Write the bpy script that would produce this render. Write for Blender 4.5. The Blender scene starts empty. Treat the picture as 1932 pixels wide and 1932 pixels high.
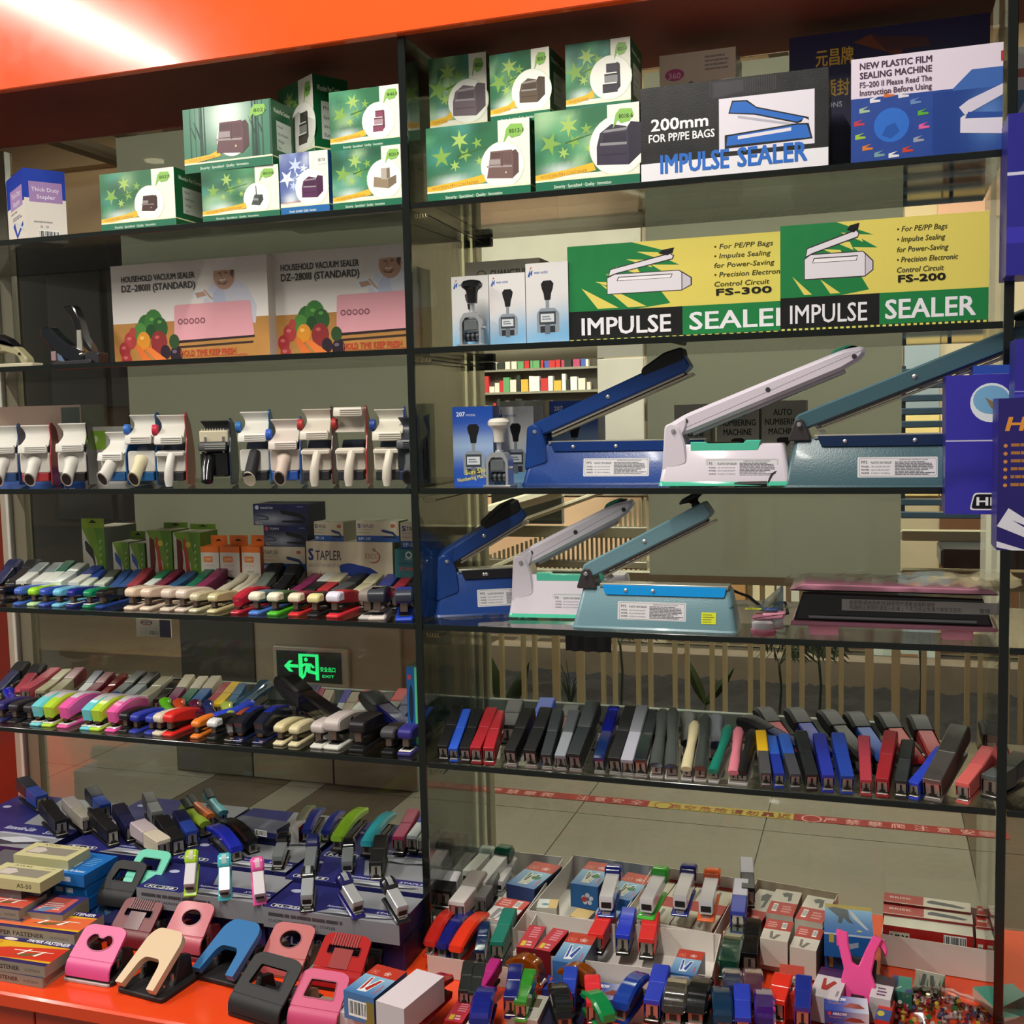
import bpy, math, random
import numpy as np
from mathutils import Matrix, Vector
from mathutils.geometry import tessellate_polygon
random.seed(7)
PI = math.pi
SC = bpy.context.scene
COL = SC.collection
# ---------------------------------------------------------------- camera, world, light
F, YAW, PIT, ROL = 2063.8, -0.3214, -0.0844, -0.0228
CAM = np.array([0.8269, -1.9044, 0.1312])
fw = np.array([math.sin(YAW)*math.cos(PIT), math.cos(YAW)*math.cos(PIT), math.sin(PIT)])
r_ = np.array([math.cos(YAW), -math.sin(YAW), 0.0]); u_ = np.cross(r_, fw)
RT = math.cos(ROL)*r_ + math.sin(ROL)*u_
UP = -math.sin(ROL)*r_ + math.cos(ROL)*u_
cam = bpy.data.cameras.new('camera'); camo = bpy.data.objects.new('camera', cam); COL.objects.link(camo)
cam.sensor_width = 36.0; cam.lens = F/1932*36; cam.clip_start = .05; cam.clip_end = 100
camo.matrix_world = Matrix(((RT[0], UP[0], -fw[0], CAM[0]), (RT[1], UP[1], -fw[1], CAM[1]), (RT[2], UP[2], -fw[2], CAM[2]), (0, 0, 0, 1)))
SC.camera = camo
SC.view_settings.view_transform = 'Standard'; SC.view_settings.look = 'None'
SC.view_settings.gamma = 1; SC.view_settings.use_curve_mapping = False
SC.view_settings.exposure = 0.0
W = bpy.data.worlds.new('World'); SC.world = W; W.use_nodes = True
W.node_tree.nodes['Background'].inputs[0].default_value = (.86, .84, .74, 1)
W.node_tree.nodes['Background'].inputs[1].default_value = 0.22

def lamp(name, loc, size, sy, power, col, rot=(0, 0, 0)):
    l = bpy.data.lights.new(name, 'AREA'); l.shape = 'RECTANGLE'; l.size = size; l.size_y = sy
    l.energy = power; l.color = col
    o = bpy.data.objects.new(name, l); COL.objects.link(o); o.location = loc; o.rotation_euler = rot
    return o
# tube lamps on the shop ceiling, running front to back, and the corridor's lamps behind the glass, one an added fill
lamp('ceiling_tube_light', (-2.18, -1.6, 1.75), .07, 1.9, 76, (1, .95, .86))
lamp('ceiling_tube_light', (.1, -1.3, 1.85), .07, 1.6, 62, (1, .95, .86))
lamp('ceiling_tube_light', (-3.6, -1.6, 1.75), .07, 1.9, 40, (1, .95, .86))
lamp('corridor_and_fill_light', (-1.0, 3.2, 2.3), 1.2, .6, 230, (1, .98, .86))
lamp('corridor_and_fill_light', (-3.6, 2.4, 2.3), 1.2, .6, 190, (1, .98, .86))  # added fill, brightens the left part of the corridor floor
lamp('corridor_and_fill_light', (1.6, 3.0, 2.3), 1.2, .6, 240, (1, .98, .86))
lamp('atrium_light', (1.5, 6.0, 2.6), 3, 1.5, 640, (1, .96, .84))

def ray(px, py):
    return fw*F + RT*(px-966) - UP*(py-966)
def Py(px, py, y):
    d = ray(px, py); t = (y-CAM[1])/d[1]; return CAM + t*d
def Pz(px, py, z):
    d = ray(px, py); t = (z-CAM[2])/d[2]; return CAM + t*d

# ---------------------------------------------------------------- colours and materials
def hx(s):
    if not isinstance(s, str): return s
    c = [int(s[i:i+2], 16)/255 for i in (0, 2, 4)]
    return tuple(v/12.92 if v <= .04045 else ((v+.055)/1.055)**2.4 for v in c)
MATS = {}
def mat(name, rough=.4, metal=0, coat=0, bump=0, bscale=200, spec=.5, attr=True, color=None, rvar=0, emis=0, alpha=None, cvar=0, trans=0, cscale=6):
    if name in MATS: return MATS[name]
    m = bpy.data.materials.new(name); m.use_nodes = True; nt = m.node_tree; N = nt.nodes; L = nt.links
    b = N['Principled BSDF']; b.inputs['Roughness'].default_value = rough; b.inputs['Metallic'].default_value = metal
    b.inputs['Coat Weight'].default_value = coat; b.inputs['Coat Roughness'].default_value = .08
    b.inputs['Specular IOR Level'].default_value = spec
    if trans: b.inputs['Transmission Weight'].default_value = trans
    cs = None
    if attr:
        a = N.new('ShaderNodeAttribute'); a.attribute_name = 'Col'; cs = a.outputs['Color']
    else:
        rg = N.new('ShaderNodeRGB'); rg.outputs[0].default_value = (*hx(color), 1); cs = rg.outputs[0]
    tc = N.new('ShaderNodeTexCoord')
    if cvar:
        nz = N.new('ShaderNodeTexNoise'); nz.inputs['Scale'].default_value = cscale; nz.inputs['Detail'].default_value = 5
        L.new(tc.outputs['Object'], nz.inputs['Vector'])
        mr = N.new('ShaderNodeMapRange'); mr.inputs[3].default_value = 1-cvar; mr.inputs[4].default_value = 1+cvar
        mr.inputs[1].default_value = .3; mr.inputs[2].default_value = .7
        L.new(nz.outputs[0], mr.inputs[0])
        mx = N.new('ShaderNodeVectorMath'); mx.operation = 'SCALE'; L.new(cs, mx.inputs[0]); L.new(mr.outputs[0], mx.inputs['Scale']); cs = mx.outputs[0]
    L.new(cs, b.inputs['Base Color'])
    if emis:
        L.new(cs, b.inputs['Emission Color']); b.inputs['Emission Strength'].default_value = emis
    if bump:
        n2 = N.new('ShaderNodeTexNoise'); n2.inputs['Scale'].default_value = bscale; L.new(tc.outputs['Object'], n2.inputs['Vector'])
        bp = N.new('ShaderNodeBump'); bp.inputs['Strength'].default_value = bump; bp.inputs['Distance'].default_value = .001
        L.new(n2.outputs[0], bp.inputs['Height']); L.new(bp.outputs[0], b.inputs['Normal'])
    if rvar:
        n3 = N.new('ShaderNodeTexNoise'); n3.inputs['Scale'].default_value = 30; L.new(tc.outputs['Object'], n3.inputs['Vector'])
        m3 = N.new('ShaderNodeMapRange'); m3.inputs[3].default_value = max(0.02, rough-rvar); m3.inputs[4].default_value = rough+rvar
        L.new(n3.outputs[0], m3.inputs[0]); L.new(m3.outputs[0], b.inputs['Roughness'])
    if alpha is not None: b.inputs['Alpha'].default_value = alpha
    MATS[name] = m; return m
def glassmat(name, tint, refl=.0, gl=.03, diff=None, dw=0, fk=.9):
    if name in MATS: return MATS[name]
    m = bpy.data.materials.new(name); m.use_nodes = True; nt = m.node_tree; N = nt.nodes; L = nt.links
    N.remove(N['Principled BSDF']); out = N['Material Output']
    t = N.new('ShaderNodeBsdfTransparent'); t.inputs[0].default_value = (*tint, 1)
    g = N.new('ShaderNodeBsdfGlossy'); g.inputs['Roughness'].default_value = gl; g.inputs[0].default_value = (1, 1, 1, 1)
    lw = N.new('ShaderNodeFresnel'); lw.inputs[0].default_value = 1.45
    sc = N.new('ShaderNodeMath'); sc.operation = 'MULTIPLY_ADD'; sc.inputs[1].default_value = fk; sc.inputs[2].default_value = refl
    L.new(lw.outputs[0], sc.inputs[0])
    mx = N.new('ShaderNodeMixShader'); L.new(sc.outputs[0], mx.inputs[0])
    src = t.outputs[0]
    if diff:
        d = N.new('ShaderNodeBsdfDiffuse'); d.inputs[0].default_value = (*diff, 1)
        if dw > .5:
            tl = N.new('ShaderNodeBsdfTranslucent'); tl.inputs[0].default_value = (*diff, 1)
            m3 = N.new('ShaderNodeMixShader'); m3.inputs[0].default_value = .7; L.new(d.outputs[0], m3.inputs[1]); L.new(tl.outputs[0], m3.inputs[2]); d = m3
        m2 = N.new('ShaderNodeMixShader'); m2.inputs[0].default_value = dw
        L.new(t.outputs[0], m2.inputs[1]); L.new(d.outputs[0], m2.inputs[2]); src = m2.outputs[0]
    L.new(src, mx.inputs[1]); L.new(g.outputs[0], mx.inputs[2]); L.new(mx.outputs[0], out.inputs[0])
    MATS[name] = m; return m
CARD = mat('printed_card', .38, bump=.15, bscale=400, rvar=.08)
PRINT = mat('print_ink', .36, rvar=.08)
PLAS = mat('moulded_plastic', .42, coat=.04, bump=.08, bscale=600)
MATTE = mat('matte_plastic', .6, bump=.1, bscale=500)
GLOS = mat('gloss_plastic', .14, coat=.5)
METAL = mat('bright_metal', .3, metal=.75, rvar=.1)
PAINT = mat('painted_metal', .32, bump=.25, bscale=350, coat=.1)
CLEARP = mat('clear_coloured_plastic', .08, trans=.55, coat=.4)
GLASS = glassmat('shelf_glass', (.91, .94, .91), .02)
GEDGE = mat('glass_edge', .2, attr=False, color='0b120f', coat=.4)
PANE = glassmat('window_glass', (.93, .94, .91), .0, fk=.4)
DIVG = glassmat('divider_glass', (.88, .93, .89), .03)
FILM = glassmat('frosted_film', (.6, .62, .55), .0, .3, (.64, .645, .57), .66)
BAG = glassmat('clear_bag', (.97, .97, .98), -.02, .06)
STUFFM = mat('rough_soil', .95, bump=.8, bscale=40, cvar=.5, cscale=30)
FLOORM = mat('floor_tile_stone', .35, cvar=.09, cscale=3, rvar=.1)
WALLM = mat('wall_paint', .75, cvar=.08, cscale=2.5, bump=.2, bscale=60)
LAMIN = mat('orange_laminate', .17, attr=True, rvar=.03, coat=.2)

# ---------------------------------------------------------------- mesh collecting
def rnd(pts, r, n=3):
    """round the corners of a polygon"""
    out = []; k = len(pts)
    for i in range(k):
        p = Vector(pts[i]).to_2d(); a = Vector(pts[i-1]).to_2d(); b = Vector(pts[(i+1) % k]).to_2d()
        da = (a-p); db = (b-p); rr = r[i] if isinstance(r, (list, tuple)) else r
        q = min(rr, da.length*.48, db.length*.48)
        if q < 1e-6: out.append((p.x, p.y)); continue
        A = p+da.normalized()*q; B = p+db.normalized()*q
        for j in range(n+1):
            t = j/n; v = A*(1-t)**2 + p*2*t*(1-t) + B*t*t; out.append((v.x, v.y))
    return out
def inset(pts, d):
    k = len(pts); out = []
    area = sum(pts[i-1][0]*pts[i][1]-pts[i][0]*pts[i-1][1] for i in range(k))
    s = 1 if area > 0 else -1
    for i in range(k):
        p = Vector(pts[i]); a = Vector(pts[i-1]); b = Vector(pts[(i+1) % k])
        e1 = (p-a); e2 = (b-p)
        if e1.length < 1e-9: e1 = e2
        if e2.length < 1e-9: e2 = e1
        n = Vector((-e1.y, e1.x)).normalized()+Vector((-e2.y, e2.x)).normalized()
        if n.length < 1e-6: out.append(tuple(p)); continue
        n.normalize(); c = max(.5, n.dot(Vector((-e1.y, e1.x)).normalized()))
        q = p+n*s*d/c; out.append((q.x, q.y))
    return out
def circ(cx, cy, rx, ry=None, n=16, a0=0, a1=2*PI):
    ry = rx if ry is None else ry
    full = abs(a1-a0-2*PI) < 1e-6
    m = n if full else n+1
    return [(cx+rx*math.cos(a0+(a1-a0)*i/n), cy+ry*math.sin(a0+(a1-a0)*i/n)) for i in range(m)]
class G:
    def __init__(s): s.v = []; s.f = []; s.c = []
    def add(s, vs, fs, col, M=None):
        o = len(s.v); col = hx(col)
        if M is not None: vs = [tuple(M @ Vector(v)) for v in vs]
        s.v += [tuple(v) for v in vs]; s.f += [tuple(i+o for i in f) for f in fs]
        s.c += col if (isinstance(col, list) and len(col) == len(fs) and isinstance(col[0], (list, tuple))) else [col]*len(fs); return s
    def box(s, x0, x1, y0, y1, z0, z1, col, M=None, b=0):
        if b: return s.prism([(x0, z0), (x1, z0), (x1, z1), (x0, z1)], y0, y1, col, 'y', b, M, rr=b)
        vs = [(x, y, z) for x in (x0, x1) for y in (y0, y1) for z in (z0, z1)]
        return s.add(vs, [(0, 1, 3, 2), (4, 6, 7, 5), (0, 4, 5, 1), (2, 3, 7, 6), (0, 2, 6, 4), (1, 5, 7, 3)], col, M)
    def prism(s, pts, a, b_, col, axis='x', bev=0, M=None, rr=0, holes=None):
        """extrude a 2-D outline along an axis; axis x: (y,z), y: (x,z), z: (x,y)"""
        if rr: pts = rnd(pts, rr, 2)
        def m3(p, t):
            return (t, p[0], p[1]) if axis == 'x' else ((p[0], t, p[1]) if axis == 'y' else (p[0], p[1], t))
        if holes is not None:
            loops = [pts]+holes
            flat = [q for l in loops for q in l]
            tris = tessellate_polygon([[Vector((q[0], q[1], 0)) for q in l] for l in loops])
            n = len(flat); vs = [m3(q, a) for q in flat]+[m3(q, b_) for q in flat]
            fs = [tuple(t) for t in tris]+[tuple(i+n for i in t) for t in tris]
            o = 0
            for l in loops:
                k = len(l)
                fs += [(o+i, o+(i+1) % k, n+o+(i+1) % k, n+o+i) for i in range(k)]; o += k
            return s.add(vs, fs, col, M)
        k = len(pts); rings = []
        if bev > 0:
            ins = inset(pts, bev); sg = 1 if b_ > a else -1
            rings = [(ins, a), (pts, a+sg*bev), (pts, b_-sg*bev), (ins, b_)]
        else: rings = [(pts, a), (pts, b_)]
        vs = [m3(q, t) for R, t in rings for q in R]
        fs = [tuple(range(k))[::-1], tuple(range((len(rings)-1)*k, len(rings)*k))]
        for j in range(len(rings)-1):
            fs += [(j*k+i, j*k+(i+1) % k, (j+1)*k+(i+1) % k, (j+1)*k+i) for i in range(k)]
        return s.add(vs, fs, col, M)
    def lathe(s, prof, col, n=16, M=None, cx=0, cy=0):
        vs = []; fs = []; k = len(prof)
        for r, z in prof:
            vs += [(cx+r*math.cos(2*PI*i/n), cy+r*math.sin(2*PI*i/n), z) for i in range(n)]
        for j in range(k-1):
            fs += [(j*n+i, j*n+(i+1) % n, (j+1)*n+(i+1) % n, (j+1)*n+i) for i in range(n)]
        fs += [tuple(range(n))[::-1], tuple(range((k-1)*n, k*n))]
        return s.add(vs, fs, col, M)
    def tube(s, path, rx, col, n=8, ry=None, M=None, hollow=False, up=None):
        """sweep an ellipse along a path; rx, ry numbers or per-point lists"""
        P = [Vector(p) for p in path]; k = len(P); vs = []; fs = []
        ry = rx if ry is None else ry
        for j in range(k):
            t = (P[min(j+1, k-1)]-P[max(j-1, 0)]).normalized()
            a = Vector(up) if up else (Vector((1, 0, 0)) if abs(t.x) < .9 else Vector((0, 1, 0)))
            e1 = (a-t*a.dot(t)).normalized(); e2 = t.cross(e1)
            A = rx[j] if isinstance(rx, (list, tuple)) else rx; B = ry[j] if isinstance(ry, (list, tuple)) else ry
            vs += [tuple(P[j]+e1*A*math.cos(2*PI*i/n)+e2*B*math.sin(2*PI*i/n)) for i in range(n)]
        for j in range(k-1):
            fs += [(j*n+i, j*n+(i+1) % n, (j+1)*n+(i+1) % n, (j+1)*n+i) for i in range(n)]
        fs += [tuple(range(n))[::-1]]
        if not hollow: fs += [tuple(range((k-1)*n, k*n))]
        return s.add(vs, fs, col, M)
    def mesh(s, name, m):
        me = bpy.data.meshes.new(name); me.from_pydata(s.v, [], s.f)
        at = me.color_attributes.new('Col', 'FLOAT_COLOR', 'CORNER')
        arr = np.ones((len(me.loops), 4), np.float32); i = 0
        cnt = np.array([len(f) for f in s.f]); flat = []
        for c, k in zip(s.c, cnt): flat += list(c) if isinstance(c, list) else [c]*int(k)
        arr[:, :3] = np.array(flat, np.float32)
        at.data.foreach_set('color', arr.ravel())
        me.materials.append(m)
        me.shade_smooth(); me.set_sharp_from_angle(angle=.7)
        me.update(); return me
    def build(s, name, m, parent=None, label=None, loc=None):
        o = bpy.data.objects.new(name, s.mesh(name, m)); COL.objects.link(o)
        if parent is not None: o.parent = parent
        if label: o['label'] = label
        if loc is not None: o.location = loc
        return o
def struct(o, label=None):
    o['kind'] = 'structure'
    if label: o['label'] = label
    return o
ALL = []
def thing(name, label, cat, loc=(0, 0, 0), rz=0, group=None, rx=0, ry=0):
    o = bpy.data.objects.new(name, None); COL.objects.link(o); o.empty_display_size = .01
    o.rotation_mode = 'XYZ'
    o.location = loc
    o.rotation_euler = (0, 0, 0)
    M = Matrix.Rotation(rz, 4, 'Z') @ Matrix.Rotation(ry, 4, 'Y') @ Matrix.Rotation(rx, 4, 'X')
    o.rotation_euler = M.to_euler('XYZ')
    o['label'] = label; o['category'] = cat
    if group: o['group'] = group
    ALL.append(o); return o

# ---------------------------------------------------------------- printing (flat ink on real faces)
TX = {}
def textmesh(s, bold):
    key = (s, bold)
    if key in TX: return TX[key]
    cu = bpy.data.curves.new('lettering', 'FONT'); cu.body = s; cu.size = 1; cu.resolution_u = 2; cu.offset = 0
    ob = bpy.data.objects.new('lettering', cu)
    me = ob.to_mesh()
    v = [(q.co.x, q.co.y) for q in me.vertices]; f = [tuple(p.vertices) for p in me.polygons]
    ob.to_mesh_clear(); bpy.data.objects.remove(ob); bpy.data.curves.remove(cu)
    if not v: v = [(0, 0)]; f = []
    TX[key] = (v, f); return TX[key]
class Pr:
    """ink shapes in the plane of a box face; u to the right, v up, metres"""
    def __init__(s, w, h): s.w = w; s.h = h; s.g = G(); s.n = 1
    def poly(s, pts, col):
        fs = [tuple(range(len(pts)))]
        s.g.add([(p[0], p[1], s.n) for p in pts], fs, col); s.n += 1; return s
    def rect(s, x0, y0, x1, y1, col):      # fractions of the face
        return s.poly([(x0*s.w, y0*s.h), (x1*s.w, y0*s.h), (x1*s.w, y1*s.h), (x0*s.w, y1*s.h)], col)
    def fp(s, pts, col): return s.poly([(a*s.w, b*s.h) for a, b in pts], col)
    def ell(s, cx, cy, rx, ry, col, n=24):  # centre in fractions, radii in metres
        return s.poly(circ(cx*s.w, cy*s.h, rx, ry, n), col)
    def grad(s, x0, y0, x1, y1, nx, ny, fn):
        vs = [((x0+(x1-x0)*i/nx)*s.w, (y0+(y1-y0)*j/ny)*s.h, s.n) for j in range(ny+1) for i in range(nx+1)]
        cv = [fn(i/nx, j/ny) for j in range(ny+1) for i in range(nx+1)]
        fs = [(j*(nx+1)+i, j*(nx+1)+i+1, (j+1)*(nx+1)+i+1, (j+1)*(nx+1)+i) for j in range(ny) for i in range(nx)]
        s.g.add(vs, fs, [[tuple(cv[k]) for k in f] for f in fs]); s.n += 1; return s
    def text(s, t, x, y, h, col, wid=None, bold=0, shear=0, rot=0):
        """x, y lower left in fractions; h cap height in metres; wid total width as fraction"""
        v, f = textmesh(t, 0)
        xs = [q[0] for q in v]; x0 = min(xs); x1 = max(xs); sy = h/.72
        sx = (wid*s.w/(x1-x0)) if (wid and x1 > x0) else sy
        c, sn = math.cos(rot), math.sin(rot); d = .018*bold*sy
        for ox, oy in (((-1, -1), (1, 1), (-1, 1), (1, -1)) if bold else ((0, 0),)):   # heavier strokes: the glyphs laid again a hair apart
            out = []
            for a, b in v:
                p = (a-x0)*sx + shear*b*sy + ox*d; q = b*sy + oy*d*.7
                out.append((x*s.w+p*c-q*sn, y*s.h+p*sn+q*c, s.n))
            s.g.add(out, f, col); s.n += 1
        return s
    def bars(s, x0, y0, x1, y1, n=14, col='222222', bg='f4f4f0'):
        s.rect(x0, y0, x1, y1, bg); g = s.g; R = random.Random(3)
        for i in range(n):
            a = x0+(x1-x0)*(i+.6)/(n+.6); b = a+(x1-x0)/n*R.choice((.3, .5, .7))
            g.add([(a*s.w, (y0+.15*(y1-y0))*s.h, s.n), (b*s.w, (y0+.15*(y1-y0))*s.h, s.n), (b*s.w, (y1-.1*(y1-y0))*s.h, s.n), (a*s.w, (y1-.1*(y1-y0))*s.h, s.n)], [(0, 1, 2, 3)], col)
        s.n += 1; return s
    def lines(s, x0, y0, x1, y1, n, col, seed=1, fill=.5):
        R = random.Random(seed); dy = (y1-y0)/n
        for i in range(n):
            y = y1-dy*(i+.75); xe = x0+(x1-x0)*R.uniform(.7, 1); x = x0
            while x < xe:
                w_ = min(R.uniform(.02, .07)*(x1-x0)*3, xe-x)
                s.g.add([(x*s.w, y*s.h, s.n), ((x+w_)*s.w, y*s.h, s.n), ((x+w_)*s.w, (y+dy*fill)*s.h, s.n), (x*s.w, (y+dy*fill)*s.h, s.n)], [(0, 1, 2, 3)], col)
                x += w_+.015*(x1-x0)
        s.n += 1; return s
    def place(s, face, x0, y0, z0, parent, name='printed_face', eps=.00002, ang=0, label=None):
        g = G(); e = eps
        if face == 'front': g.v = [(x0+a, y0-n*e, z0+b) for a, b, n in s.g.v]
        elif face == 'right': g.v = [(x0+n*e, y0+a, z0+b) for a, b, n in s.g.v]
        elif face == 'left': g.v = [(x0-n*e, y0-a, z0+b) for a, b, n in s.g.v]
        elif face == 'top': g.v = [(x0+a, y0+b, z0+n*e) for a, b, n in s.g.v]
        g.f = s.g.f; g.c = s.g.c
        return g.build(name, PRINT, parent, label)
# ================================================================ the setting
ZS = {1: .5287, 2: .2628, 3: 0.0, 4: -.26, 5: -.5298}
TH = .011
TOP = {k: v+TH/2 for k, v in ZS.items()}
DECK = -.90; DEP = .385; WX = 1.026; ZT = .834; FLZ = -1.37
OR = 'e8481c'
# corridor floor: one object per tile
fl = G().box(-14, 8, .42, 14, FLZ-.1, FLZ-.006, '4a463c').build('floor', FLOORM); struct(fl, 'corridor floor behind the display window')
xs = [-9.3, -7.9, -6.5, -5.1, -3.97, -2.57, -1.87, -1.51, -1.345, -.95, -.25, .45, 1.14, 1.55, 2.25, 2.95]
ys = [.5, 1.3, 2.02, 2.72, 3.0, 4.1, 5.4, 7.2, 9.4, 12]
for i in range(len(xs)-1):
    for j in range(len(ys)-1):
        a, b = xs[i], xs[i+1]; c, d = ys[j], ys[j+1]
        if a > -.96 and c > 2.9: continue
        dark = (-1.88 < a < -1.6) or (-1.36 < a < -1.3) or (1.1 < a < 1.5) or (a < -1.9 and c >= 2.9)
        col = '41392d' if dark else '646053'
        if a < -1.9 and c >= 4: col = '64543e'
        G().box(a+.002, b-.002, c+.002, d-.002, FLZ-.006, FLZ, col).build('floor_tile', FLOORM, fl)
# warning tape on the floor: red, yellow, red
def tape(x0, x1, col, tcol, word, lab):
    g = G().box(x0, x1, 2.15, 2.215, FLZ, FLZ+.0015, col)
    t = g.build('warning_tape', PRINT); t['label'] = lab; t['category'] = 'tape'; ALL.append(t)
    p = Pr(x1-x0, .065); n = len(word)
    for i, ch in enumerate(word):
        p.text(ch, .04+i*.96/n, .15, .038, tcol, bold=.5)
    p.n = 12; p.place('top', x0, 2.15, FLZ+.0015, t, 'tape_lettering', eps=.00004)
tape(-.68, .0, '701e1e', 'a87c74', '严禁攀爬 注意安全', 'red warning tape with pale characters on the corridor floor, left stretch')
tape(.0, .545, '857833', '6a2c20', '◯高空危险请勿靠近', 'yellow warning tape with red characters on the corridor floor')
tape(.545, 1.28, '701e1e', 'a87c74', '◯严禁攀爬注意安全', 'red warning tape with pale characters, right of the yellow stretch')
# pillar with the exit sign
PY = 2.1
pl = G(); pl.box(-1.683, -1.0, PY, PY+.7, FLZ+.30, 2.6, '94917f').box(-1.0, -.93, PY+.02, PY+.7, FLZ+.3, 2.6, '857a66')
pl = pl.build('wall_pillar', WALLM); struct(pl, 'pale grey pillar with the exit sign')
for i in range(3):
    a = -2.08+i*.385
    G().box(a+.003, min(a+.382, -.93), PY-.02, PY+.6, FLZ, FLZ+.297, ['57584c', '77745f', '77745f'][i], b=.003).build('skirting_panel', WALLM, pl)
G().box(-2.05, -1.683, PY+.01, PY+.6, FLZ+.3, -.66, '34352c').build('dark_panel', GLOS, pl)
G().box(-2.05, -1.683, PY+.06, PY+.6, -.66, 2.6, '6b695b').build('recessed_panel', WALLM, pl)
G().box(-1.69, -1.672, PY-.012, PY+.01, FLZ+.3, 2.6, '3a3a33').build('edge_strip', MATTE, pl)
# exit sign
E0 = Py(527, 1224, PY); E1 = Py(650, 1288, PY)
ex = thing('exit_sign', 'green lit exit sign with running figure, low on the grey pillar', 'sign', (E0[0], PY, E1[2]))
ew, eh = E1[0]-E0[0], E0[2]-E1[2]+.0
fr = G().prism([(-.02, -.018), (ew+.03, -.018), (ew+.03, eh+.016), (-.02, eh+.016)], -.022, 0, 'a6a796', 'y', .004, rr=.006)
fr.build('sign_frame', PAINT, ex)
G().box(0, ew, -.026, -.0221, 0, eh, '1c2620').build('sign_panel', GLOS, ex)
SIG = mat('lit_green', .5, attr=False, color='28e87c', emis=1.0)
g = G(); q = lambda a, b: (a*ew, b*eh)
def sp(pts, holes=None): g.prism([q(*p) for p in pts], -.0264, -.0285, '28e87c', 'y', holes=[[q(*p) for p in h] for h in holes] if holes else None)
sp([(.12, .5), (.2, .68), (.26, .68), (.2, .56), (.34, .56), (.34, .46), (.2, .46), (.26, .32), (.2, .32)])
sp([(.35, .08), (.35, .92), (.66, .92), (.66, .08), (.61, .08), (.61, .84), (.41, .84), (.41, .08)])
sp(circ(.465, .74, .028, .065, 12))
sp([(.44, .62), (.54, .62), (.6, .5), (.57, .46), (.53, .54), (.53, .4), (.62, .35), (.62, .26), (.5, .3), (.47, .36), (.45, .2), (.42, .12), (.4, .14), (.44, .36), (.46, .54), (.41, .5), (.4, .56)])
g.build('lit_figure', SIG, ex)
p = Pr(ew, eh); p.text('安全出口', .68, .38, .016, '28e87c', wid=.23, bold=1).text('EXIT', .71, .18, .011, '28e87c', wid=.18, bold=1)
o = p.place('front', 0, -.0262, 0, ex, 'lit_lettering'); o.data.materials[0] = mat('lit_ink', .5, emis=.9)
# far building left of the pillar
fw_ = G().box(-14, -2.4, 12, 12.3, FLZ, 6, '5c5040').build('wall_far', WALLM); struct(fw_, 'dim brown shop wall across the corridor')
for i, (a, b) in enumerate([(-11.2, -10.2), (-10.1, -9.0), (-8.9, -7.8), (-7.7, -6.6), (-6.5, -5.4), (-5.3, -4.2), (-4.1, -3.0)]):
    G().box(a, b, 11.93, 12, FLZ+.1, 3.4, ['4a4034', '564a3c'][i % 2], b=.02).build('wall_panel', GLOS, fw_)
pc = G().lathe([(.34, 0), (.36, .4), (.3, 1.2), (.2, 1.9), (.08, 2.3)], '30201c', 12).build('person_sized_banner', MATTE); pc.location = (-6.2, 7.6, FLZ)
pc.name = 'floor_banner'; pc['label'] = 'dark rounded banner stand in the corridor, seen behind the dispensers'; pc['category'] = 'banner'; ALL.append(pc)
# planter, railing, plants and the wall beyond
pb = G(); R = random.Random(5)
nx, ny = 60, 18; vs = []; fs = []
for j in range(ny+1):
    for i in range(nx+1):
        vs.append((-1.2+3.4*i/nx, 3.0+1.05*j/ny, FLZ+.05+R.uniform(-.02, .03)))
for j in range(ny):
    for i in range(nx):
        a = j*(nx+1)+i; fs.append((a, a+1, a+nx+2, a+nx+1))
pb.add(vs, fs, '100d09')
so = pb.build('planter_soil', STUFFM); so['kind'] = 'stuff'; so['label'] = 'dark planter soil behind the cream railing'; so['category'] = 'soil'; ALL.append(so)
tr = G().box(-1.3, 2.6, 4.03, 4.16, FLZ, FLZ+.2, '6b5f4e', b=.01).box(-.98, 2.6, 2.86, 2.95, FLZ-.0, FLZ+.06, '8d8872', b=.01).build('trim_1', WALLM); struct(tr, 'low kerbs of the planter bed')
wb = G().box(-2.9, 3.2, 5.2, 5.4, FLZ, 2.9, 'b7a98a').build('wall_back', WALLM); struct(wb, 'pale wall beyond the planter')
def wp(px0, px1, z0, z1, col, name='wall_panel', m=None, y=5.2, par=wb, dz=.03):
    a = Py(px0, 1200, y)[0]; b = Py(px1, 1200, y)[0]
    return G().box(a, b, y-dz, y, z0, z1, col, b=.004).build(name, m or WALLM, par)
for a, b, c in [(905, 1070, 'd0a884'), (1070, 1215, 'd8b490'), (1255, 1368, 'b5b1a4'), (1372, 1408, 'b08450'), (1412, 1462, 'd5c9a2'), (1466, 1640, 'c8c4b6'), (1770, 1950, '6a4426')]:
    wp(a, b, FLZ+.05, -.40, c)
for a, b, c in [(905, 1225, 'a8a08a'), (1225, 1700, 'a6967c'), (1702, 1768, 'e8cf86'), (1770, 1950, 'e0c078')]:
    wp(a, b, -.39, .10, c)
wp(1225, 1700, .1, 1.5, '83796a'); wp(905, 1220, .55, 2.6, 'a9a698'); wp(1702, 1768, .1, 1.2, '8c9aa0'); wp(1700, 1760, 1.2, 2.2, 'ceb98c'); wp(1760, 1950, 1.25, 1.6, 'd8a888')
po = thing('wall_poster', 'pale landscape poster on the wall beyond the railing', 'poster', (Py(1648, 1280, 5.16)[0], 5.16, Py(1648, 1300, 5.16)[2]))
pw = Py(1765, 1280, 5.16)[0]-po.location.x
G().box(0, pw, -.02, .004, 0, .42, 'd5e0d6').build('poster_board', CARD, po)
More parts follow.
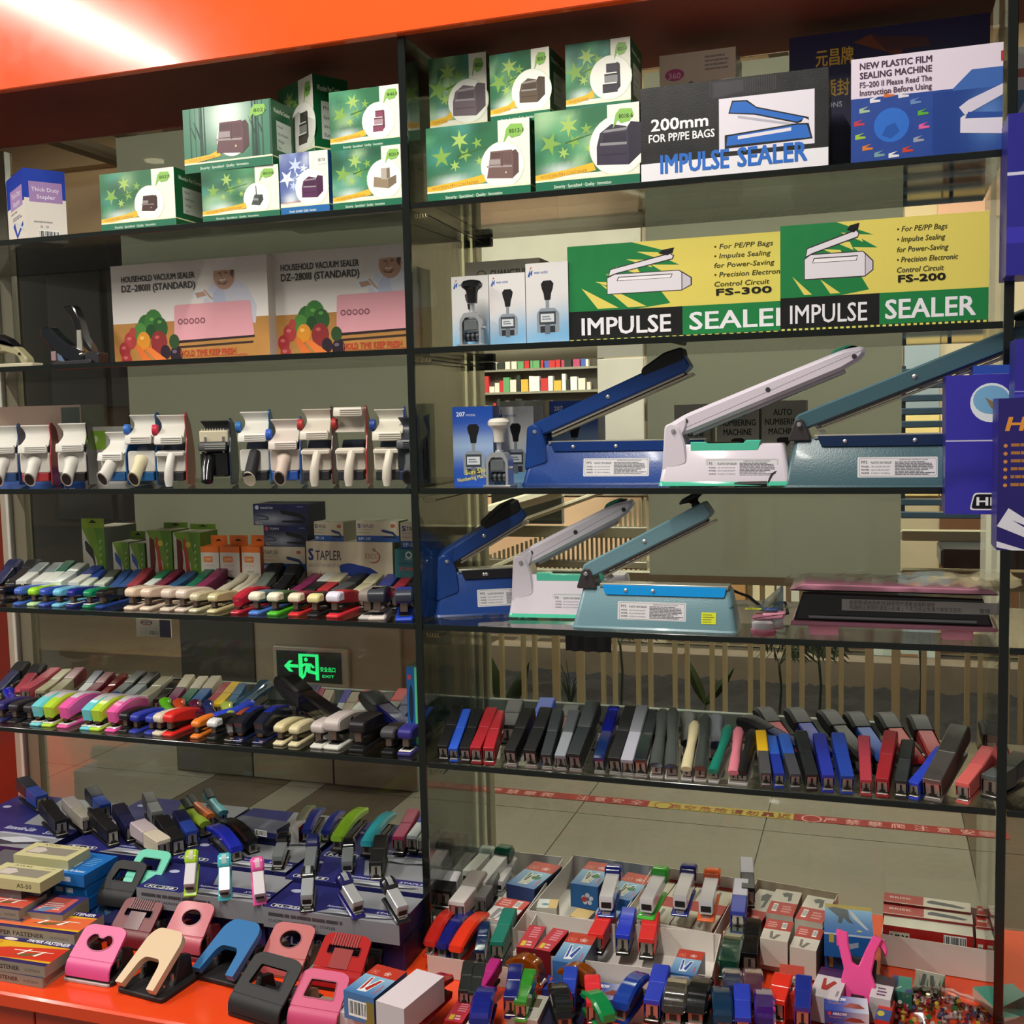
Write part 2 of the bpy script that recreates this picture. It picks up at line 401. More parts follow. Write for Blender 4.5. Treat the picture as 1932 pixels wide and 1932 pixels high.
p = Pr(pw, .42); p.ell(.5, .5, .13, .15, 'c3d3c4').fp([(.2, .4), (.4, .62), (.6, .45), (.85, .6), (.8, .3), (.3, .28)], '9db79f').rect(.4, .48, .72, .56, 'a3795c'); p.place('front', 0, -.02, 0, po)
# colourful shop shelves far off between panels
sh = thing('far_shop_display', 'distant bright shop shelves with small colourful goods', 'display', (Py(915, 740, 5.1)[0], 5.05, Py(915, 760, 5.1)[2]))
sw = Py(1135, 740, 5.1)[0]-sh.location.x; R = random.Random(9)
G().box(0, sw, .0, .12, -.15, .52, '454034').build('shelf_back', MATTE, sh)
for k in range(4): G().box(0, sw, -.06, 0, -.1+k*.15, -.085+k*.15, '8e8a78').build('shelf_board', PAINT, sh)
g = G()
for k in range(3):
    x = .01
    while x < sw-.06:
        w_ = R.uniform(.015, .05); hh = R.uniform(.04, .11)
        g.box(x, x+w_, -.05, -.01, -.085+k*.15, -.085+k*.15+hh, R.choice(['c23a3a', 'e0d9c8', 'd9b04a', '4b62a8', 'e8e8e0', 'b54a6a', '333a33', '67a06a'])); x += w_+R.uniform(0, .012)
o = g.build('small_goods', PRINT, sh); o['kind'] = 'stuff'
wp(1137, 1222, -.2, .5, 'aaa79d', y=4.95)
# louvre, right of the film
lv = thing('louvre_screen', 'dark blue louvre screen beyond the window, right side', 'screen', (Py(1702, 700, 4.2)[0], 4.2, Py(1702, 978, 4.2)[2]))
lw = Py(1860, 700, 4.2)[0]-lv.location.x
for k in range(12):
    G().box(0, lw, 0, .04, k*.068, k*.068+.035, '2c4252', b=.004).build('slat', PAINT, lv)
for a in (.0, .55): G().box(a*lw, a*lw+.02, .04, .06, 0, .8, '22323c').build('upright', PAINT, lv)
for k, (za, zb, col, xa, xb) in enumerate([(1000, 1018, '8f8c72', 1690, 1960), (1073, 1085, '7f7c66', 1690, 1960)]):
    t = Py(1700, za, 2.9)[2]; b = Py(1700, zb, 2.9)[2]
    o = G().prism([(2.86, b), (2.94, b), (2.94, t), (2.86, t)], .93, 2.2, col, 'x', .006).build('handrail_beam', PAINT)
    o['label'] = ['upper cream rail beam right of the frosted film', 'lower cream rail beam right of the frosted film'][k]; o['category'] = 'railing'; ALL.append(o)
o = G().prism([(2.6, Py(1775, 1072, 2.6)[2]), (2.9, Py(1775, 1072, 2.6)[2]), (2.9, Py(1775, 1036, 2.6)[2]), (2.6, Py(1775, 1036, 2.6)[2])], Py(1775, 1050, 2.6)[0], 2.3, '26292a', 'x', .01).build('stone_ledge', PAINT)
o['label'] = 'dark horizontal slab beyond the window at the right edge'; o['category'] = 'ledge'; ALL.append(o)
# railing posts
RL = thing('corridor_railing', 'cream painted metal railing with upright bars before the planter', 'railing', (0, 2.9, FLZ))
zr = Py(1300, 1100, 2.9)[2]-FLZ
G().box(-.95, 2.2, -.02, .02, zr, zr+.05, '8b8a72', b=.006).build('top_rail', PAINT, RL)
G().box(-.95, 2.2, -.015, .015, .08, .11, '8b8a72').build('bottom_rail', PAINT, RL)
for px, w_ in [(948, 9), (989, 9), (1010, 9), (1050, 15), (1096, 16), (1139, 9), (1161, 9), (1205, 9), (1228, 9), (1274, 9), (1297, 9), (1344, 9), (1368, 9), (1416, 9), (1439, 9), (1488, 9), (1513, 9), (1563, 9), (1587, 9), (1640, 15), (1690, 15), (1743, 9), (1769, 9), (1825, 9), (1850, 9), (1900, 9), (1926, 9)]:
    x = Py(px, 1280, 2.9)[0]; h = w_/2063*4.8/2
    G().box(x-h, x+h, -.012, .012, .11, zr, 'c6c39c', b=.002).build('baluster', PAINT, RL)
# escalator side with close set bars and slanting handrails
es = thing('stair_railing', 'stair balustrade with close bars and slanting cream handrails', 'railing', (0, 3.5, 0))
ex0 = Py(920, 1000, 3.5)[0]; ex1 = Py(1222, 1000, 3.5)[0]
zlo = Py(1000, 1110, 3.5)[2]; zhi = Py(1000, 930, 3.5)[2]
n = 34
for i in range(n):
    x = ex0+(ex1-ex0)*(i+.5)/n
    G().box(x-.0055, x+.0055, -.006, .006, zlo, zlo+(zhi-zlo)*(.35+.62*i/n), 'aca88c').build('bar', PAINT, es)
def slant(pa, pb, r, col, nm, y=-.05):
    A = Py(*pa, 3.5+y); B = Py(*pb, 3.5+y)
    G().tube([(A[0], y, A[2]), (B[0], y, B[2])], r, col).build(nm, PAINT, es)
slant((905, 970), (1060, 925), .035, 'b8b39c', 'handrail'); slant((905, 1012), (1225, 896), .014, 'b8b39c', 'handrail'); slant((905, 1085), (1130, 985), .02, 'a29d86', 'handrail')
G().box(ex0, ex1, -.03, .03, Py(1000, 1012, 3.5)[2], Py(1000, 992, 3.5)[2], '8a8770', b=.004).build('cross_rail', PAINT, es)
G().box(ex0, ex1, -.03, .03, Py(1000, 1068, 3.5)[2], Py(1000, 1055, 3.5)[2], '8a8770', b=.004).build('cross_rail', PAINT, es)
dk = G().box(Py(928, 980, 3.7)[0], Py(1060, 980, 3.7)[0], 3.7, 3.75, Py(1000, 988, 3.7)[2], Py(1000, 925, 3.7)[2], '2c2c26').build('dark_panel', GLOS, wb)
# plants in the bed
def plant(px, py, kind, lab, s=1.0):
    y = {'palm': 3.35, 'leaf': 3.3, 'reed': 3.4}[kind]
    b = Py(px, py, y); t = thing('planter_plant', lab, 'plant', (b[0], y, FLZ+.04), group=None)
    H = b[2]-FLZ-.04; R = random.Random(int(px))
    if kind == 'palm':
        G().tube([(0, 0, 0), (.01, 0, H*.6), (0, 0, H)], .006, '1f2a14').build('stem', MATTE, t)
        for k in range(7):
            a = R.uniform(0, 2*PI); L_ = R.uniform(.12, .22)*s; g = G()
            pth = [(0, 0, H)]+[(math.cos(a)*L_*u, math.sin(a)*L_*u*.5, H+.14*s*math.sin(u*2.4)*1.0-.02) for u in (.3, .55, .8, 1)]
            g.tube(pth, .0022, '26351a', 5)
            for j in range(1, 5):
                c = Vector(pth[j])
                for sd in (-1, 1):
                    e = c+Vector((math.cos(a)*.05+sd*.03, .01*sd, -.06*s)); m_ = (c+e)/2+Vector((.006, 0, .004))
                    g.add([c, m_, e, (c+e)/2-Vector((.006, 0, .004))], [(0, 1, 2, 3)], '2c3c1a')
            g.build('frond', MATTE, t)
    elif kind == 'leaf':
        for k, (dx, L_) in enumerate([(-.05, .26), (.07, .2)]):
            g = G(); pts = []; m = 8
            for i in range(m+1):
                u = i/m; w_ = .028*s*math.sin(PI*u**.8)+.001; c = Vector((dx*u*2, -.02*u, H-.24*s+L_*s*u)); pts.append((c, w_))
            vs = []; fs = []
            for c, w_ in pts: vs += [(c.x-w_, c.y+.01, c.z), (c.x, c.y, c.z), (c.x+w_, c.y+.01, c.z)]
            for i in range(m): fs += [(3*i, 3*i+1, 3*i+4, 3*i+3), (3*i+1, 3*i+2, 3*i+5, 3*i+4)]
            g.add(vs, fs, ['34421c', '273618'][k]); g.build('leaf', MATTE, t)
        G().tube([(0, 0, 0), (0, 0, H-.24*s)], .004, '2a3616').build('stem', MATTE, t)
    else:
        for k in range(9):
            a = R.uniform(-1, 1); g = G(); L_ = H*R.uniform(.8, 1.15)
            g.tube([(0, 0, 0), (a*.05, 0, L_*.6), (a*.16, 0, L_)], [.004, .003, .001], '1f2a18', 4); g.build('stalk', MATTE, t)
plant(950, 1225, 'leaf', 'broad dark leaves behind the first railing bars', 1.4)
plant(1075, 1255, 'reed', 'thin dark stalks in the planter under the hanging cloth', 1)
plant(1170, 1215, 'palm', 'palm seedling left of the single broad leaf', .9)
plant(1330, 1240, 'leaf', 'single broad leaf with brown tip against the railing')
plant(1470, 1255, 'palm', 'palm frond rising from the middle of the planter', 1.1)
plant(1545, 1245, 'palm', 'dark drooping palm left of the poster', 1.0)
plant(1735, 1215, 'palm', 'small palm before the pale poster', .8)
# dark cloth hanging under the fourth shelf
o = G(); b0 = Py(1066, 1195, .5); b1 = Py(1152, 1232, .5)
vs = []; fs = []
for i in range(13):
    x = b0[0]+(b1[0]-b0[0])*i/12; yy = .5+.006*math.sin(i*1.9)
    vs += [(x, yy, b0[2]+.02), (x, yy+.003, b1[2]), (x, yy+.01, b0[2]+.02), (x, yy+.013, b1[2])]
for i in range(12): a = 4*i; fs += [(a, a+1, a+5, a+4), (a+2, a+6, a+7, a+3), (a+1, a+3, a+7, a+5), (a, a+4, a+6, a+2)]
o.add(vs, fs, '1a1424').build('hanging_cloth', MATTE); o = bpy.data.objects['hanging_cloth']; o['label'] = 'dark purple cloth hanging outside the window under the fourth shelf'; o['category'] = 'cloth'; ALL.append(o)
G().box(b0[0]-.02, b1[0]+.02, .495, .52, b0[2]+.018, b0[2]+.03, '3a3830').build('cloth_bar', PAINT, o)
# corridor ceiling with beams and a downlight
cz = 2.25
ce = G().box(-14, 8, .6, 14, 2.95, 3.05, '4d4439').build('ceiling', WALLM); struct(ce, 'dark corridor ceiling')
for k, (y0, y1, z0, z1, c) in enumerate([(4.9, 5.05, 2.05, 2.3, 'a58a68'), (3.2, 3.32, 1.75, 1.86, '7c6a54'), (6.2, 6.4, 2.5, 2.8, '6a5a48')]):
    G().box(-9, 8, y0, y1, z0, z1, c).build('ceiling_beam', WALLM, ce)
for k in range(16):
    G().box(-4.2+k*.5, -4.1+k*.5, 2.2, 4.8, 1.95, 2.03, '5e5444').build('ceiling_beam', WALLM, ce)
bw = Py(60, 380, 5); G().box(-6.2, -3.2, 5.0, 5.1, 1.5, 2.2, 'b89a74').build('wall_soffit', WALLM); struct(bpy.data.objects['wall_soffit'], 'tan soffit across the corridor')
d_ = Py(293, 303, 4.2)
dl = thing('ceiling_downlight', 'bright round downlight above the green boxes, across the corridor', 'light', tuple(d_))
G().lathe([(.075, 0), (.085, .006), (.085, .02), (.06, .03)], 'cfc9b8', 20).build('lamp_ring', PAINT, dl)
G().lathe([(.065, -.006), (.068, 0), (.02, .004)], 'fff6e0', 20).build('lamp_face', mat('lamp_face', .5, attr=False, color='fff2da', emis=6), dl)
# ---- cabinet: fascia, top, back frame, deck
fa = G().box(-3.4, 2.6, -.02, 0, ZT, 1.75, 'f0561e', b=.002).build('trim_2', LAMIN); struct(fa, 'glossy orange fascia above the shelves')
tp = G().box(-3.4, 2.6, 0.0, .40, ZT+.012, ZT+.03, '7a2c1c').build('trim_3', WALLM); struct(tp, 'orange underside of the cabinet top, shade in its dark colour')  # same orange board, its shade put into the darker colour
pn = G().box(-1.33, 2.4, .389, .393, DECK, ZT+.01, 'ffffff').build('window_1', PANE); struct(pn, 'large glass pane behind the shelves')
fm = Py(245, 800, .383)[0]; f2 = Py(1223, 900, .383)[0]; f3 = Py(1700, 900, .383)[0]
G().box(fm, -.045, .3850, .3862, Py(500, 1085, .385)[2], ZT, 'ffffff').build('frosted_film', FILM, pn)
G().box(f2, f3, .3850, .3862, Py(1450, 1089, .385)[2], ZT, 'ffffff').build('frosted_film', FILM, pn)
def upr(x0, x1, y0, y1, z0, z1, col, nm, lab, m=PAINT):
    o = G().box(x0, x1, y0, y1, z0, z1, col, b=.0015).build(nm, m); struct(o, lab); return o
x9 = Py(7, 1100, .39)[0]
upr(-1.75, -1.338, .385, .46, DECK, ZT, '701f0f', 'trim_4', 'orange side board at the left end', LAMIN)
upr(-1.336, -1.316, .372, .40, DECK, ZT, 'a8a390', 'trim_5', 'grey aluminium frame strip at the left')
upr(-1.314, -1.303, .366, .40, DECK, ZT, 'c9cbc2', 'trim_6', 'bright edge of the left window frame')
upr(-1.30, -1.262, .378, .40, DECK, ZT, '75725f', 'trim_7', 'inner frame of the left window')
pst = upr(-.028, .0, .376, .41, DECK, ZT, '8a8468', 'trim_8', 'slotted back upright behind the divider')
for k in range(34): G().box(-.017, -.012, .3745, .376, DECK+.04+k*.05, DECK+.07+k*.05, '15140f').build('slot', MATTE, pst)
# pale bar where a pale band shows behind shelf five
for a, b, lab in [(-1.02, -.03, 'left'), (.004, .84, 'right')]:
    o = G().box(a, b, .366, .384, TOP[5]-.004, TOP[5]+.031, '96a29a', b=.002).build('trim_%d' % (9 if lab == 'left' else 10), PAINT); struct(o, 'pale grey-green band behind the fifth shelf, %s bay' % lab)
# deck counter
dk = G().box(-1.9, 2.4, -.37, .388, DECK-.03, DECK, OR, b=.004).build('counter_deck', LAMIN)
dk['label'] = 'orange laminate counter deck under all the goods'; dk['category'] = 'counter'; ALL.append(dk)
o = G()
for k in range(-3, 4):
    x = k*.62-.02
    G().box(x+.002, x+.618, -.355, -.335, DECK-.45, DECK-.034, 'cf4120', b=.002).build('cabinet_door', LAMIN, dk)
G().box(-1.9, 2.4, -.335, .38, DECK-.46, DECK-.031, 'b8381a').build('cabinet_body', LAMIN, dk)
# ---- glass shelves and dividers
def shelf(x0, x1, k, lab):
    z = ZS[k]
    t = thing('glass_shelf', lab, 'shelf', (x0, 0, z-TH/2))
    G().box(0, x1-x0, .0012, DEP-.001, 0, TH, 'ffffff').build('glass_panel', GLASS, t)
    G().box(0, x1-x0, -.0012, .0012, 0, TH, '0b120f', b=.0008).build('polished_edge', GEDGE, t)
    G().box(0, x1-x0, DEP-.001, DEP, 0, TH, '0b120f').build('polished_edge', GEDGE, t)
nmz = {1: 'topmost', 2: 'second', 3: 'third', 4: 'fourth', 5: 'lowest'}
cont = {1: 'carrying the green boxes', 2: 'carrying the sealer boxes', 3: '', 4: '', 5: ''}
for k in ZS:
    shelf(-1.3, -.008, k, '%s glass shelf of the left bay, dark polished edge' % nmz[k])
    shelf(.009, WX-.008, k, '%s glass shelf of the right bay, dark polished edge' % nmz[k])
    shelf(WX+.009, 2.2, k, '%s glass shelf right of the right divider' % nmz[k])
def divider(x, lab):
    t = thing('glass_divider', lab, 'divider', (x, 0, DECK))
    G().box(-.005, .005, .003, DEP-.01, 0, ZT-DECK, 'ffffff').build('glass_panel', DIVG, t)
    G().box(-.0075, .0075, -.003, .003, 0, ZT-DECK, '23272a', b=.001).build('front_edge', GEDGE, t)
    return t
divider(0, 'upright glass divider with dark edge between the two bays')
divider(WX, 'upright glass divider with dark edge near the right side')
# springs at the shelf corners
for k in ZS:
    z = ZS[k]-TH/2-.012
    t = thing('shelf_bracket', 'small spring and dark clamp under the %s shelf by the middle divider' % nmz[k], 'bracket', (.009, .01, z))
    pts = [(.004+.004*math.cos(a*.9)+a*.0008*0+.0, .006*math.sin(a*.9)*0+.004*math.sin(a*.9)+.0, 0) for a in range(3)]
    P_ = [(.002+i*.0011, .004*math.cos(i*1.25), .004*math.sin(i*1.25)) for i in range(26)]
    G().tube(P_, .0011, '9a8c68', 5).build('spring', METAL, t)
    G().box(-.005, .03, .345, .366, -.006, .011, '14140f', b=.002).build('clamp', MATTE, t)
    G().tube([(.03, 0, 0), (.012, .35, 0)], .0012, '222018', 5).build('wire', MATTE, t)
# ================================================================ boxes
def mixc(a, b, t): a, b = hx(a), hx(b); return tuple(a[i]*(1-t)+b[i]*t for i in range(3))
def widthto(px0, px1, py, y, rz):
    c = Py(px0, py, y); d = ray(px1, py)
    A = np.array([[math.cos(rz), -d[0]], [math.sin(rz), -d[1]]])
    s = np.linalg.solve(A, np.array([CAM[0]-c[0], CAM[1]-c[1]]))
    return c, s[0]
def carton(name, label, w, h, d, loc, rz=0, front='ffffff', side=None, top=None, cat='box', group=None, rx=0, ry=0, flap=True, bodymat=None, lid=None):
    side = side or front; top = top or front
    t = thing(name, label, cat, loc, rz, group, rx, ry)
    F_, S_, T_ = hx(front), hx(side), hx(top)
    g = G(); b = .0007
    g.add([(x, y, z) for x in (0, w) for y in (0, d) for z in (0, h)],
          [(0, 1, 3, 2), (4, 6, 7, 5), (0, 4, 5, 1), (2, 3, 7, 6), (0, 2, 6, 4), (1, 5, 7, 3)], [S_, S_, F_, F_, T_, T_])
    g.build('carton_body', bodymat or CARD, t)
    if flap:
        f = G(); m = min(d*.35, .03)
        f.box(.0005, w-.0005, d-m, d-.0003, h, h+.0005, lid or top); f.box(w*.44, w*.56, .0004, .004, h, h+.0004, '8c877a'); f.build('tuck_flap', CARD, t)
    return t
def bpx(name, label, x0, x1, yt, zb, y, d, rz=0, pym=None, hmax=9, **k):
    z_ = Py(x0, yt, y)
    c, w = widthto(x0, x1, yt if pym is None else pym, y, rz)
    h = min(z_[2]-zb, hmax)
    t = carton(name, label, w, h, d, (c[0], y, zb), rz, **k)
    return t, w, h
def star(cx, cy, r, a, n=7, ri=.35, sq=1.0):
    return [(cx+(r if i % 2 == 0 else r*ri)*math.cos(a+PI*i/n), cy+(r if i % 2 == 0 else r*ri)*math.sin(a+PI*i/n)*sq) for i in range(2*n)]
def organizer(p, cx, cy, s, kind, col):
    """picture of a small wooden desk organiser"""
    dk = mixc(col, '000000', .35); lt = mixc(col, 'ffffff', .25); W_, H_ = p.w, p.h
    def P_(pts, c): p.poly([(cx*W_+a*s, cy*H_+b*s) for a, b in pts], c)
    if kind == 'arch':
        P_([(.25, -.45), (.55, -.2), (.55, .45), (.3, .5), (.15, .3)], dk)
        P_([(-.5, -.4), (.25, -.45), (.25, .1), (.2, .4), (-.15, .48), (-.42, .3), (-.5, 0)], col)
        P_([(-.42, .02), (.2, 0), (.2, .06), (-.42, .08)], lt); P_([(-.36, .3), (.2, .32), (.22, .38), (-.3, .36)], lt); P_([(-.45, -.2), (.2, -.22), (.2, -.19), (-.45, -.17)], dk)
        P_([(-.36, .08), (.18, .06), (.18, .28), (-.34, .27)], dk)
    elif kind == 'steps':
        P_([(.25, -.55), (.4, -.4), (.38, .5), (.25, .6)], dk)
        for i, (a, b) in enumerate([(-.6, -.25), (-.2, .15), (.2, .55)]):
            P_([(-.35+i*.08, a), (.28, a), (.28, b), (-.35+i*.08, b)], col if i != 1 else lt); P_([(-.35+i*.08, b-.07), (.28, b-.07), (.28, b), (-.35+i*.08, b)], dk)
    elif kind == 'tower':
        P_([(-.65, -.35), (.2, -.5), (.65, -.25), (.65, .15), (.2, .0), (-.6, .15)], col); P_([(.2, -.5), (.65, -.25), (.65, .15), (.2, 0)], dk)
        P_([(-.2, -.0), (.15, -.05), (.3, .05), (.3, .55), (-.2, .55)], lt); P_([(.12, .0), (.3, .05), (.3, .55), (.12, .5)], dk)
    elif kind == 'pen':
        P_([(-.5, -.4), (.2, -.5), (.5, -.1), (.45, .25), (-.2, .3)], col); P_([(.2, -.5), (.5, -.1), (.45, .25), (.1, .1)], dk); P_([(-.1, .2), (-.02, .2), (-.04, .9), (-.1, .9)], dk); P_([(-.4, -.1), (.1, -.15), (.08, 0), (-.3, .05)], lt)
    else:
        P_([(.35, -.5), (.6, -.3), (.6, .35), (.5, .5), (.35, .45)], dk)
        P_([(-.6, -.42), (.38, -.5), (.4, .1), (.36, .5), (-.45, .5), (-.5, .1)], col)
        P_([(-.6, -.05), (.35, -.1), (.35, -.04), (-.6, .02)], lt); P_([(-.05, -.05), (0, -.05), (.02, .45), (-.04, .45)], dk); P_([(-.52, .04), (-.08, .02), (-.08, .2), (-.5, .22)], lt)
        P_([(-.44, .26), (-.08, .25), (-.06, .44), (-.42, .45)], dk); P_([(.03, .05), (.33, .02), (.33, .42), (.03, .43)], mixc(col, '000000', .2)); P_(circ(.12, -.27, .035, n=8), 'd8c8a0')
def greenart(t, w, h, d, num, kind, ocol, seed=1, blue=False, forest=False, side=True, split=.7, cx=.78, cy=.42, cr=.3, os=.3):
    p = Pr(w, h); R = random.Random(seed)
    A, B, C_, D_ = ('2f6f4a', '5fae7c', '1f4f3c', 'b5d9a8') if not blue else ('5b6fae', '9fb0dd', '4a589a', 'dfe6f6')
    K = [(R.random(), R.random(), R.uniform(.12, .3), R.choice([A, B, C_, D_, A, '4f9f94' if not blue else B])) for _ in range(22)]
    def fn(u, v):
        c = np.array(hx(A))
        for a, b, r, k in K:
            e = math.exp(-((u-a)**2+(v-b)**2)/(r*r*.5)); c = c*(1-e*.75)+np.array(hx(k))*e*.75
        e = math.exp(-((u-.35)**2/.05+(v-.04)**2/.012)); c = c*(1-e)+np.array((.85, .93, .9))*e
        return c
    p.rect(0, 0, 1, 1, 'f6f3e4')
    if forest:
        def f2(u, v):
            e = math.exp(-((u-.5)**2/.05+(v-.8)**2/.2)); return np.array(hx('3f7d63'))*(1-e)+np.array((.85, 1, .9))*e
        p.grad(0, .15, 1, 1, 10, 8, f2)
        for k in range(11):
            x = R.choice([R.uniform(0, .3), R.uniform(.7, 1)]); ww = R.uniform(.01, .035)
            p.fp([(x, .15), (x+ww, .15), (x+ww*.7, 1), (x+ww*.2, 1)], R.choice(['1f3f38', '2b4c40', '35584a']))
            p.fp([(x, .5), (x+.07*R.choice((-1, 1)), .8), (x+.01, .54)], '25463c')
    else:
        p.grad(0, .2, split, 1, 12, 9, fn)
        p.fp([(split-.03, .2), (split, .2), (split, .7), (split-.01, .45)], 'f6f3e4')
        lf = '86b050' if not blue else 'e6ecfa'; l2 = 'a9c96a' if not blue else 'c9d6f4'
        for k, (a, b, r) in enumerate([(.15, .6, .19), (.33, .8, .17), (.38, .6, .13), (.28, .47, .10), (.5, .74, .1), (.52, .5, .08)]):
            if a < split-.08: p.poly(star(a*w, b*h, r*h*.82, R.random()*3, 5+k % 2, .36), lf if k % 2 == 0 else l2)
        p.fp([(.3, .58), (.6, .68), (.6, .69), (.3, .6)], '3c6b32' if not blue else '7784b8')
    p.poly(circ(cx*w, cy*h, cr*h*1.03, n=28), 'dfe5c8').poly(circ(cx*w-.0008, cy*h, cr*h, n=28), 'fdfcf4')
    y0 = .2
    if not blue:
        p.fp([(0, y0+.02), (.3, y0+.06), (cx-cr*h/w*.9, y0+.12), (cx-cr*h/w*.8, y0+.02), (cx-cr*h/w*1.0, y0-.02+.03), (.3, y0-.03+.02), (0, y0-.07)], 'eebf3a')
        p.text('WOODEN PEN CONTAINER', .05, y0-.03, h*.042, 'b0672a', wid=max(.25, cx-cr*h/w-.08), rot=.06)
    else: p.text('WOODEN PEN CONTAINER', .03, y0-.02, h*.035, 'd0704a', wid=.4, rot=.05)
    organizer(p, cx, cy, os*h*1.25, kind, ocol)
    p.fp([(.87-.09, .88), (.87-.05, .94), (.87+.06, .93), (.87+.08, .85), (.87+.04, .78), (.87-.04, .76), (.87-.07, .80), (.87-.12, .7)] if not blue else [(.78, .9), (.98, .9), (.98, .78), (.78, .78)], '8cc25a' if not blue else 'f2efe6')
    p.text(num, .81, .82, h*.055, '24301c', wid=.13, bold=.6)
    bc = '1b7052' if not blue else '1c6aae'
    p.rect(0, .13, 1, .155, 'f4f0d0').rect(0, 0, 1, .13, bc).text('Sincerity · Specialized · Quality · Innovation', .18, .04, h*.042, 'e6f2e0', wid=.55, bold=.4)
    p.place('front', 0, 0, 0, t, 'printed_front')
    if side and d > .02:
        p = Pr(d, h); bs = '0f5a32' if not blue else '2c5fa0'
        p.rect(0, 0, 1, 1, bs).rect(0, .13, 1, .15, 'e8e6b0').text('Wooden Pen Container', .12, .82, h*.07, 'dfe8d0', wid=.75, bold=.5)
        p.rect(.22, .25, .9, .7, 'c8cfc4').text('Model', .28, .6, h*.045, '222222').text('Specification', .28, .49, h*.045, '222222').text('Weight', .28, .38, h*.045, '222222').text('Size', .28, .28, h*.045, '222222')
        p.place('right', w, 0, 0, t, 'printed_side')
grp = 'pen container boxes on the top shelf'
z1 = TOP[1]
def gbox(x0, x1, yt, zb, y, d, num, kind, oc, lab, rz=0, seed=1, blue=False, forest=False, **k):
    c = '1b7052' if not blue else '1c6aae'
    t, w, h = bpx('pen_container_box', lab, x0, x1, yt, zb, y, d, rz, front='f4f0e0' if not forest else '2f6f55', side='10582f', top='2a6a4c', group=grp, cat='box')
    greenart(t, w, h, d, num, kind, oc, seed, blue, forest, **k); return t, w, h
L1 = gbox(187, 328, 330, z1, .01, .12, '8027', 'box', '4a2c28', 'green leaf-printed box at the left end of the lower row, dark organiser in a circle', seed=2, cx=.66, os=.22)
L2 = gbox(379, 525, 325, z1, .01, .12, '8026', 'pen', '4a5452', 'green leaf-printed box with black pen stand, left of the blue box', seed=3, cx=.72, cy=.38, os=.22)
L3 = gbox(526, 618, 292, z1, .012, .12, '8017-8', 'arch', '5a2a55', 'blue leaf-printed box with purple organiser, between two green boxes', seed=4, blue=True, split=.62, cx=.66, os=.3)
L4 = gbox(625, 760, 286, z1, .012, .14, '8020-9', 'tower', '9a8870', 'green leaf-printed box with tan organiser, lower row against the divider', seed=5, cx=.74, cy=.46, os=.26, cr=.32)
U1 = gbox(344, 511, 208, z1+L2[2], .012, .08, '8021', 'box', '6a4a50', 'wide forest-printed box with brown organiser, topmost at the left', seed=6, forest=True, cx=.56, cy=.48, cr=.28, os=.4, rz=-.02)
U2 = gbox(523, 590, 172, z1+L3[2], .14, .08, '8022', 'steps', '57534f', 'narrow green box turned edge-on, standing on the blue box', rz=-.55, seed=7, cx=.7, os=.26, split=.6)
U3 = gbox(620, 757, 175, z1+L4[2], .018, .045, '8463', 'steps', '8c4a62', 'green leaf-printed box with rose step organiser, upper row by the divider', seed=8, cx=.68, cy=.44, os=.24)
R1 = gbox(803, 999, 243, z1, .02, .13, '8013-1', 'box', '7a5f5c', 'large green leaf-printed box, first in the right bay lower row', seed=9, cx=.74, os=.3)
R2 = gbox(1008, 1206, 214, z1, .015, .14, '8018-6', 'arch', '3c3448', 'large green leaf-printed box with black arched organiser, beside the black box', seed=10, cx=.8, cy=.5, cr=.36, os=.44)
R3 = gbox(808, 917, 112, z1+R1[2], .09, .1, '8013-3', 'arch', '7b6a72', 'shaded green box on top, nearest the divider in the right bay', seed=11, cx=.68, cy=.42, os=.34, cr=.27)
R4 = gbox(923, 1036, 105, z1+R1[2], .05, .1, '8050-7', 'arch', '655547', 'tilted-looking green box in the middle of the upper right row', seed=12, cx=.7, cy=.42, os=.3, rz=-.06)
R5 = gbox(1066, 1189, 85, z1+R2[2], .055, .1, '8021-1', 'steps', '3a3440', 'green box alone on the right of the upper row, dark stepped organiser', seed=13, cx=.7, cy=.47, os=.28)
# black impulse sealer carton
t, w, h = bpx('sealer_carton', 'black and white corrugated carton with blue sealer picture and lettering', 1208, 1563, 168, z1, .012, .12, front='1b1a1c', side='161618', top='d8d4cc', cat='box')
p = Pr(w, h)
p.rect(0, 0, 1, .2, 'eeebf2').rect(.43, .25, .93, .80, 'e9e2ee')
for i in range(30): p.g.add([((.38+i*.012)*w, .83*h, p.n), ((.384+i*.012)*w, .83*h, p.n), ((.384+i*.012)*w, .985*h, p.n), ((.38+i*.012)*w, .985*h, p.n)], [(0, 1, 2, 3)], '3c3a3e')
p.n += 1
p.fp([(.39, .8), (.57, .84), (.57, .985), (.39, .985)], '2d2c30').fp([(.4, .82), (.56, .86), (.56, .97), (.4, .97)], '3b3a3e')
bl = '2a6cc8'
p.fp([(.48, .64), (.5, .77), (.58, .76), (.63, .68), (.9, .52), (.9, .49), (.84, .47), (.62, .60)], '15151c').fp([(.487, .65), (.505, .755), (.575, .745), (.63, .665), (.885, .515), (.84, .485), (.62, .615)], bl)
p.fp([(.53, .61), (.82, .475), (.82, .45), (.53, .585)], 'b8b6c4').fp([(.46, .28), (.46, .42), (.84, .47), (.9, .46), (.92, .30)], '15151c').fp([(.468, .31), (.475, .405), (.84, .455), (.89, .445), (.91, .315)], bl)
p.fp([(.53, .365), (.81, .40), (.81, .435), (.53, .40)], 'e9e2ee').fp([(.86, .47), (.875, .515), (.895, .5), (.9, .46)], 'e9e2ee')
p.text('200mm', .06, .54, h*.125, 'f6f4f8', wid=.31, bold=1.4).text('FOR PP/PE BAGS', .045, .42, h*.085, 'f6f4f8', wid=.36, bold=1)
